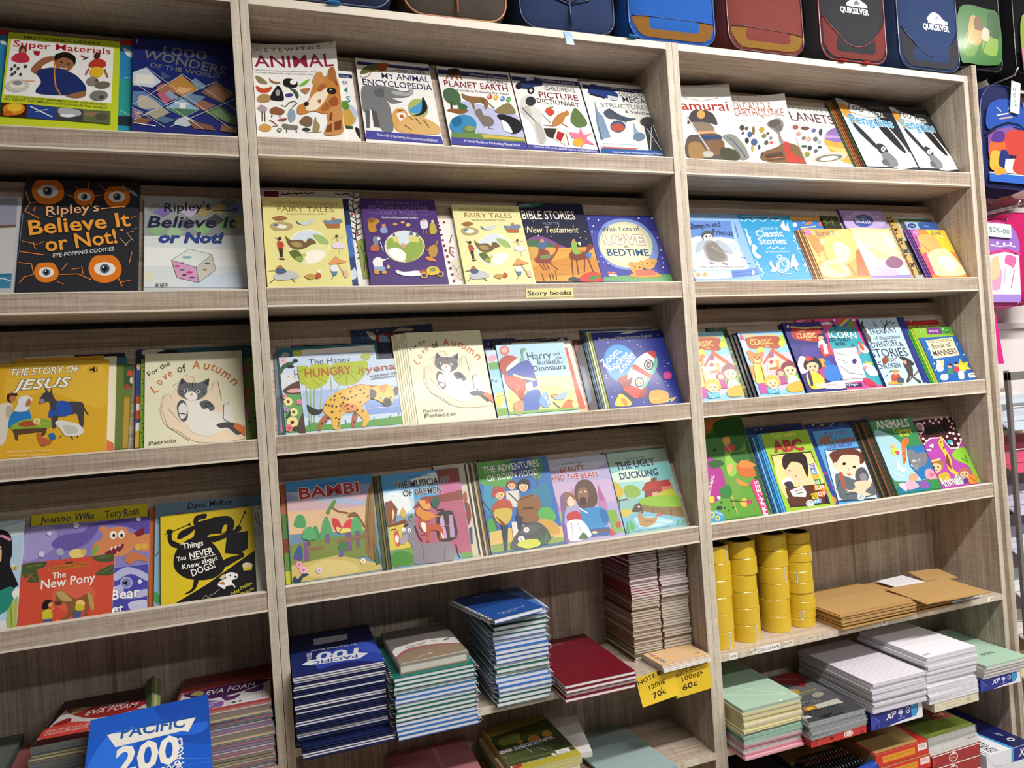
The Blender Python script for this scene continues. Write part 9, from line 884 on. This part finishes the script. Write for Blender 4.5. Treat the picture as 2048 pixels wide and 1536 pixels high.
# stickers and signs on shelf edges
def sticker(key, name, label, x0, x1, z0, z1, col, y=-0.0006, cat='label'):
    t = thing(name, label, cat, (x0, y, z0))
    w, h = x1 - x0, z1 - z0
    mesh_part('paper', MATTE, t, [(0, w, 0, 0.0005, 0, h, col)])
    if key:
        ink(FLAT[key], w, h, t, MATTE, part=('marks', 'lettering'))
    return t
sticker('story', 'shelf_label', 'pale yellow sign reading Story books on the middle shelf edge', 0.604, 0.728, 0.2660, 0.2905, 'e6dc9c', 0.0008)
zt_, zb_ = S5 - 0.0005, S5 - 0.0168
sticker('p550', 'price_sticker', 'white price sticker below the leftmost tape column', 1.101, 1.124, zb_ - .001, zt_, 'eeeae4')
sticker('p140', 'price_sticker', 'white price sticker just left of the tape sign', 1.1635, 1.190, zb_ + .001, zt_, 'e2dbd0')
sticker('cello', 'shelf_label', 'white sign reading CELLOTAPE on the shelf edge', 1.194, 1.262, zb_ - .0005, zt_ + .0005, 'f2f0ec')
sticker('p160', 'price_sticker', 'cream price sticker just right of the tape sign', 1.274, 1.304, zb_ + .002, zt_, 'e8ddcc')
sticker('p190', 'price_sticker', 'worn beige sticker with faint marks left of the envelopes', 1.341, 1.378, zb_ + .004, zt_, 'd9cab6')
sticker('pA3', 'price_sticker', 'white sticker below the big kraft envelopes', 1.613, 1.634, zb_, zt_, 'eeeae6')
sticker(None, 'price_sticker', 'blank white sticker below the middle envelope pile', 1.790, 1.813, zb_ + .003, zt_ - .001, 'e4dcd2')
sticker('p20', 'price_sticker', 'small white sticker near the right end of the tape shelf', 2.032, 2.055, zb_ + .001, zt_ - .002, 'efebe8')

# ------------------------------------------------------------------ paper stock on the lower right shelf
def pack(name, label, x, y, z, w, d, th, cols, group=None, rz=0.0, film=True, cat='paper', sag=0.0):
    """a bundle of sheets, its coloured layers one mesh, in a loose clear sleeve"""
    t = flat(name, label, cat, x, y, z, rz, group)
    n = len(cols)
    g = th / n
    mesh_part('sheets', PAPER, t, [(rnd.uniform(0, .0012), w - rnd.uniform(0, .0012), rnd.uniform(0, .0012), d, i * g, (i + 1) * g - 0.00008, c) for i, c in enumerate(cols)])
    if film:
        mesh_part('clear_sleeve', FILM, t, [(-0.0012, w + 0.0012, -0.0025, d, -0.0002, th + 0.0003, 'fff')], 0.0008)
    return t
gl = ['dfa8b4', 'd58e9e', 'b9cdbd', 'd8a0ac', 'd0a0aa', '9fc0ae', '93b8a4', '93b8a4', 'd8cf9a', 'dcd4a4', 'd6cc98', 'dcd4a4', 'e0d8ac', 'd8cc96', 'dcd2a0', 'dfd7aa', 'a3bfa9']
gn = {'d': 'pale yellow', '9': 'green', 'b': 'pale green', 'a': 'green'}
z = S6
for i, c in enumerate(gl):
    k = len(gl) - 1 - i
    nm = 'pink' if int(c[2:4], 16) < int(c[4:6], 16) else ('green' if int(c[2:4], 16) > int(c[0:2], 16) else 'pale yellow')
    t = pack('paper_pack', '%s paper sleeve, %s of the pastel pile' % (nm, top(k)) if k else 'sleeve of green paper on top of the pastel pile at the left upright', 1.083 + rnd.uniform(-.003, .004), -0.062 + rnd.uniform(-.006, .004), z, 0.180, 0.278, 0.0069, [c] * 3, 'pastel paper packs', rnd.uniform(-.012, .012), film=i % 3 == 2 or k == 0)
    z += 0.0073
    if k == 0:
        top_ink('pastel', 0.180, 0.278, 0.0074, t)

def ream(label, x, y, z, w, d, th, top, front, key=None, fkey=None, rz=0.0, group=None):
    t = flat('paper_ream', label, 'paper ream', x, y, z, rz, group)
    m = MB()
    m.box(0, w, 0, d, 0, th, top)
    m.face([(0, -0.0002, 0), (w, -0.0002, 0), (w, -0.0002, th), (0, -0.0002, th)], front)
    m.build('wrapper', PRINT, t, bevel=0)
    if key:
        top_ink(key, w, d, th + 0.0002, t)
    if fkey:
        ink(FLAT[fkey], w, th, t, part=('front_print', 'front_lettering'), y0=-0.0004)
    return t
ream('red paper ream under the carbon paper packets', 1.267, -0.086, S6, 0.182, 0.28, 0.021, 'b8382e', 'c03c34', None, 'redream')
z = S6 + 0.0213
for i in range(7):
    k = 6 - i
    t = pack('carbon_paper_packet', 'grey carbon paper packet with its printed face up, top of its pile' if k == 0 else 'grey carbon paper packet, %s from the top of its pile' % nth(k), 1.268 + rnd.uniform(-.004, .004), -0.087 + rnd.uniform(-.006, .006), z, 0.182, 0.275, 0.0054, ['6f7274', 'b4b6b8', '5a5c60'], 'carbon paper packets', rnd.uniform(-.02, .02), cat='carbon paper')
    z += 0.0060
    if k == 0:
        top_ink('carbon', 0.182, 0.275, 0.0055, t, PLAST)
ream('blue and white paper ream under the lined white paper', 1.463, -0.088, S6, 0.182, 0.28, 0.047, '1e2566', '26307c', None, 'xpa')
z = S6 + 0.0472
for i in range(9):
    k = 8 - i
    t = pack('paper_pack', 'lined white paper pack on top of the pile over the blue ream' if k == 0 else 'white lined paper pack, %s from the top, over the blue ream' % nth(k), 1.468 + rnd.uniform(-.004, .004) + i * .0006, -0.094 + rnd.uniform(-.005, .005), z, 0.186, 0.28, 0.0081, ['d4d0da', 'dedbe2', 'd0ccd8'], 'lined white paper packs', rnd.uniform(-.012, .012) - 0.02, film=k in (0, 3, 6))
    z += 0.0085
    if k == 0:
        top_ink('ruled', 0.186, 0.28, 0.0085, t, MATTE)
ream('cream wrapped paper ream at the foot of the tall white pile', 1.690, -0.086, S6, 0.168, 0.27, 0.025, 'd6ccb4', 'ddd3b8', None, 'creamream')
z = S6 + 0.0252
for i in range(11):
    k = 10 - i
    t = pack('paper_pack', 'plain white paper pack topping the tall white pile' if k == 0 else 'plain white paper pack, %s from the top of the tall white pile' % nth(k), 1.674 + rnd.uniform(-.004, .004) - i * .0006, -0.086 + rnd.uniform(-.006, .004), z, 0.186, 0.235, 0.0116, ['dcdae4', 'e4e2ea', 'd8d6e0', 'e0dee6'], 'white paper packs in the tall pile', rnd.uniform(-.015, .015), film=k in (0, 1, 4, 7))
    z += 0.0118
    if k == 0:
        top_ink('pad', 0.186, 0.235, 0.0121, t, MATTE)
ream('blue and white paper ream at the right end, under the mint pack', 1.906, -0.055, S6, 0.164, 0.27, 0.036, '1e2566', '26307c', None, 'xpb')
z = S6 + 0.0362
for i in range(4):
    k = 3 - i
    t = pack('paper_pack', 'mint green paper pack with upside-down capitals, right end of the paper shelf' if k == 0 else 'white paper pack under the mint green pack, %s down' % nth(k - 1), 1.915 + rnd.uniform(-.003, .003) + i * .002, -0.058 - i * .003, z, 0.170, 0.265, 0.0098, ['dcdad8', 'd4d4d0', 'dedcdc'] if k else ['dcdad8', 'd4d4d0', 'a4c4ae'], 'packs under the mint green pack' if k else None, -0.015, film=k == 0)
    z += 0.0102
    if k == 0:
        top_ink('mint', 0.170, 0.265, 0.0102, t, MATTE)

# bottom row of the right bay
z = S7
names_ = ['fourth down', 'third down', 'second down', 'uppermost']
for i in range(5):
    k = 4 - i
    ream('red and orange file box, %s in the red pile' % top(k), 1.500 + (i % 2) * .003, -0.058 - (i % 2) * .003, S7 + i * 0.0375, 0.188, 0.26, 0.037, 'b0905c', 'c8322a', 'kraftlid' if k == 0 else None, 'redbox', 0.0, 'red file boxes')
for i in range(4):
    k = 3 - i
    ream('dark red paper ream, %s in the pile right of the red boxes' % nth(k + 2), 1.694 + (i % 2) * .003, -0.060, S7 + i * 0.0345, 0.184, 0.24, 0.034, '8a2c2c', 'a03434', None, 'darkred', 0.0, 'dark red reams')
zz = S7 + 4 * 0.0345
ream('grey-white paper ream above the dark red reams', 1.690, -0.058, zz, 0.187, 0.24, 0.0265, 'cfcccc', 'd6d3d2', None, 'greyream')
pack('paper_pack', 'clear-wrapped pack with a green and red cover, topmost of the ream pile', 1.690, -0.058, zz + 0.027, 0.182, 0.24, 0.024, ['a8a69c', 'b8b6ae', 'aeaca4'], None, 0.0)
o = bpy.data.objects[[q.name for q in bpy.data.objects if q.get('label', '').startswith('clear-wrapped pack with a green')][0]]
top_ink('greenpack', 0.182, 0.24, 0.0246, o)
ream('white and navy paper ream at the right end of the bottom shelf', 1.900, -0.062, S7, 0.184, 0.26, 0.052, 'dcdce4', 'e2e2ea', None, None)
ream('white and navy paper ream, upper of two, right end of the bottom shelf', 1.900, -0.062, S7 + 0.0523, 0.184, 0.26, 0.040, 'dcdce4', 'e2e2ea', 'xpc', 'xpcf')
t = flat('cardboard_sheet', 'brown cardboard sheet behind the binding combs', 'cardboard', 1.31, 0.05, -1.035, 0.0, None, 0.0)
mesh_part('board', KRAFT, t, [(0, 0.175, 0, 0.16, 0, 0.003, 'fff')])
t = flat('storage_box', 'black storage box on the bottom shelf under the pastel pile', 'box', 1.082, -0.02, S7, 0)
mesh_part('body', PLAST, t, [(0, 0.205, 0, 0.22, 0, 0.145, '1a1a1e')], 0.003)
mesh_part('lid', PLAST, t, [(-0.003, 0.208, -0.004, 0.222, 0.145, 0.153, '24242a')], 0.002)
t = flat('storage_box', 'low dark box carrying the binding combs', 'box', 1.300, -0.05, S7, 0)
mesh_part('body', PLAST, t, [(0, 0.190, 0, 0.26, 0, 0.1545, '2a2826')], 0.002)
def comb(label, x, y, z, L, col, rz=0.0):
    t = flat('binding_comb', label, 'binding comb', x, y, z, rz, 'binding combs')
    m = MB()
    m.tube([(0, 0, 0.010), (L, 0, 0.010)], 0.004, col, 8)
    m.build('spine', PLAST, t)
    m = MB()
    for k in range(15):
        a0 = L * (k + .5) / 15
        m.tube([(a0, 0.009 * math.cos(a), 0.010 + 0.009 * math.sin(a)) for a in (-.4 + .62 * j for j in range(9))], 0.0026, col, 5)
    m.build('teeth', PLAST, t)
zc = S7 + 0.1555
comb('black plastic binding comb nearest the front', 1.318, -0.034, zc, 0.155, '1c1e22')
comb('black plastic binding comb behind the front one', 1.315, -0.010, zc, 0.155, '22262a')
comb('dark red binding comb farther back', 1.322, 0.014, zc, 0.150, '5a2a24')
comb('dark green binding comb farthest back', 1.322, 0.036, zc, 0.150, '3a3a20')
t = flat('marker_pack', 'blue cylindrical tub lying in front of the red boxes', 'tub', 1.415, -0.072, zc - 0.012, 0.25)
m = MB(); m.tube([(0, 0, 0.012), (0.085, 0, 0.012)], 0.015, '2a4fae', 20); m.build('tube_body', PLAST, t)
m = MB(); m.tube([(0.084, 0, 0.012), (0.088, 0, 0.012)], 0.0156, '1c3a86', 20); m.build('cap', PLAST, t)

# ------------------------------------------------------------------ lower shelf of the middle bay
z = S6
for i, (c, n) in enumerate((('c98a6a', 'orange'), ('d0a05a', 'yellow'), ('c8787e', 'rose'), ('c98a6a', 'orange'), ('d09a7a', 'peach'), ('b8707a', 'dusty pink'))):
    k = 5 - i
    t = pack('paper_pack', '%s coloured paper pack, %s from the top of the pile below the spiral notebooks' % (n, nth(k)) if k else 'dusty pink paper pack topping the pile below the spiral notebooks', 0.215 + i * .002, -0.045 + (i % 2) * .004, z, 0.205, 0.262, 0.0126, [c] * 4, 'coloured paper packs', 0.01 - i * .004, film=k == 0, cat='coloured paper')
    z += 0.0130
    if k == 0:
        top_ink('pink', 0.205, 0.262, 0.0130, t, MATTE)
z = S6
yl = [('c8a04a', 'orange-yellow'), ('d0a84a', 'amber'), ('5a9a5a', 'green'), ('d8d0a8', 'cream'), ('c9bf58', 'yellow')]
for i, (c, n) in enumerate(yl):
    k = 4 - i
    h_ = 0.0185
    t = pack('paper_pack', 'yellow paper pack with a forest photo label, topmost under the shelf' if k == 0 else '%s paper pack beneath the forest-labelled yellow pack, %s down' % (n, nth(k - 1)), 0.478 + (0.004, 0.012, 0.010, 0.004, 0.008)[i], -0.030 + (i % 3) * .004, z, 0.172, 0.235, h_, [c] * 5, 'coloured packs under the forest pack' if k else None, (0.05, 0.02, 0.10, 0.06, 0.03)[i], film=k == 0, cat='coloured paper')
    z += h_ + 0.0004
    if k == 0:
        top_ink('forest', 0.172, 0.235, h_ + 0.0004, t)
t = pack('paper_pack', 'white sleeve with grey zigzag print poking out behind the yellow pack', 0.560, 0.02, z - .0192, 0.135, 0.195, 0.012, ['d8d6d4'] * 3, None, -0.22, film=False)
t = pack('paper_sheets', 'orange card sheets behind the blue-grey sheets', 0.748, 0.135, S6, 0.09, 0.085, 0.006, ['c87a3a'] * 2, None, 0.12, film=False, cat='card')
t = pack('paper_sheets', 'pale blue-grey card sheets spread on the bottom shelf of the middle bay', 0.735, -0.05, S6 + 0.0062, 0.178, 0.265, 0.006, ['8fa6a8', '9ab0b2'], None, 0.13, film=False, cat='card')

# ------------------------------------------------------------------ lower left: foam packs and the exercise book
SL = -0.70
def foam(x, y, w, d, ztop, lab0, lab, cols, key, grp, n=11):
    z, h_ = SL + .0006, (ztop - SL) / n
    for i in range(n):
        k = n - 1 - i
        c = [cols[(i * 3 + j) % len(cols)] for j in range(5)]
        if k == 0:
            c[-1] = cols[0]
        t = pack('foam_sheet_pack', lab0 if k == 0 else '%s, %s from the top' % (lab, nth(k)), x + rnd.uniform(-.004, .004), y + rnd.uniform(-.006, .004), z, w, d, h_ - 0.0008, c, grp, rnd.uniform(-.02, .02), film=True, cat='foam sheets')
        z += h_
        if k == 0:
            top_ink(key, w, d, h_ - 0.0006, t)
foam(-0.212, -0.001, 0.188, 0.220, -0.562, 'foam sheet pack with a purple butterfly card, top of the right foam pile', 'foam sheet pack in the right pile beside the upright', ['b8484a', '5a4a9a', 'd8d4d8', '2a2a30', '8a5a9a', 'c84a3a', '2f3a8a', 'd8cc4a', 'd8a0a8', '5a7a3a', '7a4a34', 'e0dcd8'], 'foamr', 'foam packs in the right pile', 12)
foam(-0.455, 0.000, 0.188, 0.218, -0.562, 'glitter foam pack with a red butterfly card, top of the left foam pile', 'glitter foam pack in the left pile', ['3a1010', 'c8b45a', '1a1c22', '24345a', '26301f', '5a2a2a', '2a4a2a', '20222a', '8a4a3a'], 'foaml', 'foam packs in the left pile', 11)
t = pack('foam_sheet_pack', 'yellow-green foam pack standing slanted between the two foam piles', -0.262, 0.02, SL + 0.1, 0.040, 0.2, 0.020, ['6a8a2a', 'b8b43a', '5a7a2a'], None, 0, film=True, cat='foam sheets')
t.rotation_euler = (0.15, -0.9, 0.0)
t = pack('foam_sheet_pack', 'red foam pack lying at the far left of the lower shelf', -0.66, -0.01, SL + .0004, 0.185, 0.215, 0.06, ['a83a30', '9a2a24', 'b04038'], None, 0.08, film=True, cat='foam sheets')
t = pack('foam_sheet_pack', 'dark green glossy pack behind the red foam pack', -0.70, 0.03, SL + 0.0615, 0.185, 0.19, 0.02, ['1c2a1c', '26361f'], None, 0.1, film=True, cat='foam sheets')
# carton under the exercise books, then four books slanting towards the room
t = flat('carton', 'brown carton on the floor holding up the blue exercise books', 'carton', -0.40, -0.335, FLOOR, 0)
mesh_part('body', KRAFT, t, [(0, 0.34, 0, 0.30, 0, -0.722 - FLOOR, 'fff')], 0.002)
TB = R(24)
for i in range(4):
    k = 3 - i
    lift = i * 0.0085
    t = thing('exercise_book', 'glossy blue exercise book with a big 200, leaning at the bottom left' if k == 0 else 'blue exercise book under the glossy one with the big 200, %s down' % nth(k - 1), 'exercise book',
              (-0.322 + math.sin(TB) * math.sin(0.10) * lift, -0.268 - math.sin(TB) * math.cos(0.10) * lift, -0.664 + math.cos(TB) * lift), Euler((TB, 0.0, 0.10)).to_matrix(), 'slanting blue exercise books')
    w, d, th = 0.205, 0.275, 0.0083
    mesh_part('cover', PRINT, t, [(0, w, 0, d, 0, .0006, '2848a0'), (0, w, 0, d, th - .0006, th, '1f56c0'), (0, .001, 0, d, 0, th, '1f3a8a')])
    mesh_part('page_block', PAPER, t, [(.001, w - .0006, .0006, d - .0006, .0006, th - .0006, 'd9dce6')])
    if k == 0:
        top_ink('pacific', w, d, th, t)

# ------------------------------------------------------------------ bags on top of the bookcases
def outline(w, h, rb, rt, n=8):
    """rounded outline in x/z, from bottom left anticlockwise"""
    p = []
    for cx_, cz_, r_, a0 in ((w - rb, rb, rb, -90), (w - rt, h - rt, rt, 0), (rt, h - rt, rt, 90), (rb, rb, rb, 180)):
        for j in range(n + 1):
            a = R(a0 + 90 * j / n)
            p.append((cx_ + r_ * math.cos(a), cz_ + r_ * math.sin(a)))
    return p
def scale_in(p, s):
    mx = sum(q[0] for q in p) / len(p)
    mz = sum(q[1] for q in p) / len(p)
    out = []
    w = max(q[0] for q in p) - min(q[0] for q in p)
    h = max(q[1] for q in p) - min(q[1] for q in p)
    return [(mx + (x - mx) * (1 - 2 * s / w), mz + (z - mz) * (1 - 2 * s / h)) for x, z in p]

def bag(label, x, y, z, w, h, dep, body, pipe, lower=None, rot=(0, 0, 0), rb=0.045, rt=0.07, key=None, straps=True, pocket=None, name='backpack'):
    """front of the bag at local y = 0, body behind it"""
    t = thing(name, label, 'bag', (x, y, z), Euler(rot).to_matrix())
    p = outline(w, h, rb, rt)
    rings = [(0.0, 0.010), (0.006, 0.003), (0.016, 0.0), (dep * .5, -0.003), (dep - 0.016, 0.0), (dep, 0.012)]
    m = MB()
    vs, fs = [], []
    n = len(p)
    for yy, s in rings:
        vs += [(q[0], yy, q[1]) for q in scale_in(p, s)]
    for k in range(len(rings) - 1):
        for j in range(n):
            j2 = (j + 1) % n
            fs.append((k * n + j, k * n + j2, (k + 1) * n + j2, (k + 1) * n + j))
    c0 = len(vs)
    inner = scale_in(p, w * .22)
    vs += [(q[0], -0.008, q[1]) for q in inner]
    for j in range(n):
        j2 = (j + 1) % n
        fs.append((j2, j, c0 + j, c0 + j2))
    fs.append(tuple(range(c0, c0 + n)))
    fs.append(tuple(range((len(rings) - 1) * n + n - 1, (len(rings) - 1) * n - 1, -1)))
    m.mesh(vs, fs, body, True)
    m.build('body', CLOTH, t, norm=True)
    m = MB()
    m.tube([(q[0], 0.003, q[1]) for q in scale_in(p, 0.0035)], 0.0028, pipe, 6, True)
    m.tube([(q[0], dep - 0.010, q[1]) for q in scale_in(p, 0.0005)], 0.0024, pipe, 6, True)
    m.build('piping', PLAST, t)
    if lower:
        col, top_fn = lower
        m = MB()
        nn = 16
        e = scale_in(p, 0.010)
        def zmin(xx):
            zz = [q[1] for q in e]
            lo = min(zz)
            l, r_ = min(q[0] for q in e), max(q[0] for q in e)
            d = min(xx - l, r_ - xx)
            return lo + (rb - math.sqrt(max(rb * rb - (rb - d) ** 2, 0)) if d < rb else 0)
        l, r_ = min(q[0] for q in e) + .0005, max(q[0] for q in e) - .0005
        def bulge(xx, zz):
            u = min((xx - l) / (w * .22), (r_ - xx) / (w * .22), 1)
            v = min(max(zz - 0.01, 0) / (w * .22 * h / w), 1)
            return -0.0105 * max(0, min(u, v)) - 0.0012
        for a in range(nn):
            xa, xb = l + (r_ - l) * a / nn, l + (r_ - l) * (a + 1) / nn
            for b_ in range(6):
                q = []
                for xx, tt in ((xa, b_ / 6), (xb, b_ / 6), (xb, (b_ + 1) / 6), (xa, (b_ + 1) / 6)):
                    z0, z1 = zmin(xx), max(top_fn((xx - l) / (r_ - l)) * h, zmin(xx) + .001)
                    zz = z0 + (z1 - z0) * tt
                    q.append((xx, bulge(xx, zz), zz))
                m.face(q, col, True)
        m.build('base_panel', CLOTH, t, norm=True)
        m = MB()
        m.tube([(l + (r_ - l) * a / 20, bulge(l + (r_ - l) * a / 20, top_fn(a / 20) * h) - .0008, top_fn(a / 20) * h) for a in range(21)], 0.0018, pipe, 6)
        m.build('seam', PLAST, t)
    if pocket:
        m = MB()
        m.tube([(w * a, -0.0085 - .002, h * b_) for a, b_ in pocket], 0.003, pipe, 6)
        m.build('pocket_zip', PLAST, t)
    if straps:
        for sx in (-0.0065, w + 0.0045):
            m = MB()
            m.tube([(sx, dep * .55, 0.02), (sx + .003, dep * .3, h * .3), (sx, dep * .35, h * .7)], 0.0042, '1a1c22', 8)
            m.build('strap', CLOTH, t)
        m = MB()
        m.tube([(w + .002, dep * .25, h * .30), (w + .002, dep * .22, h * .62)], 0.0016, 'd8d8d8', 6)
        m.build('zip', WIRE, t)
    if key:
        ink(FLAT[key], w, h, t, PLAST, y0=-0.0094, part=('emblem', 'lettering'))
    return t
BT = TOPT + 0.0035
curve = lambda u: 0.30 - 0.20 * (1 - (2 * u - 1) ** 2)
bag('dark navy bag leftmost on top of the bookcases, only its bottom edge in the photo', 0.085, 0.002, BT, 0.245, 0.40, 0.14, '27304a', '3a4a6e')
bag('brown-grey bag with copper piping, second from the left on top', 0.352, 0.008, BT, 0.258, 0.40, 0.15, '4f4840', 'b87850', rb=0.05, pocket=[(.5, .03), (.5, .5)])
bag('navy denim bag with a curved pocket seam, between the brown and the bright blue bag', 0.640, 0.010, BT, 0.262, 0.40, 0.15, '2e3d63', '22304e', pocket=[(.5, .02), (.5, .16), (.3, .2), (.22, .3), (.5, .17), (.78, .3), (.7, .2), (.5, .16)])
bag('bright blue bag with a tan suede base, on top of the bookcases', 0.938, 0.008, BT, 0.266, 0.42, 0.15, '2a62b8', '1c428a', ('8a5f2a', lambda u: 0.145))
bag('brick red bag with a tan suede base, on top of the right bookcase', 1.238, 0.004, BT, 0.258, 0.42, 0.15, '83423e', '5a2c2c', ('8f6a30', lambda u: 0.155 - .02 * u))
bag('charcoal bag with a red base and white lettering, on top of the right bookcase', 1.547, 0.0, BT, 0.248, 0.42, 0.15, '3a3b40', '8a2c34', ('7a3a38', curve), key='quika')
bag('navy bag with a charcoal base and white lettering, rightmost on top', 1.840, 0.0, BT, 0.248, 0.42, 0.15, '34466e', '1c2a4a', ('3c3c42', curve), key='quikb')
def tape_tab(label, x, z0, w, col, y=-0.0035):
    t = thing('tape_tab', label, 'tape', (x, y, z0))
    m = MB()
    fn = lambda a, b_, c: (a + c * -.18, b_, c)
    m.box(0, w, 0, 0.0005, 0, 0.031, col)
    m.build('strip', PLAST, t, fn)
tape_tab('strip of blue tape stuck over the top board edge of the middle bookcase', 0.7545, 0.8925, 0.021, '2f86c0')
for lab, x, c in (('red tag poking out under the charcoal bag, left one', 1.600, 'b03038'), ('red tag poking out under the charcoal bag, right one', 1.685, 'b03038'), ('blue tag poking out under the dark navy bag', 0.183, '2f78b8'), ('blue tag poking out under the bright blue bag', 0.925, '2f78b8')):
    t = thing('fabric_tag', lab, 'tag', (x, -0.014, TOPT))
    m = MB()
    m.hexa([(0, 0, 0), (.026, 0.002, 0), (.030, 0.016, 0), (.006, 0.016, 0)], [(0, 0, .003), (.026, 0.002, .004), (.030, 0.016, .004), (.006, 0.016, .003)], c)
    m.build('ribbon', CLOTH, t)

# ------------------------------------------------------------------ wall display right of the bookcases
def hook(label, x, z, y1=0.0):
    t = thing('display_hook', label, 'hook', (x, 0.30, z))
    m = MB()
    m.tube([(0, 0, 0), (0, y1 - 0.30, -0.006), (0, y1 - 0.312, 0.012)], 0.0028, 'd8dade', 8)
    m.build('prong', WIRE, t)
    mesh_part('plate', WIRE, t, [(-0.014, 0.014, -0.004, 0, -0.03, 0.012, 'd8dade')])
bag('black bag with a green leafy panel hanging at the top right, beside the rightmost bag', 2.135, 0.06, 0.985, 0.225, 0.36, 0.11, '17181a', '2a2a2c', rot=(0, 0, 0), rb=0.03, key='jungle', straps=False)
bag('black bag with a yellow-green panel at the top right photo corner', 2.405, 0.05, 0.985, 0.225, 0.36, 0.11, '17181a', '2a2a2c', rb=0.03, key='jungleb', straps=False)
bag('blue and red school bag hanging right of the end panel, mint price tag on it', 2.215, 0.05, 0.600, 0.205, 0.345, 0.10, '232a52', '2a3570', rot=(0, 0.035, 0), rb=0.03, rt=0.085, key='hero', straps=False)
bag('mauve bag hanging at the right photo edge beside the blue and red school bag', 2.485, 0.16, 0.600, 0.22, 0.38, 0.10, 'a88480', '9a7472', rb=0.03, rt=0.05, straps=False)
bag('pink and purple school bag hanging below the blue and red one, price card on it', 2.192, 0.06, 0.215, 0.170, 0.285, 0.09, 'd8609a', 'c83a86', rot=(0, 0.02, 0), rb=0.035, rt=0.075, key='princess', straps=False)
bag('magenta bag hanging at the right photo edge below the mauve bag', 2.455, 0.16, 0.235, 0.19, 0.32, 0.09, 'c01f62', 'a01850', rb=0.035, rt=0.05, straps=False)
for nm, key, lab, x, z, w, h, ry in (('price_tag', 'tagmint', 'mint price tag on the blue and red school bag', 2.335, 0.845, 0.042, 0.105, 0.16), ('price_card', 'tag25', 'mint price card reading 25-00 on the pink and purple bag', 2.205, 0.440, 0.108, 0.044, 0.05)):
    t = thing(nm, lab, 'price card', (x, 0.033 if nm == 'price_tag' else 0.044, z), Euler((0, ry, 0)).to_matrix())
    mesh_part('card', MATTE, t, [(0, w, 0, .0008, 0, h, 'cfe6dc')])
    ink(FLAT[key], w, h, t, MATTE, part=('marks', 'handwriting'))
t = thing('fabric_strap', 'pink strap loop hanging at the top right photo edge', 'strap', (2.415, 0.03, 0.96))
m = MB(); m.hexa([(0, 0, 0), (.04, 0, 0), (.04, .003, 0), (0, .003, 0)], [(-.008, 0, .10), (.028, 0, .105), (.028, .003, .105), (-.008, .003, .10)], 'd88a98'); m.build('webbing', CLOTH, t)
t = thing('fabric_strap', 'magenta strap hanging below the pink and purple school bag', 'strap', (2.235, 0.08, 0.03))
m = MB(); m.hexa([(.024, 0, 0), (.052, 0, 0), (.052, .003, 0), (.024, .003, 0)], [(0, 0, .19), (.028, 0, .192), (.028, .003, .192), (0, .003, .19)], 'd02a86'); m.build('webbing', CLOTH, t)
for i, (x, z, lab) in enumerate(((2.32, 0.955, 'wire hook above the blue and red school bag'), (2.52, 1.0, 'wire hook above the mauve bag'), (2.285, 0.53, 'wire hook above the pink and purple school bag'), (2.46, 0.57, 'wire hook above the magenta bag'))):
    hook(lab, x, z)
for z, lab in ((0.565, 'white wall rail above the pink and purple bag'), (0.155, 'white wall rail below the pink and purple bag'), (0.975, 'white wall rail at the top right')):
    t = thing('wall_rail', lab, 'rail', (2.14, 0.285, z))
    mesh_part('bar', solid('white_metal', 'e8e2e4', 0.4), t, [(0, 0.9, 0, 0.015, 0, 0.022, 'fff')], 0.002)

# wire magazine rack standing right of the end panel
t = thing('magazine_rack', 'grey metal magazine rack right of the end panel', 'rack', (2.215, 0.02, FLOOR))
GREY = solid('grey_metal', '77706f', 0.5)
for x in (0.0, 0.30):
    mesh_part('upright', GREY, t, [(x, x + 0.014, 0.0, 0.012, 0, 1.262, 'fff')], 0.001)
    mesh_part('rear_upright', GREY, t, [(x, x + 0.014, 0.22, 0.232, 0, 1.262, 'fff')], 0.001)
mesh_part('top_bar', GREY, t, [(0, 0.314, 0.0, 0.012, 1.236, 1.262, 'fff')], 0.001)
for i in range(9):
    m = MB()
    z = 1.15 - i * 0.135
    m.tube([(0.0, 0.004, z), (0.314, 0.004, z)], 0.0018, 'd8dade', 6)
    m.tube([(0.007, 0.004, z), (0.007, 0.225, z - .09)], 0.0018, 'd8dade', 6)
    m.tube([(0.307, 0.004, z), (0.307, 0.225, z - .09)], 0.0018, 'd8dade', 6)
    m.build('wire_tier', WIRE, t)
mc = ['b8c4d0', 'd8d4cc', '8a7a6a', 'c84a6a', 'd8c89a', '2a2a30', 'b8b0c8', 'd8d0c0', '9aa884', 'c8c4d8', '5a4a3a', 'd0b090', 'd9dde2', '6a7a8a']
k = 0
for i in range(9):
    for j in range(3):
        z = FLOOR + 1.075 - i * 0.135 + j * 0.012
        tt = thing('magazine', 'slanted magazine in the wire rack, %s tier down, %s from the front' % (nth(i), nth(2 - j)), 'magazine', (2.232, 0.034 + j * 0.034, z), Euler((-0.9, 0, 0)).to_matrix(), 'magazines in the wire rack')
        c = mc[k % len(mc)]
        k += 1
        mesh_part('cover', PRINT, tt, [(0, 0.272, 0, 0.0006, 0, 0.165, c), (0, 0.272, 0.0034, 0.004, 0, 0.165, c)])
        mesh_part('page_block', PAPER, tt, [(0.0006, 0.2714, 0.0006, 0.0034, 0.0004, 0.1645, 'e4e0d8')])
